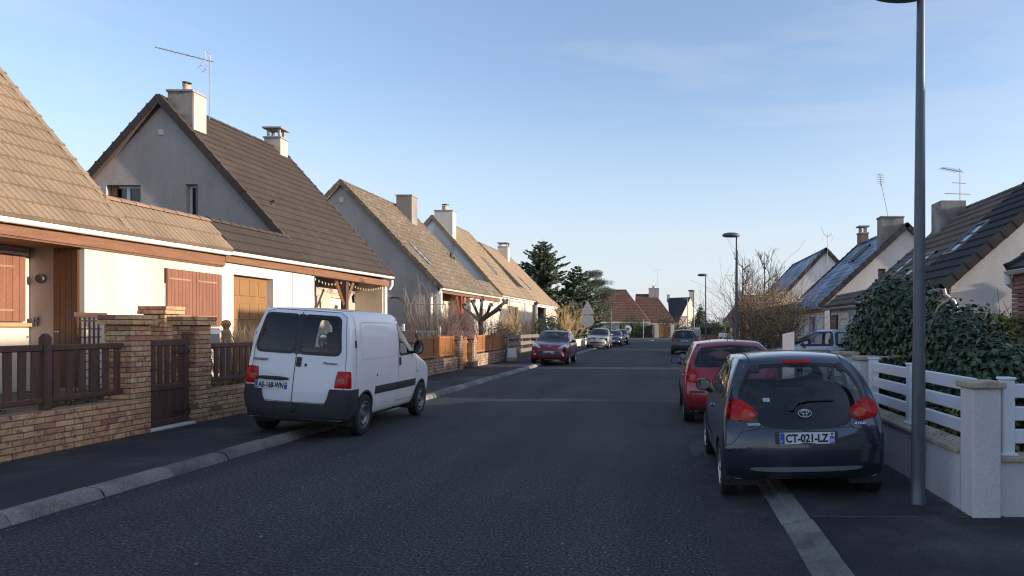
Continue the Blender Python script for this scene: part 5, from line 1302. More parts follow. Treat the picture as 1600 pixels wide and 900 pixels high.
# silver car across the drive on the right, nose to the street
sp = hatch_spec(4.2, 1.72, 1.52, 1.0, .25, .42, belt=.95)
front_car('parked_car', 'silver car standing crosswise in the drive beside the laurel, nose to the street', sp, paint('paint_silver', (.42, .45, .50), .7, .28), 1.0, .25, .95, 1.52, 4.2, 1.72, 2.55, .30,
          [(.46, .70), (.50, .78), (.68, .86), (.80, .86), (.80, .74)], [[(-.4, .60), (-.4, .70), (.4, .70), (.4, .60)]], (5.2, 23.2, .14), R(90), 0)
# ================================================================== STREET FURNITURE, WALLS, FENCES
# ---- lamps
def lamp_mesh():
    root = thing('street_lamp', 'x', 'street lamp', (0, 0, 0), 0, 'street lamps along the right pavement')
    b = MB(); b.lathe([(0, 0), (.072, 0), (.072, .01), (.066, .02), (.0645, .3), (.048, 3.0), (.037, 4.74), (0, 4.74)], 20); p = b.build('pole', steel_lamp, root, local=True); smooth_angle(p, 40)
    MB().box(-.035, .035, -.068, -.062, .62, 1.02).build('access_hatch', steel_lamp, p, local=True)
    b = MB(); n = 24; vs = []; rings = [(.0, .135), (.5, .128), (.85, .10), (1.0, .045), (1.0, .025), (.93, .0), (.5, -.012), (0, -.012)]
    for k in range(n):
        a = 2*math.pi*k/n
        for r, z in rings: vs.append((-.17+r*.33*math.cos(a)*(1.0 if math.cos(a) < 0 else .82), r*.19*math.sin(a), 4.73+z))
    m = len(rings); b.add(vs, [(k*m+i, ((k+1) % n)*m+i, ((k+1) % n)*m+i+1, k*m+i+1) for k in range(n) for i in range(m-1)])
    h = b.build('lamp_head', steel_lamp, root, local=True); smooth_angle(h, 40)
    b = MB(); b.add([(-.20+.24*math.cos(2*math.pi*k/20), .13*math.sin(2*math.pi*k/20), 4.712) for k in range(20)], [tuple(range(20))]); b.build('lens', M('lamp_lens', (.25, .25, .25), .15, .1), h, local=True)
    return root
LB = [(2.36, 6.55, 'tall grey street lamp standing at the white wall beside the blue-grey hatchback'), (2.42, 23.8, 'street lamp second from the camera, rising in front of the tawny shrub'), (2.46, 41.6, 'street lamp third from the camera, beside the grey estate'), (2.48, 59, 'street lamp fourth from the camera, thin, left of the cone cypress'), (2.5, 76, 'smallest street lamp, farthest down the right pavement')]
l0 = lamp_mesh()
for k, (x, y, lab) in enumerate(LB):
    o = l0 if k == 0 else copy_tree(l0)
    o.location = (x, y, .05); o.rotation_euler = (0, R(.35) if k == 0 else R(rnd.uniform(-.4, .4)), R(rnd.uniform(-4, 4))); o['label'] = lab
LL = copy_tree(l0); LL.location = (-6.6, 88, .1); LL['label'] = 'street lamp left of the road, its head poking out of the pine'; LL.rotation_euler = (0, 0, R(180)); LL['group'] = 'street lamps left of the road'

# ---- brick garden wall, left foreground
BP = MB(); BP.bbox(-.045, .045, -.142, .142, .004, .067, .004); BRM = BP.mesh('brick', brick_c)
BP = MB(); BP.bbox(-.045, .045, -.09, .09, .004, .067, .004); BRH = BP.mesh('brick', brick_c)
def brick_run(parent, X, y0, y1, z0, courses, pitch=.295):
    for c in range(courses):
        y = y0+(pitch/2 if c % 2 else 0)
        while y+pitch <= y1+.02:
            inst('brick', BRM, parent, Matrix.Translation((X+rnd.uniform(-.004, .004), y+pitch/2, z0+c*.0775)) @ Matrix.Rotation(rnd.uniform(-.01, .01), 4, 'Z')); y += pitch
        if y1-y > .05: inst('brick', BRM, parent, Matrix.Translation((X, (y+y1)/2, z0+c*.0775)) @ Matrix.Scale((y1-y-.01)/.284, 4, (0, 1, 0)))
        if c % 2: inst('brick', BRH, parent, Matrix.Translation((X, y0+.06, z0+c*.0775)) @ Matrix.Scale(.62, 4, (0, 1, 0)))
WT = .10+7*.0775
def garden_wall(lab, y0, y1, grp='brick garden walls'):
    w = thing('brick_wall', lab, 'wall', (-7.9, (y0+y1)/2, .1), 0, grp)
    b = MB(); b.box(-8.02, -7.812, y0, y1, -.05, WT-.006); b.build('mortar_bed', mortar, w)
    brick_run(w, -7.845, y0, y1, .10, 7); brick_run(w, -7.985, y0, y1, .10+6*.0775, 1)
    return w
garden_wall('low wall of mixed tan and brown bricks under the long fence, left foreground', 4.0, 10.30)
garden_wall('low brick wall between the right gate pillar and the white van', 12.12, 15.2)
def pillar(lab, cx, cy, courses, s=.40, z0=.10, cap=True):
    p = thing('brick_pillar', lab, 'pillar', (cx, cy, z0), 0, 'brick gate pillars')
    h = courses*.0775; b = MB(); b.box(cx-s/2+.012, cx+s/2-.012, cy-s/2+.012, cy+s/2-.012, z0-.1, z0+h); b.build('mortar_core', mortar, p)
    L1 = s-.092; bm_ = MB(); bm_.bbox(-.045, .045, -L1/2+.003, L1/2-.003, .004, .067, .004); me = bm_.mesh('brick', brick_c)
    for c in range(courses):
        fl_ = 1 if c % 2 else -1; z = z0+c*.0775
        for k in range(4):
            a = k*math.pi/2; off = Vector((s/2-.045, fl_*.046, 0)); m = Matrix.Translation((cx, cy, z)) @ Matrix.Rotation(a, 4, 'Z') @ Matrix.Translation(off+Vector((rnd.uniform(-.004, .004), 0, 0)))
            inst('brick', me, p, m)
    if cap:
        b = MB(); b.box(cx-s/2+.01, cx+s/2-.01, cy-s/2+.01, cy+s/2-.01, z0+h-.01, z0+h+.15); b.box(cx-s/2-.045, cx+s/2+.045, cy-s/2-.045, cy+s/2+.045, z0+h+.012, z0+h+.14); b.build('cap_mortar', mortar, p)
        s2 = s+.12; L2 = s2/2-.004; bm_ = MB(); bm_.bbox(-s2/4, s2/4, -L2/2, L2/2, .003, .068, .004); mc = bm_.mesh('cap_brick', brick_c)
        for c in range(2):
            for qx in (-1, 1):
                for qy in (-1, 1): inst('cap_brick', mc, p, Matrix.Translation((cx+qx*s2/4*.995+(.01 if c else 0), cy+qy*s2/4*.995, z0+h+.004+c*.0775)))
    return p
pillar('left brick pillar of the small wooden gate, at the end of the low wall', -8.0, 10.50, 21, .40)
pillar('right brick pillar of the small wooden gate, nearer the van', -8.0, 11.92, 21, .40)
pillar('sunlit brick pillar set back behind the wooden gate', -9.25, 12.95, 23, .40, .15)
# ---- dark wooden fence panels: post, two rails, slats
SLM = MB(); SLM.bbox(-.013, .013, -.055, .055, 0, .70, .005); SLME = SLM.mesh('slat', wood_dark)
def fence_panel(lab, y0, y1, zb, zt, post_l=False, post_r=True):
    f = thing('wooden_fence', lab, 'fence', (-7.9, (y0+y1)/2, WT), 0, 'dark wooden fence panels')
    for z, hh in ((zt-.085, .085), (zb, .075)):
        b = MB(); b.bbox(-7.95, -7.89, y0, y1, z, z+hh, .012); b.build('rail', wood_dark, f)
    n = int((y1-y0-.06)/.177); st = (y1-y0)/n
    for k in range(n):
        m = Matrix.Translation((-7.92+rnd.uniform(-.004, .004), y0+st*(k+.5), zb+.06)) @ Matrix.Rotation(rnd.uniform(-.012, .012), 4, 'X') @ Matrix.Diagonal((1, 1, (zt-.07-zb-.06)/.70, 1)); inst('slat', SLME, f, m)
    for on, y in ((post_l, y0-.055), (post_r, y1+.055)):
        if on:
            b = MB(); b.bbox(-7.975, -7.865, y-.055, y+.055, WT-.06, zt+.115, .02); b.lathe([(0, .035), (.035, .025), (.05, 0)], 10, (-7.92, y, zt+.113)); b.build('post', wood_dark, f)
    return f
fence_panel('dark brown slatted fence panel at the left picture edge', 6.9, 8.95, .72, 1.47, True)
fence_panel('dark brown slatted fence panel between its ball-topped post and the gate pillar', 9.07, 10.28, .72, 1.47, False, False)
fence_panel('dark brown slatted fence panel half hidden by the white van', 12.16, 15.1, .74, 1.42, False, True)
# ---- gate
gt = thing('wooden_gate', 'dark brown wooden garden gate with open slats over a solid lower panel', 'gate', (-7.92, 11.2, .12))
gy0, gy1 = 10.74, 11.68
for y in (gy0, gy1-.09): MB().bbox(-7.955, -7.885, y, y+.09, .16, 1.62, .012).build('stile', wood_dark, gt)
for z, hh in ((1.40, .10), (.70, .10), (.16, .09)): MB().bbox(-7.95, -7.89, gy0+.09, gy1-.09, z, z+hh, .01).build('rail', wood_dark, gt)
for k in range(5): inst('slat', SLME, gt, Matrix.Translation((-7.92, gy0+.16+k*.155, .78)) @ Matrix.Diagonal((1, .85, .92, 1)))
for k in range(8): MB().bbox(-7.935, -7.905, gy0+.093+k*.0945, gy0+.184+k*.0945, .25, .70, .006).build('plank', wood_dark, gt)
MB().tube([(-7.88, gy0+.05, 1.05), (-7.84, gy0+.05, 1.05), (-7.84, gy0+.13, 1.05)], .011, 6).build('latch', black_metal, gt)
for z in (.32, 1.28): MB().box(-7.884, -7.878, gy1-.35, gy1+.02, z, z+.04).build('hinge', black_metal, gt)
b = MB(); b.bbox(-8.25, -7.80, gy0-.05, gy1+.05, .08, .14, .01); tag(b.build('door_step', concrete), 'worn concrete step under the wooden gate', 'step')
# letterbox
lb = thing('letterbox', 'grey letterbox with a white flap standing behind the right gate pillar', 'letterbox', (-8.35, 12.75, .6))
MB().bbox(-8.55, -8.15, 12.58, 12.92, 1.30, 1.68, .015).build('box', M('letterbox_grey', (.27, .22, .22), .5, .08), lb)
MB().bbox(-8.145, -8.135, 12.60, 12.90, 1.57, 1.66, .004).build('flap', white_paint, lb); MB().box(-8.38, -8.32, 12.7, 12.8, .5, 1.3).build('post', black_metal, lb)
MB().bbox(-8.53, -8.17, 12.574, 12.579, 1.58, 1.645, .001).build('flap', white_paint, lb)
text_mb('21', .085, (-8.32, 12.578, 1.38), (1, 0, 0), (0, 0, 1), .003, .075).build('lettering', ink, lb)
# turned wooden post with arched hoop
wp = thing('garden_post', 'round-headed wooden garden post behind the letterbox', 'post', (-8.9, 14.3, .55))
MB().lathe([(0, 1.86), (.07, 1.83), (.09, 1.76), (.06, 1.70), (.05, 1.66), (.085, 1.60), (.085, .5), (0, .5)], 12, (-8.9, 14.3, 0)).build('turned_post', M('post_tan', (.27, .16, .08), .7, .2, 4), wp)
ah = MB(); ah.tube([(-8.8, 13.95-.16*math.cos(a)*1.0, 1.35+.28*math.sin(a)) for a in [math.pi*k/10 for k in range(11)]], .014, 6); ah.tube([(-8.8, 13.79, .5), (-8.8, 13.79, 1.35)], .014, 6); ah.tube([(-8.8, 14.11, .5), (-8.8, 14.11, 1.35)], .014, 6)
tag(ah.build('garden_hoop', galv), 'thin pale metal hoop beside the round-headed post', 'hoop')
# trellis behind the left pillar
tr = thing('trellis', 'dark lattice trellis showing between fence and left gate pillar', 'trellis', (-9.2, 11.2, .55))
for k in range(6): MB().box(-9.22, -9.20, 11.0+k*.09, 11.02+k*.09, .5, 1.85).build('slat', wood_dark, tr)
for k in range(10): MB().box(-9.20, -9.18, 10.98, 11.48, .62+k*.13, .64+k*.13).build('slat', wood_dark, tr)
MB().box(-9.26, -9.14, 10.9, 11.55, 1.85, 1.93).build('rail', wood_dark, tr)

# ---- fieldstone pillars with gable tops and orange fence, left middle distance
def stone_pillar(lab, y, w=.46, h=1.46):
    p = thing('stone_pillar', lab, 'pillar', (-7.9, y, .1), 0, 'gable-topped stone pillars')
    b = MB(); b.box(-8.13, -7.67, y-w/2, y+w/2, -.05, h-.22)
    b.add([(-8.13, y-w/2, h-.22), (-7.67, y-w/2, h-.22), (-7.67, y+w/2, h-.22), (-8.13, y+w/2, h-.22), (-8.13, y, h+.08), (-7.67, y, h+.08)], [(0,1,5,4), (2,3,4,5), (1,2,5), (3,0,4)])
    b.build('core', mortar, p)
    st = MB()
    for c in range(13):
        z = .12+c*.1
        for fx, yy in ((-7.67, None), (None, y-w/2)):
            u = -.23+rnd.uniform(0, .05)
            while u < .19:
                l = rnd.uniform(.10, .2); l = min(l, .23-u)
                if fx: st.bbox(fx-.02, fx+.018+rnd.uniform(0, .012), y+u, y+u+l-.012, z, z+.088, .012)
                else: st.bbox(-7.9+u, -7.9+u+l-.012, yy-.018-rnd.uniform(0, .012), yy+.02, z, z+.088, .012)
                u += l
    tag(st.build('stones', stone_w, p), kind='stuff')
    for sg in (-1, 1):
        t = MB(); d = Vector((0, sg*w*.62, -.34)); m = basis(Vector((-7.9, y+sg*w*.3, h-.045)), Vector((1, 0, 0)), d.normalized(), Vector((1, 0, 0)).cross(d.normalized())); t.obox(m, .56, .44, .05); t.build('cap_tile', M('cap_rose', (.23, .13, .10), .85, .2, 3, .2, 30), p)
    return p
for y, lab in ((21.6, 'gable-topped stone pillar just beyond the nose of the white van'), (26.6, 'gable-topped stone pillar left of the narrow orange gate'), (28.5, 'gable-topped stone pillar right of the narrow orange gate'), (34.5, 'gable-topped stone pillar at the far end of the orange fence, by the white block')):
    stone_pillar(lab, y)
def stone_wall(lab, y0, y1, h=.52):
    p = thing('stone_wall', lab, 'wall', (-7.9, (y0+y1)/2, .1), 0, 'low fieldstone walls'); b = MB(); b.box(-8.1, -7.76, y0, y1, -.05, .1+h); b.build('core', mortar, p)
    st = MB()
    for c in range(5):
        y = y0+rnd.uniform(0, .1)
        while y < y1-.1:
            l = min(rnd.uniform(.14, .36), y1-y); st.bbox(-7.78, -7.735+rnd.uniform(0, .014), y, y+l-.014, .11+c*.102, .11+c*.102+.09, .013); y += l
    tag(st.build('stones', stone_w, p), kind='stuff'); return p
stone_wall('low stone wall under the nearer orange fence', 21.8, 26.4); stone_wall('low stone wall under the farther, sunlit orange fence', 28.75, 34.25)
def orange_fence(lab, y0, y1, n):
    f = thing('orange_fence', lab, 'fence', (-7.9, (y0+y1)/2, .62), 0, 'orange slatted fences'); w = (y1-y0)/n
    sl_ = MB()
    for k in range(int((y1-y0)/.085)): sl_.box(-7.915, -7.89, y0+k*.085+.01, y0+k*.085+.075, .70, 1.36)
    tag(sl_.build('slats', wood_orange, f), kind='stuff')
    for z in (.68, 1.32): MB().box(-7.94, -7.87, y0, y1, z, z+.07).build('rail', wood_orange, f)
    for k in range(n+1): MB().box(-7.95, -7.86, y0+w*k-.045, y0+w*k+.045, .62, 1.45).build('post', wood_orange, f)
orange_fence('orange slatted fence between the first two stone pillars, in shade', 21.9, 26.3, 2)
orange_fence('orange slatted fence catching the sun before the white block', 28.85, 34.15, 3)
og = thing('orange_gate', 'narrow orange garden gate between two gable-topped pillars', 'gate', (-7.9, 27.5, .1))
for k in range(12): MB().box(-7.93, -7.90, 26.88+k*.11, 26.97+k*.11, .2, 1.35).build('slat', wood_orange, og)
for z in (.35, 1.1): MB().box(-7.90, -7.86, 26.86, 28.2, z, z+.08).build('rail', wood_orange, og)
b = MB(); b.bbox(-7.55, -7.11, 33.6, 34.1, .10, .30, .02); wb = thing('concrete_block', 'white tapered concrete block on a beige foot beside the end pillar', 'block', (-7.33, 33.85, .1)); b.build('foot', cap_stone, wb)
b = MB(); vs = []
for z, s in ((.30, .20), (.72, .155)): vs += [(-7.33+sx*s, 33.85+sy*s, z) for sx, sy in ((-1, -1), (1, -1), (1, 1), (-1, 1))]
b.add(vs, [(0,1,5,4), (1,2,6,5), (2,3,7,6), (3,0,4,7), (4,5,6,7)]); b.build('block', white_paint, wb)
# dark rails beyond
rl = thing('rail_fence', 'weathered grey rail fence with broad boards behind the red hatchback', 'fence', (-7.95, 40, .1))
for z in (.35, .75, 1.12): MB().box(-7.98, -7.93, 34.9, 46.5, z, z+.2).build('board', wood_grey, rl)
for k in range(6): MB().box(-8.06, -7.98, 35.0+k*2.25, 35.12+k*2.25, .1, 1.42).build('post', wood_grey, rl)
for y, lab in ((46.8, 'brick-red garden pillar at the end of the grey rail fence'),):
    p = thing('garden_pillar', lab, 'pillar', (-7.95, y, .1)); MB().box(-8.15, -7.75, y-.2, y+.2, .0, 1.35).build('shaft', brick_r, p); MB().bbox(-8.2, -7.7, y-.25, y+.25, 1.35, 1.45, .02).build('cap', cap_stone, p)
cw = thing('cream_wall', 'low cream garden wall under the orange board panel by the people carrier', 'wall', (-7.6, 56, .1))
MB().box(-7.85, -7.65, 54, 70, 0, .72).build('wall_body', stucco_cream, cw)
for y in (54, 57.2): MB().bbox(-7.9, -7.6, y, y+.3, 0, 1.45, .02).build('pier', stucco_cream, cw)
ob = thing('board_fence', 'tall orange board fence set between cream piers', 'fence', (-7.75, 55.7, .72))
for k in range(20): MB().box(-7.76, -7.73, 54.34+k*.142, 54.47+k*.142, .74, 1.62).build('board', wood_orange, ob)
for z in (.78, 1.5): MB().box(-7.73, -7.70, 54.32, 57.18, z, z+.09).build('rail', wood_orange, ob)

# ---- white pickets / gate by the second house and wire arch
pk = thing('white_picket_gate', 'low white garden gate beside the porch of the brown-roofed house', 'gate', (-10.4, 27.5, .55))
for k in range(14): MB().tube([(-10.3+k*.11, 27.4, .6), (-10.3+k*.11, 27.4, 1.62)], .014, 5).build('bar', white_paint, pk)
for z in (.7, 1.55): MB().tube([(-10.4, 27.4, z), (-8.75, 27.4, z)], .018, 5).build('rail', white_paint, pk)
for x in (-10.45, -8.75): MB().bbox(x-.05, x+.05, 27.34, 27.46, .5, 1.78, .01).build('post', white_paint, pk)
wt = thing('white_panel_gate', 'white slatted gate leaf standing right of the white porch corner', 'gate', (-10.6, 26.95, .55))
for k in range(7): MB().box(-10.7, -10.0, 26.93, 26.96, .75+k*.15, .85+k*.15).build('slat', white_paint, wt)
for x in (-10.72, -9.98): MB().box(x-.03, x+.03, 26.9, 26.99, .5, 1.85).build('stile', white_paint, wt)
ar = thing('wire_arch', 'dark wire rose arch against the grey gable', 'arch', (-11, 28.6, .55))
for dy in (0, .35):
    MB().tube([(-11.5, 28.5+dy, .5)]+[(-11.0-.5*math.cos(a), 28.5+dy, 2.3+.5*math.sin(a)*1.3) for a in [math.pi*k/12 for k in range(13)]]+[(-10.5, 28.5+dy, .5)], .018, 5).build('hoop', black_metal, ar)
for z in (1.0, 1.4, 1.8, 2.2): MB().tube([(-10.5, 28.5, z), (-10.5, 28.85, z)], .01, 4).build('rung', black_metal, ar)

# ---- white rendered wall, right foreground
WX = 2.66
ww = thing('white_garden_wall', 'white rendered garden wall with stone coping along the right pavement', 'wall', (2.8, 8.5, .05))
MB().box(WX, WX+.22, 6.34, 10.2, -.05, .56).build('wall_body', wall_white, ww)
y = 6.34
while y < 9.5:
    MB().bbox(WX-.045, WX+.265, y+.003, min(y+.5, 9.55)-.003, .56, .605, .008).build('coping', cap_stone, ww); y += .5
w3 = thing('white_garden_wall', 'white rendered garden wall facing the camera at the right picture edge', 'wall', (5, 6.3, .05))
MB().box(2.91, 8.6, 6.12, 6.32, -.05, .52).build('wall_body', wall_white, w3)
y = 2.91
while y < 8.5: MB().bbox(y+.003, y+.497, 6.08, 6.36, .52, .565, .008).build('coping', cap_stone, w3); y += .5
def white_pillar(lab, x, y, sx, sy, h, cap=.06):
    p = thing('white_pillar', lab, 'pillar', (x+sx/2, y+sy/2, .05), 0, 'white rendered pillars with stone caps')
    MB().bbox(x, x+sx, y, y+sy, -.05, h, .008).build('shaft', wall_white, p)
    MB().bbox(x-.035, x+sx+.035, y-.035, y+sy+.035, h, h+cap, .012).build('cap', cap_stone, p); return p
white_pillar('white rendered corner pillar with stone cap, nearest the camera on the right', WX-.004, 6.06, .245, .26, 1.16)
white_pillar('white rendered gate pillar, nearer of the two behind the blue-grey hatchback', WX, 9.6, .27, .28, 1.24)
white_pillar('white rendered gate pillar, farther of the two behind the blue-grey hatchback', WX, 10.75, .28, .28, 1.26)
white_pillar('white rendered pillar low behind the hatchback roof, stone cap just showing', WX+.05, 13.4, .4, .4, 1.22)
wl_ = thing('white_board', 'blank white board with a slanting top rising behind the hatchback roof', 'panel', (2.75, 15.7, .05))
MB().slab([(0, 0), (.26, 0), (.26, 1.56), (0, 1.50)], [], .05, (2.64, 15.7, .05), (1, 0, 0), (0, 0, 1)).build('board', wall_white, wl_)
bx = thing('wall_letterbox', 'small white letterbox on the gate pillar', 'letterbox', (2.7, 10.3, .85)); MB().bbox(2.64, 2.86, 10.1, 10.38, .86, 1.18, .02).build('box', pvc_white, bx); MB().box(2.632, 2.642, 10.14, 10.34, 1.06, 1.10).build('slot', gloss_b, bx)
MB().box(2.72, 2.80, 10.2, 10.28, .05, .86).build('post', pvc_white, bx)
# white rail fences
def rail_fence(lab, P, axis, posts, rails, zb):
    f = thing('white_rail_fence', lab, 'fence', (P[0], P[1], zb), 0, 'white plastic rail fences')
    for a in posts:
        x, y = (P[0], a) if axis == 'y' else (a, P[1])
        MB().bbox(x-.055, x+.055, y-.055, y+.055, zb, zb+.66, .008).build('post', pvc_white, f)
        MB().bbox(x-.065, x+.065, y-.065, y+.065, zb+.66, zb+.685, .008).build('post_cap', pvc_white, f)
        MB().bbox(x-.075, x+.075, y-.075, y+.075, zb, zb+.02, .005).build('post_foot', pvc_white, f)
    for a, c in rails:
        for k in range(3):
            z = zb+.10+k*.20
            b = MB()
            if axis == 'y': b.bbox(P[0]-.02, P[0]+.02, a, c, z, z+.125, .008)
            else: b.bbox(a, c, P[1]-.02, P[1]+.02, z, z+.125, .008)
            b.build('rail', pvc_white, f)
rail_fence('white three-rail plastic fence on the wall beside the hatchback and lamp', (2.80, 8), 'y', [7.95, 9.42], [(6.33, 7.895), (8.005, 9.365)], .605)
rail_fence('white three-rail plastic fence at the right edge facing the camera', (4, 6.22), 'x', [3.02, 4.8, 6.6], [(3.075, 4.745), (4.855, 6.545)], .565)
rail_fence('white three-rail gate between the two white gate pillars', (2.85, 10.3), 'y', [], [(9.98, 10.72)], .25)
# slate chippings on the wall ledge
b = MB()
for k in range(160): clod(b, WX+rnd.uniform(.04, .2), rnd.uniform(6.6, 9.4), .604, rnd.uniform(.008, .02))
tag(b.build('chippings', M('slate_chips', (.16, .17, .18), .8, .3, 9)), kind='stuff')

# ---- further walls on the right
rw = thing('brick_wall', 'low orange brick wall left of the tawny shrub, far right pavement', 'wall', (2.9, 43, .05)); MB().box(2.8, 3.1, 30, 54, 0, 1.05).build('wall_body', M('brick_orange', (.36, .14, .07), .9, .25, 5, .3, 30), rw)
for k in range(10): MB().box(2.78, 3.12, 30+k*2.6, 30.35+k*2.6, 1.05, 1.25).build('cap', brick_r, rw)
for k in range(4):
    p = thing('white_bollard', ['short white post on the orange brick wall, nearest of four', 'short white post on the orange brick wall, second of four', 'short white post on the orange brick wall, third of four', 'short white post on the orange brick wall, farthest of four'][k], 'post', (2.9, 33+k*1.2, 1.05), 0, 'white posts on the orange wall'); MB().lathe([(0, 1.45), (.07, 1.43), (.08, 1.36), (.08, 1.05)], 10, (2.9, 33+k*1.2, 0)).build('shaft', white_paint, p)
gw = thing('grey_panel_wall', 'grey concrete panel wall behind the grey estate, far right', 'wall', (3, 70, .05))
for k in range(12): MB().box(2.85, 2.95, 57+k*2.6, 59.5+k*2.6, 0, 1.55+(.25 if k > 7 else 0)).build('panel', M('panel_concrete', (.30, .28, .25), .9, .2, 1, .2, 40), gw); MB().box(2.8, 3.0, 59.5+k*2.6, 59.62+k*2.6, 0, 1.75).build('post', concrete, gw)

# ---- road signs
def post(parent, x, y, h, z=.1, r=.03): MB().tube([(x, y, z), (x, y, h)], r, 8).build('post', galv, parent)
s1 = thing('road_sign', 'grey back of a triangular sign above a round one behind the people carrier', 'road sign', (-6.75, 62, .1)); post(s1, -6.75, 62.05, 4.1)
b = MB(); b.slab([(-.62, 0), (.62, 0), (.07, 1.05), (-.07, 1.05)], [], .03, (-6.75, 62, 2.95), (1, 0, 0), VZ); b.build('triangle_plate', sign_grey, s1)
b = MB(); b.slab(ellipse(0, 0, .55, .55, 28), [], .03, (-6.75, 62, 2.33), (1, 0, 0), VZ); b.build('round_plate', sign_grey, s1)
MB().box(-6.95, -6.55, 61.95, 61.99, 2.86, 2.92).build('clamp', galv, s1)
s2 = thing('yield_sign', 'white and red give-way triangle at the junction above the grey estate', 'road sign', (2.6, 98, .1)); post(s2, 2.6, 98.05, 3.6)
b = MB(); b.slab([(0, 0), (.62, 1.05), (-.62, 1.05)], [], .03, (2.6, 98, 2.3), (1, 0, 0), VZ); b.build('triangle_plate', sign_red, s2); b = MB(); b.slab([(0, .2), (.42, .92), (-.42, .92)], [], .02, (2.6, 97.96, 2.3), (1, 0, 0), VZ); b.build('white_face', white_paint, s2)
s3 = thing('warning_sign', 'grey triangular sign back near the cone cypress', 'road sign', (4.9, 100, .1)); post(s3, 4.9, 100.05, 3.4)
b = MB(); b.slab([(-.75, 0), (.75, 0), (0, 1.3)], [], .03, (4.9, 100, 2.2), (1, 0, 0), VZ); b.build('triangle_plate', sign_grey, s3)
s4 = thing('roundabout_sign', 'small round white sign low on the far side of the junction', 'road sign', (-5.9, 113.6, .1)); post(s4, -5.9, 113.65, 1.6, .1, .05)
b = MB(); b.slab(ellipse(0, 0, .62, .62, 24), [], .04, (-5.9, 113.6, 1.55), (1, 0, 0), VZ); b.build('round_plate', white_paint, s4); b = MB(); b.slab(ellipse(.05, .0, .24, .24, 16), [], .02, (-5.9, 113.56, 1.55), (1, 0, 0), VZ); b.build('dark_symbol', M('sign_dark', (.10, .11, .14), .5), s4)
p5 = thing('marker_post', 'thin grey post on the far pavement in front of the red-brown house', 'post', (-3.4, 113.8, .1)); post(p5, -3.4, 113.8, 3.2, .1, .04)
mk = sheet('road_marking', -1.9, -1.45, 96.5, 99.5, .007, white_paint)
# ---- gate and fence in front of the far house
fg = thing('far_gate', 'small orange-brown gate between cream piers at the junction', 'gate', (-.3, 116.2, .1))
for k in range(8): MB().box(-.9+k*.22, -.72+k*.22, 116.1, 116.2, .2, 2.2).build('board', wood_orange, fg)
for x in (-1.6, 1.0):
    p = thing('far_pier', 'cream gate pier at the junction, %s the orange-brown gate' % ('left of' if x < 0 else 'right of'), 'pier', (x+.2, 116.1, .1), 0, 'far gate piers'); MB().bbox(x, x+.6, 116, 116.5, .1, 2.3, .03).build('shaft', stucco_cream, p)

# ---- aerials
def yagi(lab, base, h, boom_dir, bl, el, tilt=0, mast_tilt=(0, 0), n=10, reflector=True, mat=None, grp='television aerials'):
    a = thing('tv_aerial', lab, 'aerial', base, 0, grp); B = Vector(base); top = B+Vector((mast_tilt[0], mast_tilt[1], h)); mt = mat or (galv if n == 10 else mast_m)
    MB().tube([B, top], .013, 6).build('mast', mt, a)
    d = Vector(boom_dir).normalized(); d = (d+Vector((0, 0, tilt))).normalized(); p0 = top-Vector((0, 0, .12))
    bo = MB().tube([p0-d*.12, p0+d*bl], .016, 5).build('boom', alu, a)
    x = d.cross(Vector((0, 0, 1))).normalized(); e = MB()
    for k in range(n):
        p = p0+d*(bl*(k+.6)/n); e.tube([p-x*el/2, p+x*el/2], .007, 4); e.obox(Matrix.Translation(p), .03, .03, .03)
    tag(e.build('elements', alu, a), kind='stuff')
    if reflector:
        r = MB(); z = Vector((0, 0, 1)); up = x.cross(d).normalized()
        for s in (-1, 1):
            for w in (-1, 1): r.tube([p0+x*w*.17+d*.02, p0+x*w*.17+up*s*.22+d*.10, p0+x*w*.17+up*s*.36-d*.02+d*.22*1], .012, 4)
            for q in (.14, .24, .34): r.tube([p0-x*.2+up*s*q+d*.1, p0+x*.2+up*s*q+d*.1], .006, 4)
        r.build('reflector', alu, a)
    return a
yagi('long silver yagi aerial on the tall stained chimney of the brown-roofed house', (-13.52, 20.92, 7.9), 1.85, (-.97, -.22, 0), 1.45, .34, .20)
yagi('thin aerial mast leaning left over the frosted-roof house chimney', (9.7, 30.5, 6.5), 1.55, (-.25, -.6, .4), .55, .3, .3, (-.32, 0), 6, False)
b_ = yagi('aerial with several short booms beside the broad chimney of the umber roof', (9.62, 22.9, 5.5), 1.4, (-.9, -.2, 0), .7, .4, .12, (0, 0), 7, False)
for dz, l in ((.55, .9), (.9, .5)): MB().tube([Vector((9.62-l*.6, 22.8, 5.5+dz)), Vector((9.62+l*.4, 22.95, 5.5+dz))], .012, 4).build('cross_boom', alu, b_)
a4 = thing('tv_aerial', 'small fork-shaped white aerial at the farthest frosted roof', 'aerial', (10.05, 43.4, 5.5), 0, 'television aerials'); MB().tube([(10.05, 43.4, 5.5), (10.05, 43.4, 7.5)], .014, 5).build('mast', mast_m, a4)
for s in (-1, 1): MB().tube([(10.05, 43.4, 7.3), (10.05+s*.25, 43.3, 7.5), (10.05+s*.38, 43.3, 7.9)], .012, 4).build('fork', galv, a4); MB().tube([(10.05+s*.2, 43.3, 7.0), (10.05+s*.35, 43.3, 7.35)], .012, 4).build('fork', galv, a4)
a5 = thing('tv_aerial', 'hair-thin aerial over the second red-brown roof at the junction', 'aerial', (-1.3, 135, 9), 0, 'television aerials'); MB().tube([(-1.3, 135, 8.6), (-1.3, 135, 13.0)], .014, 4).build('mast', mast_m, a5); MB().tube([(-2.2, 135, 12.8), (-.4, 135, 12.9)], .012, 4).build('boom', galv, a5)
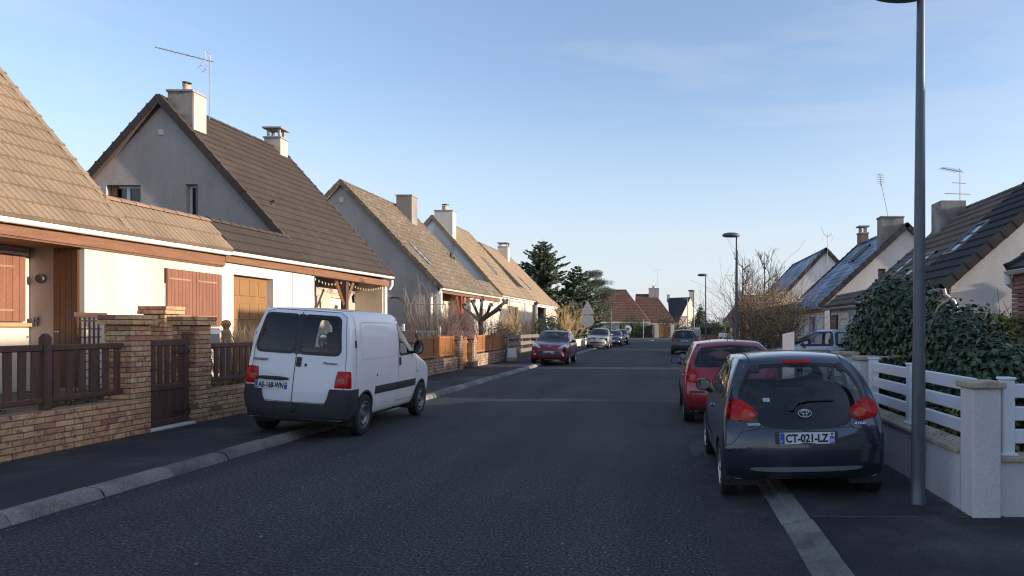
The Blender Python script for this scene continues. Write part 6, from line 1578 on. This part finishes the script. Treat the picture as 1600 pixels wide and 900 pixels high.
# ================================================================== PLANTS
nr = np.random.default_rng(5)
def leaf_cloud(name, mat, parent, blobs, n, size, shell=.55, up=.2, asp=.5, droop=0.0, jit=.35, zmin=None, solo=0, solo_name='leaf', fold=.12, hexa=False):
    """many small folded leaf faces through ellipsoidal clumps; the solo largest-showing ones become objects of their own"""
    w = np.array([b[3]*b[4]*b[5] for b in blobs])**.67; w = w/w.sum(); ks = nr.choice(len(blobs), n, p=w); B = np.array(blobs)[ks]
    d = nr.normal(size=(n, 3)); d /= np.linalg.norm(d, axis=1)[:, None]
    r = (shell+(1-shell)*nr.random(n)**.6)[:, None]*(1+nr.normal(0, .06, n))[:, None]
    P = B[:, :3]+d*r*B[:, 3:6]
    N = d/ B[:, 3:6]; N /= np.linalg.norm(N, axis=1)[:, None]; N = N+nr.normal(0, jit, (n, 3)); N[:, 2] += up; N /= np.linalg.norm(N, axis=1)[:, None]
    T = nr.normal(size=(n, 3)); T[:, 2] -= droop; T -= N*(T*N).sum(1)[:, None]; T /= np.linalg.norm(T, axis=1)[:, None]
    S = np.cross(N, T); s = size*nr.uniform(.6, 1.25, n)[:, None]
    if zmin is not None:
        k = P[:, 2] > zmin; P, N, T, S, s = P[k], N[k], T[k], S[k], s[k]
    n = len(P)
    if solo:
        key = np.linalg.norm(P-np.array([0, 0, 1.68]), axis=1)-N[:, 1]*-.6*-1
        vis = np.array([in_frame(p, -4) for p in P]); key = np.where(vis, key+N[:, 1]*.8, 1e6); order = np.argsort(key); top = order[:solo]
        ms = []
        for q in range(3):
            a = asp*(.9+.1*q); b = MB(); b.add([(0, 0, 0), (-a/2, .35, fold*.6), (0, .45, 0), (a/2, .35, fold*.6), (-a*.32, .75, fold*.5), (a*.32, .75, fold*.5), (0, 1.0, -.05)], [(0, 2, 1), (0, 3, 2), (1, 2, 4), (2, 3, 5), (2, 6, 4), (2, 5, 6)]); ms.append(b.mesh('leaf', mat))
        for t in top:
            o = inst(solo_name, ms[t % 3], parent, basis(P[t]-T[t]*s[t]*.5, S[t]*s[t][0], T[t]*s[t][0], N[t]*s[t][0]))
        k = np.ones(n, bool); k[top] = False; P, N, T, S, s = P[k], N[k], T[k], S[k], s[k]; n = len(P)
    if hexa:
        V = np.stack([P-T*s*.5, P-S*s*asp*.46-T*s*.12+N*s*fold, P-S*s*asp*.36+T*s*.26+N*s*fold, P+T*s*.5, P+S*s*asp*.36+T*s*.26+N*s*fold, P+S*s*asp*.46-T*s*.12+N*s*fold], 1).reshape(-1, 3)-np.array(list(wloc(parent)))
        i = np.arange(n)[:, None]*6; F = np.concatenate([i+np.array([q]) for q in ([0, 1, 2], [0, 2, 3], [0, 3, 4], [0, 4, 5])])
    else:
        V = np.stack([P-T*s*.5, P-S*s*asp*.5+N*s*fold, P+T*s*.5, P+S*s*asp*.5+N*s*fold], 1).reshape(-1, 3)-(np.array(list(wloc(parent))) if parent else 0)
        i = np.arange(n)[:, None]*4; F = np.concatenate([i+np.array([[0, 1, 2]]), i+np.array([[0, 2, 3]])])
    me = bpy.data.meshes.new(name); me.vertices.add(len(V)); me.vertices.foreach_set('co', V.ravel()); m = len(F)
    me.loops.add(m*3); me.loops.foreach_set('vertex_index', F.ravel().astype(np.int32)); me.polygons.add(m); me.polygons.foreach_set('loop_start', np.arange(0, m*3, 3, dtype=np.int32))
    try: me.polygons.foreach_set('loop_total', np.full(m, 3, dtype=np.int32))
    except Exception: pass
    me.update(calc_edges=True); me.materials.append(mat)
    o = bpy.data.objects.new(name, me); o.parent = parent; COL.objects.link(o); o['kind'] = 'stuff'; return o

def twigs(b, p, d, l, r, depth, spread=.6, kids=4, upb=.25, seg=4, minr=.004, wob=.18):
    pts = [p]; rs = [r]; q = Vector(p); d = Vector(d).normalized()
    for k in range(seg):
        d = (d+Vector((rnd.gauss(0, wob), rnd.gauss(0, wob), rnd.gauss(0, wob)+upb*.25))).normalized(); q = q+d*l/seg; pts.append(q); rs.append(max(minr, r*(1-.75*(k+1)/seg)))
    b.tube(pts, rs, 3 if r < .03 else 6, cap=False)
    if depth:
        for k in range(kids):
            t = rnd.uniform(.3, .98); i = min(seg-1, int(t*seg)); pp = pts[i].lerp(pts[i+1], t*seg-i) if i+1 <= seg else pts[-1]
            dd = (d+Vector((rnd.gauss(0, spread), rnd.gauss(0, spread), rnd.gauss(0, spread)+upb))).normalized(); twigs(b, pp, dd, l*rnd.uniform(.45, .75), max(minr, r*.5), depth-1, spread, kids, upb, max(3, seg-1), minr, wob)
def bare_shrub(name, lab, x, y, z, h, w, n, mat, cat='shrub', depth=2, kids=4, grp=None, extra=None, r=.012):
    s = thing(name, lab, cat, (x, y, z), 0, grp); b = MB()
    for k in range(n):
        a = rnd.uniform(0, 6.28); rr = rnd.uniform(0, w*.35); d = Vector((math.cos(a)*rnd.uniform(.1, .7)*w/h, math.sin(a)*rnd.uniform(.1, .7)*w/h, 1))
        twigs(b, Vector((x+rr*math.cos(a), y+rr*math.sin(a), z)), d, h*rnd.uniform(.6, .95), r, depth, .5, kids, .35)
    b.build('branches', mat, s)
    if extra: leaf_cloud('twig_leaves', extra[0], s, [(x, y, z+h*.6, w*.55, w*.55, h*.45)], extra[1], extra[2], .3, .1, .5)
    return s

# ---- laurel behind the white wall
la = thing('laurel_bush', 'big dark glossy laurel bush rising behind the white rail fence', 'bush', (4.2, 10.6, .12))
blobs = [(4.0, 9.9, 1.1, .85, 1.2, .95), (3.75, 11.2, 1.45, .8, 1.0, 1.05), (4.3, 12.4, 1.35, .95, 1.1, .95), (4.3, 10.9, 1.2, .55, 1.0, .8), (4.0, 8.6, .85, .75, .9, .78), (3.8, 11.6, 2.05, .42, .5, .48), (3.75, 12.8, 1.0, .5, 1.0, .95), (4.5, 11.6, 1.15, .5, .8, .75), (3.95, 13.6, .8, .5, .8, .7)]
leaf_cloud('foliage', leaf_dark, la, blobs, 32000, .092, .60, .3, .55, .8, .5, .15, 300, 'leaf', .08, True)
b = MB()
for k in range(12): twigs(b, Vector((rnd.uniform(3.7, 4.8), rnd.uniform(9.0, 12.2), .12)), (rnd.gauss(0, .15), rnd.gauss(0, .2), 1), rnd.uniform(1.2, 1.75), .022, 1, .5, 4, .3)
b.build('stems', bark, la)
MB().tube([(3.02, 9.78, 1.28), (3.35, 9.7, 1.30), (3.55, 9.6, 1.42), (3.62, 9.55, 1.75), (3.7, 9.5, 1.98), (3.85, 9.4, 2.1)], .014, 6).build('dry_stem', twig_pale, la)
yh = thing('hedge', 'yellow-green hedge between the laurel and the brick pillar', 'hedge', (6.3, 12.9, .12))
leaf_cloud('foliage', leaf_yel, yh, [(5.9, 12.3, .95, .9, .55, 1.0), (6.6, 13.2, .95, .8, .6, 1.0), (5.3, 12.9, .8, .7, .5, 1.0), (6.0, 12.5, 1.35, .75, .45, .55), (6.8, 12.9, 1.35, .6, .5, .5)], 9000, .09, .7, .2, .5, .5, .5, .12, 220, 'leaf', .1, True)
b = MB()
for k in range(14): twigs(b, Vector((rnd.uniform(5.2, 6.8), rnd.uniform(12.6, 13.3), .12)), (rnd.gauss(0, .2), rnd.gauss(0, .2), 1), 1.3, .02, 1, .5, 4, .3)
b.build('stems', bark, yh)
rs = thing('rose_bush', 'sparse green shrub with bare stems at the foot of the brick pillar', 'shrub', (5.6, 10.4, .12)); b = MB()
for k in range(7): twigs(b, Vector((5.3+rnd.uniform(-.25, .35), 10.2+rnd.uniform(-.2, .2), .12)), (rnd.gauss(0, .3), rnd.gauss(0, .2), 1), rnd.uniform(.9, 1.5), .012, 1, .5, 3, .3)
b.build('stems', twig, rs); leaf_cloud('foliage', leaf_mid, rs, [(5.35, 10.2, .55, .5, .4, .5), (5.8, 9.9, .5, .4, .4, .45)], 900, .08, .4)
# low plants behind the wall
lp = thing('ground_plants', 'low green and straw-coloured plants on the bed behind the white rail fence', 'plants', (3.2, 8, .12))
lp['kind'] = 'stuff'
leaf_cloud('foliage', leaf_yel, lp, [(3.2, 6.9+k*.45, .45, .3, .35, .42) for k in range(6)], 2600, .07, .4, .3)
leaf_cloud('foliage', leaf_mid, lp, [(3.4, 14+k*1.1, .5, .5, .7, .5) for k in range(6)], 5200, .07, .5, .3)
hp_ = thing('heather_shrub', 'wiry dark shrub with pale tips in front of the silver car', 'shrub', (3.6, 17.5, .12))
leaf_cloud('foliage', hedge_m, hp_, [(3.5, 16.5, .5, .6, .8, .5), (3.9, 18.5, .5, .7, .9, .52), (4.5, 19.6, .5, .8, .6, .5)], 4200, .07, .5, .2); leaf_cloud('tips', M('pale_blossom', (.5, .44, .46), .9), hp_, [(3.6, 16.8, .92, .5, .8, .18), (4.1, 18.6, .95, .6, .9, .18)], 380, .045, .5)
# ---- tawny shrub and bare trees at right
ts = bare_shrub('tawny_shrub', 'wide tawny twiggy shrub, sunlit on top, overhanging the right pavement', 3.75, 25.4, .12, 2.8, 2.4, 60, twig, 'shrub', 2, 4, None, None, .016)
leaf_cloud('sunlit_dry_leaves', twig_gold, ts, [(3.6, 25.0, 2.2, 1.1, 1.2, .95), (4.3, 25.9, 2.3, 1.0, 1.1, .9), (3.1, 25.6, 1.9, .85, 1.2, 1.05), (4.1, 24.6, 2.0, 1.0, .9, 1.05)], 11000, .07, .25, .1, .45); leaf_cloud('shaded_under_leaves', M('twig_olive', (.12, .10, .05), .85, .3, 2), ts, [(3.75, 25.4, 1.2, 1.4, 1.6, 1.15)], 4200, .07, .2)  # gold above, dark olive below: sunlit top and shaded foot put into leaf colours
def bare_tree(lab, x, y, h, r, grp):
    t = thing('bare_tree', lab, 'tree', (x, y, .1), 0, grp); tr_ = MB(); cr_ = MB()
    tr_.tube([(x, y, .1), (x+.05, y, h*.22), (x-.04, y, h*.45), (x+.03, y, h*.7), (x, y, h*.97)], [r, r*.85, r*.6, r*.35, .012], 8)
    for k in range(11):
        z = h*rnd.uniform(.28, .92); a = rnd.uniform(0, 6.28); twigs(cr_, Vector((x, y, z)), (math.cos(a)*.8, math.sin(a)*.8, .75), (h*1.02-z)*rnd.uniform(.28, .46)+.4, r*.32, 2, .45, 4, .35, 5, .009)
    tr_.build('trunk', bark, t); cr_.build('crown', bark, t)
bare_tree('slender leafless tree left of the two behind the second lamp post', 5.1, 46, 6.4, .12, 'bare trees on the right'); bare_tree('slender leafless tree right of the two behind the second lamp post', 6.6, 46.5, 7.0, .12, 'bare trees on the right')
# conifers far right
def cone_tree(name, lab, x, y, h, w, mat, n=3500, size=.22, grp=None, z0=.1, cat='tree'):
    t = thing(name, lab, cat, (x, y, z0), 0, grp); MB().tube([(x, y, z0), (x, y, z0+h*.8)], [w*.08, .02], 6).build('trunk', bark, t)
    k = 9; leaf_cloud('crown', mat, t, [(x+rnd.uniform(-.05, .05)*w, y, z0+h*(.06+.9*i/k), w*.5*(1-i/k)+.06, w*.5*(1-i/k)+.06, h/k*1.0) for i in range(k)], n, size, .7, .3, .4, -.6); return t
cone_tree('cone_cypress', 'sharp dark cone-shaped cypress beyond the third lamp', 4.6, 90, 4.9, 3.9, hedge_m, 7000, .22)
def clump(name, lab, blobs, mat, n, size, cat='hedge', grp=None, stem=True, shell=.65):
    xs, ys, zs = [b[0] for b in blobs], [b[1] for b in blobs], [b[2]-b[5] for b in blobs]
    t = thing(name, lab, cat, (sum(xs)/len(xs), sum(ys)/len(ys), min(zs)), 0, grp); leaf_cloud('foliage', mat, t, blobs, n, size, shell, .2, .5)
    if stem:
        b = MB()
        for q in blobs: b.tube([(q[0], q[1], q[2]-q[5]), (q[0], q[1], q[2]+q[5]*.5)], [.05, .02], 5)
        b.build('stems', bark, t)
    return t
def box_hedge(lab, x0, x1, y0, y1, z0, z1, mat, n, size):
    t = thing('hedge', lab, 'hedge', ((x0+x1)/2, (y0+y1)/2, z0), 0); P = []
    k = max(2, int(max(x1-x0, y1-y0)/1.0))
    bl = [(x0+(x1-x0)*(i+.5)/k if x1-x0 > y1-y0 else (x0+x1)/2, y0+(y1-y0)*(i+.5)/k if y1-y0 >= x1-x0 else (y0+y1)/2, (z0+z1)/2, max(.7, (x1-x0)/2 if x1-x0 < y1-y0 else .8), max(.7, (y1-y0)/2 if y1-y0 < x1-x0 else .8), (z1-z0)/2*1.04) for i in range(k)]
    leaf_cloud('foliage', mat, t, bl, n, size, .75, .2, .5)
    b = MB(); b.box(x0+.35*min(1, (x1-x0)/2), x1-.35*min(1, (x1-x0)/2), y0+.3, y1-.3, z0, z1-.35); b.build('stems', M('hedge_inner', (.05, .045, .03), .95, .3, 3), t); return t
box_hedge('clipped dark green hedge beyond the grey panel wall, right', 3.6, 5.2, 57, 84, .1, 2.15, hedge_m, 14000, .13)
box_hedge('clipped olive hedge left of the far orange-brown gate', -6.2, -1.7, 116.2, 117.8, .1, 2.4, M('hedge_olive', (.075, .075, .035), .8, .3, 1), 4200, .16)
box_hedge('clipped olive hedge right of the far orange-brown gate', 1.7, 6.5, 116.2, 117.8, .1, 2.1, M('hedge_olive2', (.085, .085, .04), .8, .3, 1), 4200, .16)
clump('round_bush', 'rounded rust-brown bush at the junction left of the cypress', [(1.4, 119.2, 1.7, 2.2, 1.6, 2.0), (3.6, 119, 1.6, 1.9, 1.6, 1.9)], M('bush_rust', (.13, .07, .05), .85, .3, 1), 3600, .2, 'bush')
clump('bush', 'pale olive bush rising over the far hedge by the gate', [(.2, 121, 1.9, 1.7, 1.3, 2.1)], M('bush_pale', (.16, .13, .07), .85, .3, 1), 1800, .2, 'bush')
clump('bush', 'grey-green loose bush right of the cone cypress', [(7.6, 95, 1.6, 1.7, 1.5, 1.7), (9.4, 96, 1.5, 1.5, 1.4, 1.6)], M('bush_greygreen', (.13, .14, .08), .85, .3, 1), 3000, .18, 'bush')
yu = thing('yucca', 'spiky dark yucca left of the tawny shrub', 'plant', (5.6, 60, .1)); b = MB()
for q in range(3):
    cx, cy, cz = 5.4+q*.6, 60+q*.3, 1.5+q*.55
    b.tube([(cx, cy, .1), (cx, cy, cz)], .1, 6)
    for k in range(60):
        a, e = rnd.uniform(0, 6.28), rnd.uniform(-.5, 1.3); d = Vector((math.cos(a)*math.cos(e), math.sin(a)*math.cos(e), math.sin(e))); s = d.cross(Vector((0, 0, 1))).normalized()*.035
        p = Vector((cx, cy, cz)); l = rnd.uniform(.7, 1.0); b.add([p-s, p+s, p+d*l+Vector((0, 0, -.12*l))], [(0, 1, 2)])
b.build('leaves', hedge_m, yu)
# ---- spruces and pine on the left
def spruce(lab, x, y, h, w, lean=0, grp='conifers on the left', gap=.0):
    t = thing('spruce_tree', lab, 'tree', (x, y, .5), 0, grp); MB().tube([(x, y, .5), (x+lean*.5, y, .5+h*.5), (x+lean, y, .5+h)], [.22, .13, .015], 8).build('trunk', bark, t)
    br = MB(); sp = MB(); lev = int(h/.34)
    for q in range(lev):
        f = q/lev; z = .5+h*(.06+.93*f); L0 = w*.5*(1-f)**.85+.15; cx = x+lean*f
        for k in range(8 if f < .85 else 5):
            a = rnd.uniform(0, 6.28); l = L0*rnd.choice([.55, .75, .9, 1.0, 1.15]); el = .30-.55*(1-f)
            d = Vector((math.cos(a), math.sin(a), el)).normalized(); P0 = Vector((cx, y, z)); pts = [P0, P0+d*l*.5+Vector((0, 0, -.05*l)), P0+d*l+Vector((0, 0, .10*l))]
            br.tube(pts, [.03, .02, .008], 3, cap=False); side = d.cross(Vector((0, 0, 1))).normalized(); m = max(6, int(l/.075))
            for j in range(m):
                u = (j+.6)/m; p = pts[0].lerp(pts[1], u*2) if u < .5 else pts[1].lerp(pts[2], u*2-1)
                for sg in (-1, 1):
                    ll = (.24+.50*(1-u)*min(1, l/1.6))*rnd.uniform(.7, 1.2); e = (side*sg*rnd.uniform(.5, 1)+d*rnd.uniform(.3, .8)+Vector((0, 0, rnd.uniform(-.75, .15)))).normalized(); wv = e.cross(Vector((rnd.gauss(0, 1), rnd.gauss(0, 1), rnd.gauss(0, 1)))).normalized()*rnd.uniform(.07, .13)
                    sp.add([p-wv, p+wv, p+e*ll*.7+wv*.8, p+e*ll], [(0, 1, 2), (0, 2, 3)])
    br.build('branches', bark, t); tag(sp.build('crown', needle, t), kind='stuff')
spruce('tall dark spruce behind the last house of the left row', -12.4, 72, 10.3, 12.5); spruce('lower spruce leaning right, in front of the tall one', -9.9, 74, 7.9, 8.5, .9); spruce('broad dark spruce half hidden behind the beige gable roof', -15.5, 76, 8.4, 8.5); spruce('short bushy spruce beside the pine', -8.9, 80, 5.4, 6.0)
pn = thing('pine_tree', 'airy grey-green pine left of the red-brown house', 'tree', (-8.2, 84, .5), 0, 'conifers on the left'); tb = MB(); tb.tube([(-8.2, 84, .5), (-8.1, 84, 3), (-8.3, 84, 5.5), (-8.0, 84, 8.0)], [.18, .15, .10, .03], 7); tb.build('trunk', bark, pn); cb = MB(); bl = []
for k in range(60):
    a = rnd.uniform(0, 6.28); z = rnd.uniform(2.3, 8.2); l = rnd.uniform(.6, 2.6)*(1.15-abs(z-4.8)/6.0); p = Vector((-8.2+math.cos(a)*l, 84+math.sin(a)*l, z+l*.18)); cb.tube([(-8.2, 84, z-.3), p], [.04, .015], 3); bl.append((p.x, p.y, p.z, rnd.uniform(.5, .95), rnd.uniform(.5, .9), rnd.uniform(.35, .6)))
cb.build('branches', bark, pn); leaf_cloud('crown', needle2, pn, bl, 20000, .20, .25, .5, .22, 0, .7)
cone_tree('small_cypress', 'small bright green cone-shaped cypress by the junction', -6.5, 110.5, 3.0, 2.4, M('cypress_bright', (.07, .11, .03), .8, .3, 1), 1800, .18)
cone_tree('small_cypress', 'taller yellow-green cypress right beside the small one at the junction', -8.5, 111.5, 3.6, 2.6, leaf_mid, 1800, .18)
clump('bush', 'dark rounded bush in front of the large red-brown house', [(-5.4, 116.8, 2.0, 1.5, 1.2, 2.0), (-3.9, 116.9, 1.6, 1.2, 1.2, 1.7)], hedge_m, 2600, .18, 'bush')
# ---- left gardens
clump('rhododendron', 'green broad-leaved rhododendron in front of the beige gable', [(-8.9, 53, 1.5, 1.3, 1.6, 1.3), (-9.4, 55.2, 1.4, 1.2, 1.2, 1.2), (-8.8, 51, 1.2, 1.0, 1.0, .95)], leaf_dark, 2600, .2, 'bush')
clump('hedge', 'grey-brown thick hedge behind the grey rail fence', [(-8.8, 36.5+k*1.3, 1.15, .7, .9, .95) for k in range(7)], M('hedge_greybrown', (.085, .075, .045), .85, .3, 1), 6500, .09, 'hedge')
bare_shrub('bare_shrub', 'purplish bare twiggy shrub by the door of the lichen-roofed house', -9.0, 27.6, .55, 1.45, 2.0, 40, M('twig_purple', (.115, .075, .065), .85, .3, 2), 'shrub', 2, 4, 'bare shrubs on the left'); bare_shrub('bare_shrub', 'tan bare twiggy shrub over the sunlit orange fence', -8.9, 31.4, .55, 1.6, 2.4, 46, twig, 'shrub', 2, 4, 'bare shrubs on the left'); bare_shrub('bare_shrub', 'golden bare shrub in front of the white wall of the lichen-roofed house', -9.4, 40.2, .55, 1.9, 2.2, 26, twig_gold, 'shrub', 2, 4, 'bare shrubs on the left'); bare_shrub('bare_shrub', 'loose pale shrub before the picture window of the white gabled house', -9.3, 46.5, .55, 2.0, 2.0, 24, twig_gold, 'shrub', 2, 4, 'bare shrubs on the left'); bare_shrub('bare_shrub', 'straw-coloured bare shrub beside the cream wall near the people carrier', -9.0, 66, .5, 2.6, 3.5, 40, twig_gold, 'shrub', 2, 4, 'bare shrubs on the left')
# espalier screen with climber
es = thing('plant_screen', 'tall iron screen with a straggling climber against the grey gable', 'screen', (-10.6, 31.2, .55))
for k in range(6): MB().tube([(-11.4+k*.34, 31.2, .5), (-11.4+k*.34, 31.2, 2.75)], .015, 4).build('bar', black_metal, es)
MB().tube([(-11.4, 31.2, 2.75), (-9.7, 31.2, 2.75)], .02, 5).build('rail', twig_pale, es)
b = MB()
for k in range(18): twigs(b, Vector((-10.9+rnd.uniform(-.4, 1.1), 31.15, .5)), (rnd.gauss(0, .15), rnd.gauss(0, .08), 1), rnd.uniform(1.3, 2.6), .012, 1, .35, 4, .35)
b.build('climber', M('twig_ochre', (.26, .20, .10), .85, .3, 2), es)
# pollarded tree
po = thing('pollarded_tree', 'knobbly pollarded tree between orange fence and white house front', 'tree', (-9.0, 34.6, .55)); b = MB(); b.tube([(-9.0, 34.6, .55), (-9.0, 34.6, 1.4), (-9.05, 34.6, 2.1)], [.13, .11, .12], 9)
for dx, dz, l in ((-.75, .75, 1), (-.35, 1.0, 1), (.1, 1.1, 1), (.55, .8, 1), (.95, .65, 1), (1.25, 1.0, 1)):
    b.tube([(-9.05, 34.6, 2.0), (-9.05+dx*.6, 34.6+rnd.uniform(-.2, .2), 2.0+dz*.55), (-9.05+dx, 34.6+rnd.uniform(-.3, .3), 2.0+dz)], [.095, .07, .075], 7)
b.build('trunk', bark, po); kb = MB(); tw = MB()
for dx, dz in ((-.75, .75), (-.35, 1.0), (.1, 1.1), (.55, .8), (.95, .65), (1.25, 1.0)):
    for q in range(5): x, z = -9.05+dx+rnd.uniform(-.1, .1), 2.0+dz+rnd.uniform(-.08, .1); bm_ = bmesh.new(); bmesh.ops.create_icosphere(bm_, subdivisions=1, radius=rnd.uniform(.06, .095), matrix=Matrix.Translation((x, 34.6+rnd.uniform(-.12, .12), z))); kb.bm(bm_)
    for q in range(6): twigs(tw, Vector((-9.05+dx, 34.6, 2.05+dz)), (rnd.gauss(0, .6), rnd.gauss(0, .5), .5), .35, .01, 0)
tag(kb.build('knuckles', bark, po), kind='stuff'); tw.build('crown', bark, po)
b = MB(); b.lathe([(0, .95), (.22, .95), (.26, .85), (.17, .55), (0, .55)], 14, (-9.3, 29.6, .45)); pt_ = b.build('clay_pot', M('terracotta', (.36, .15, .07), .85, .15, 4)); tag(pt_, 'terracotta pot standing by the red porch post', 'pot')
# dry ornamental grass beside the van
dg_ = thing('dry_grass', 'pale dry ornamental grass in front of the brown garage door', 'grass', (-9.0, 14.9, .55)); b = MB()
for k in range(520):
    x, y = -9.0+rnd.gauss(0, .16), 15.1+rnd.gauss(0, .42); d = Vector((rnd.gauss(0, .25), rnd.gauss(0, .35), 1)); l = rnd.uniform(.8, 1.35); p = Vector((x, y, .55)); s = Vector((rnd.gauss(0, 1), rnd.gauss(0, 1), 0)).normalized()*.008; m = p+d.normalized()*l*.7; e = p+d.normalized()*l+Vector((rnd.gauss(0, .12), rnd.gauss(0, .12), -.03))
    b.add([p-s, p+s, m+s*1.6, e, m-s*1.6], [(0, 1, 2, 4), (4, 2, 3)])
b.build('blades', twig_pale, dg_)
# garden growth along the foot of the left houses
gg = thing('garden_growth', 'low weeds and dead leaves in the bed behind the brick wall', 'plants', (-9, 10, .55)); gg['kind'] = 'stuff'
leaf_cloud('weeds', M('weed', (.10, .10, .05), .85, .3, 3), gg, [(-8.6+rnd.uniform(-.4, 1.2)*-1, 6.8+k*.35, .58, .3, .3, .14) for k in range(30)], 4200, .06, .3, .3)
leaf_cloud('weeds', M('weed', (.10, .10, .05)), gg, [(-8.4+rnd.uniform(-.3, .3), 21.5+k*.5, .68, .35, .4, .2) for k in range(24)], 3600, .07, .3, .3)
# far tree belt beyond the houses
tb_ = thing('far_trees', 'hazy line of distant trees beyond the roofs', 'trees', (0, 230, 0)); tb_['kind'] = 'stuff'
leaf_cloud('foliage', M('far_wood', (.075, .07, .05), .9, .3, .1), tb_, [(-130+k*7.5+rnd.uniform(-2, 2), 225+rnd.uniform(-12, 12), 1.5, 6, 4, rnd.uniform(3.2, 6.0)) for k in range(36)], 15000, .9, .5, .2)
for k, (x, y, h) in enumerate(((9.6, 70, 3.2), (11.5, 84, 4.2), (15, 98, 5.0))):
    clump('bush', ['leafless brownish bush behind the clipped dark hedge', 'tall brownish bush right of the cypress', 'tall thin bush before the plum-roofed house'][k], [(x, y, h*.5, 1.6, 1.6, h*.5), (x+1.6, y+1, h*.42, 1.4, 1.4, h*.42)], [twig, leaf_mid, M('bush_rust', (.13, .07, .05))][k], 2600, .16, 'bush')
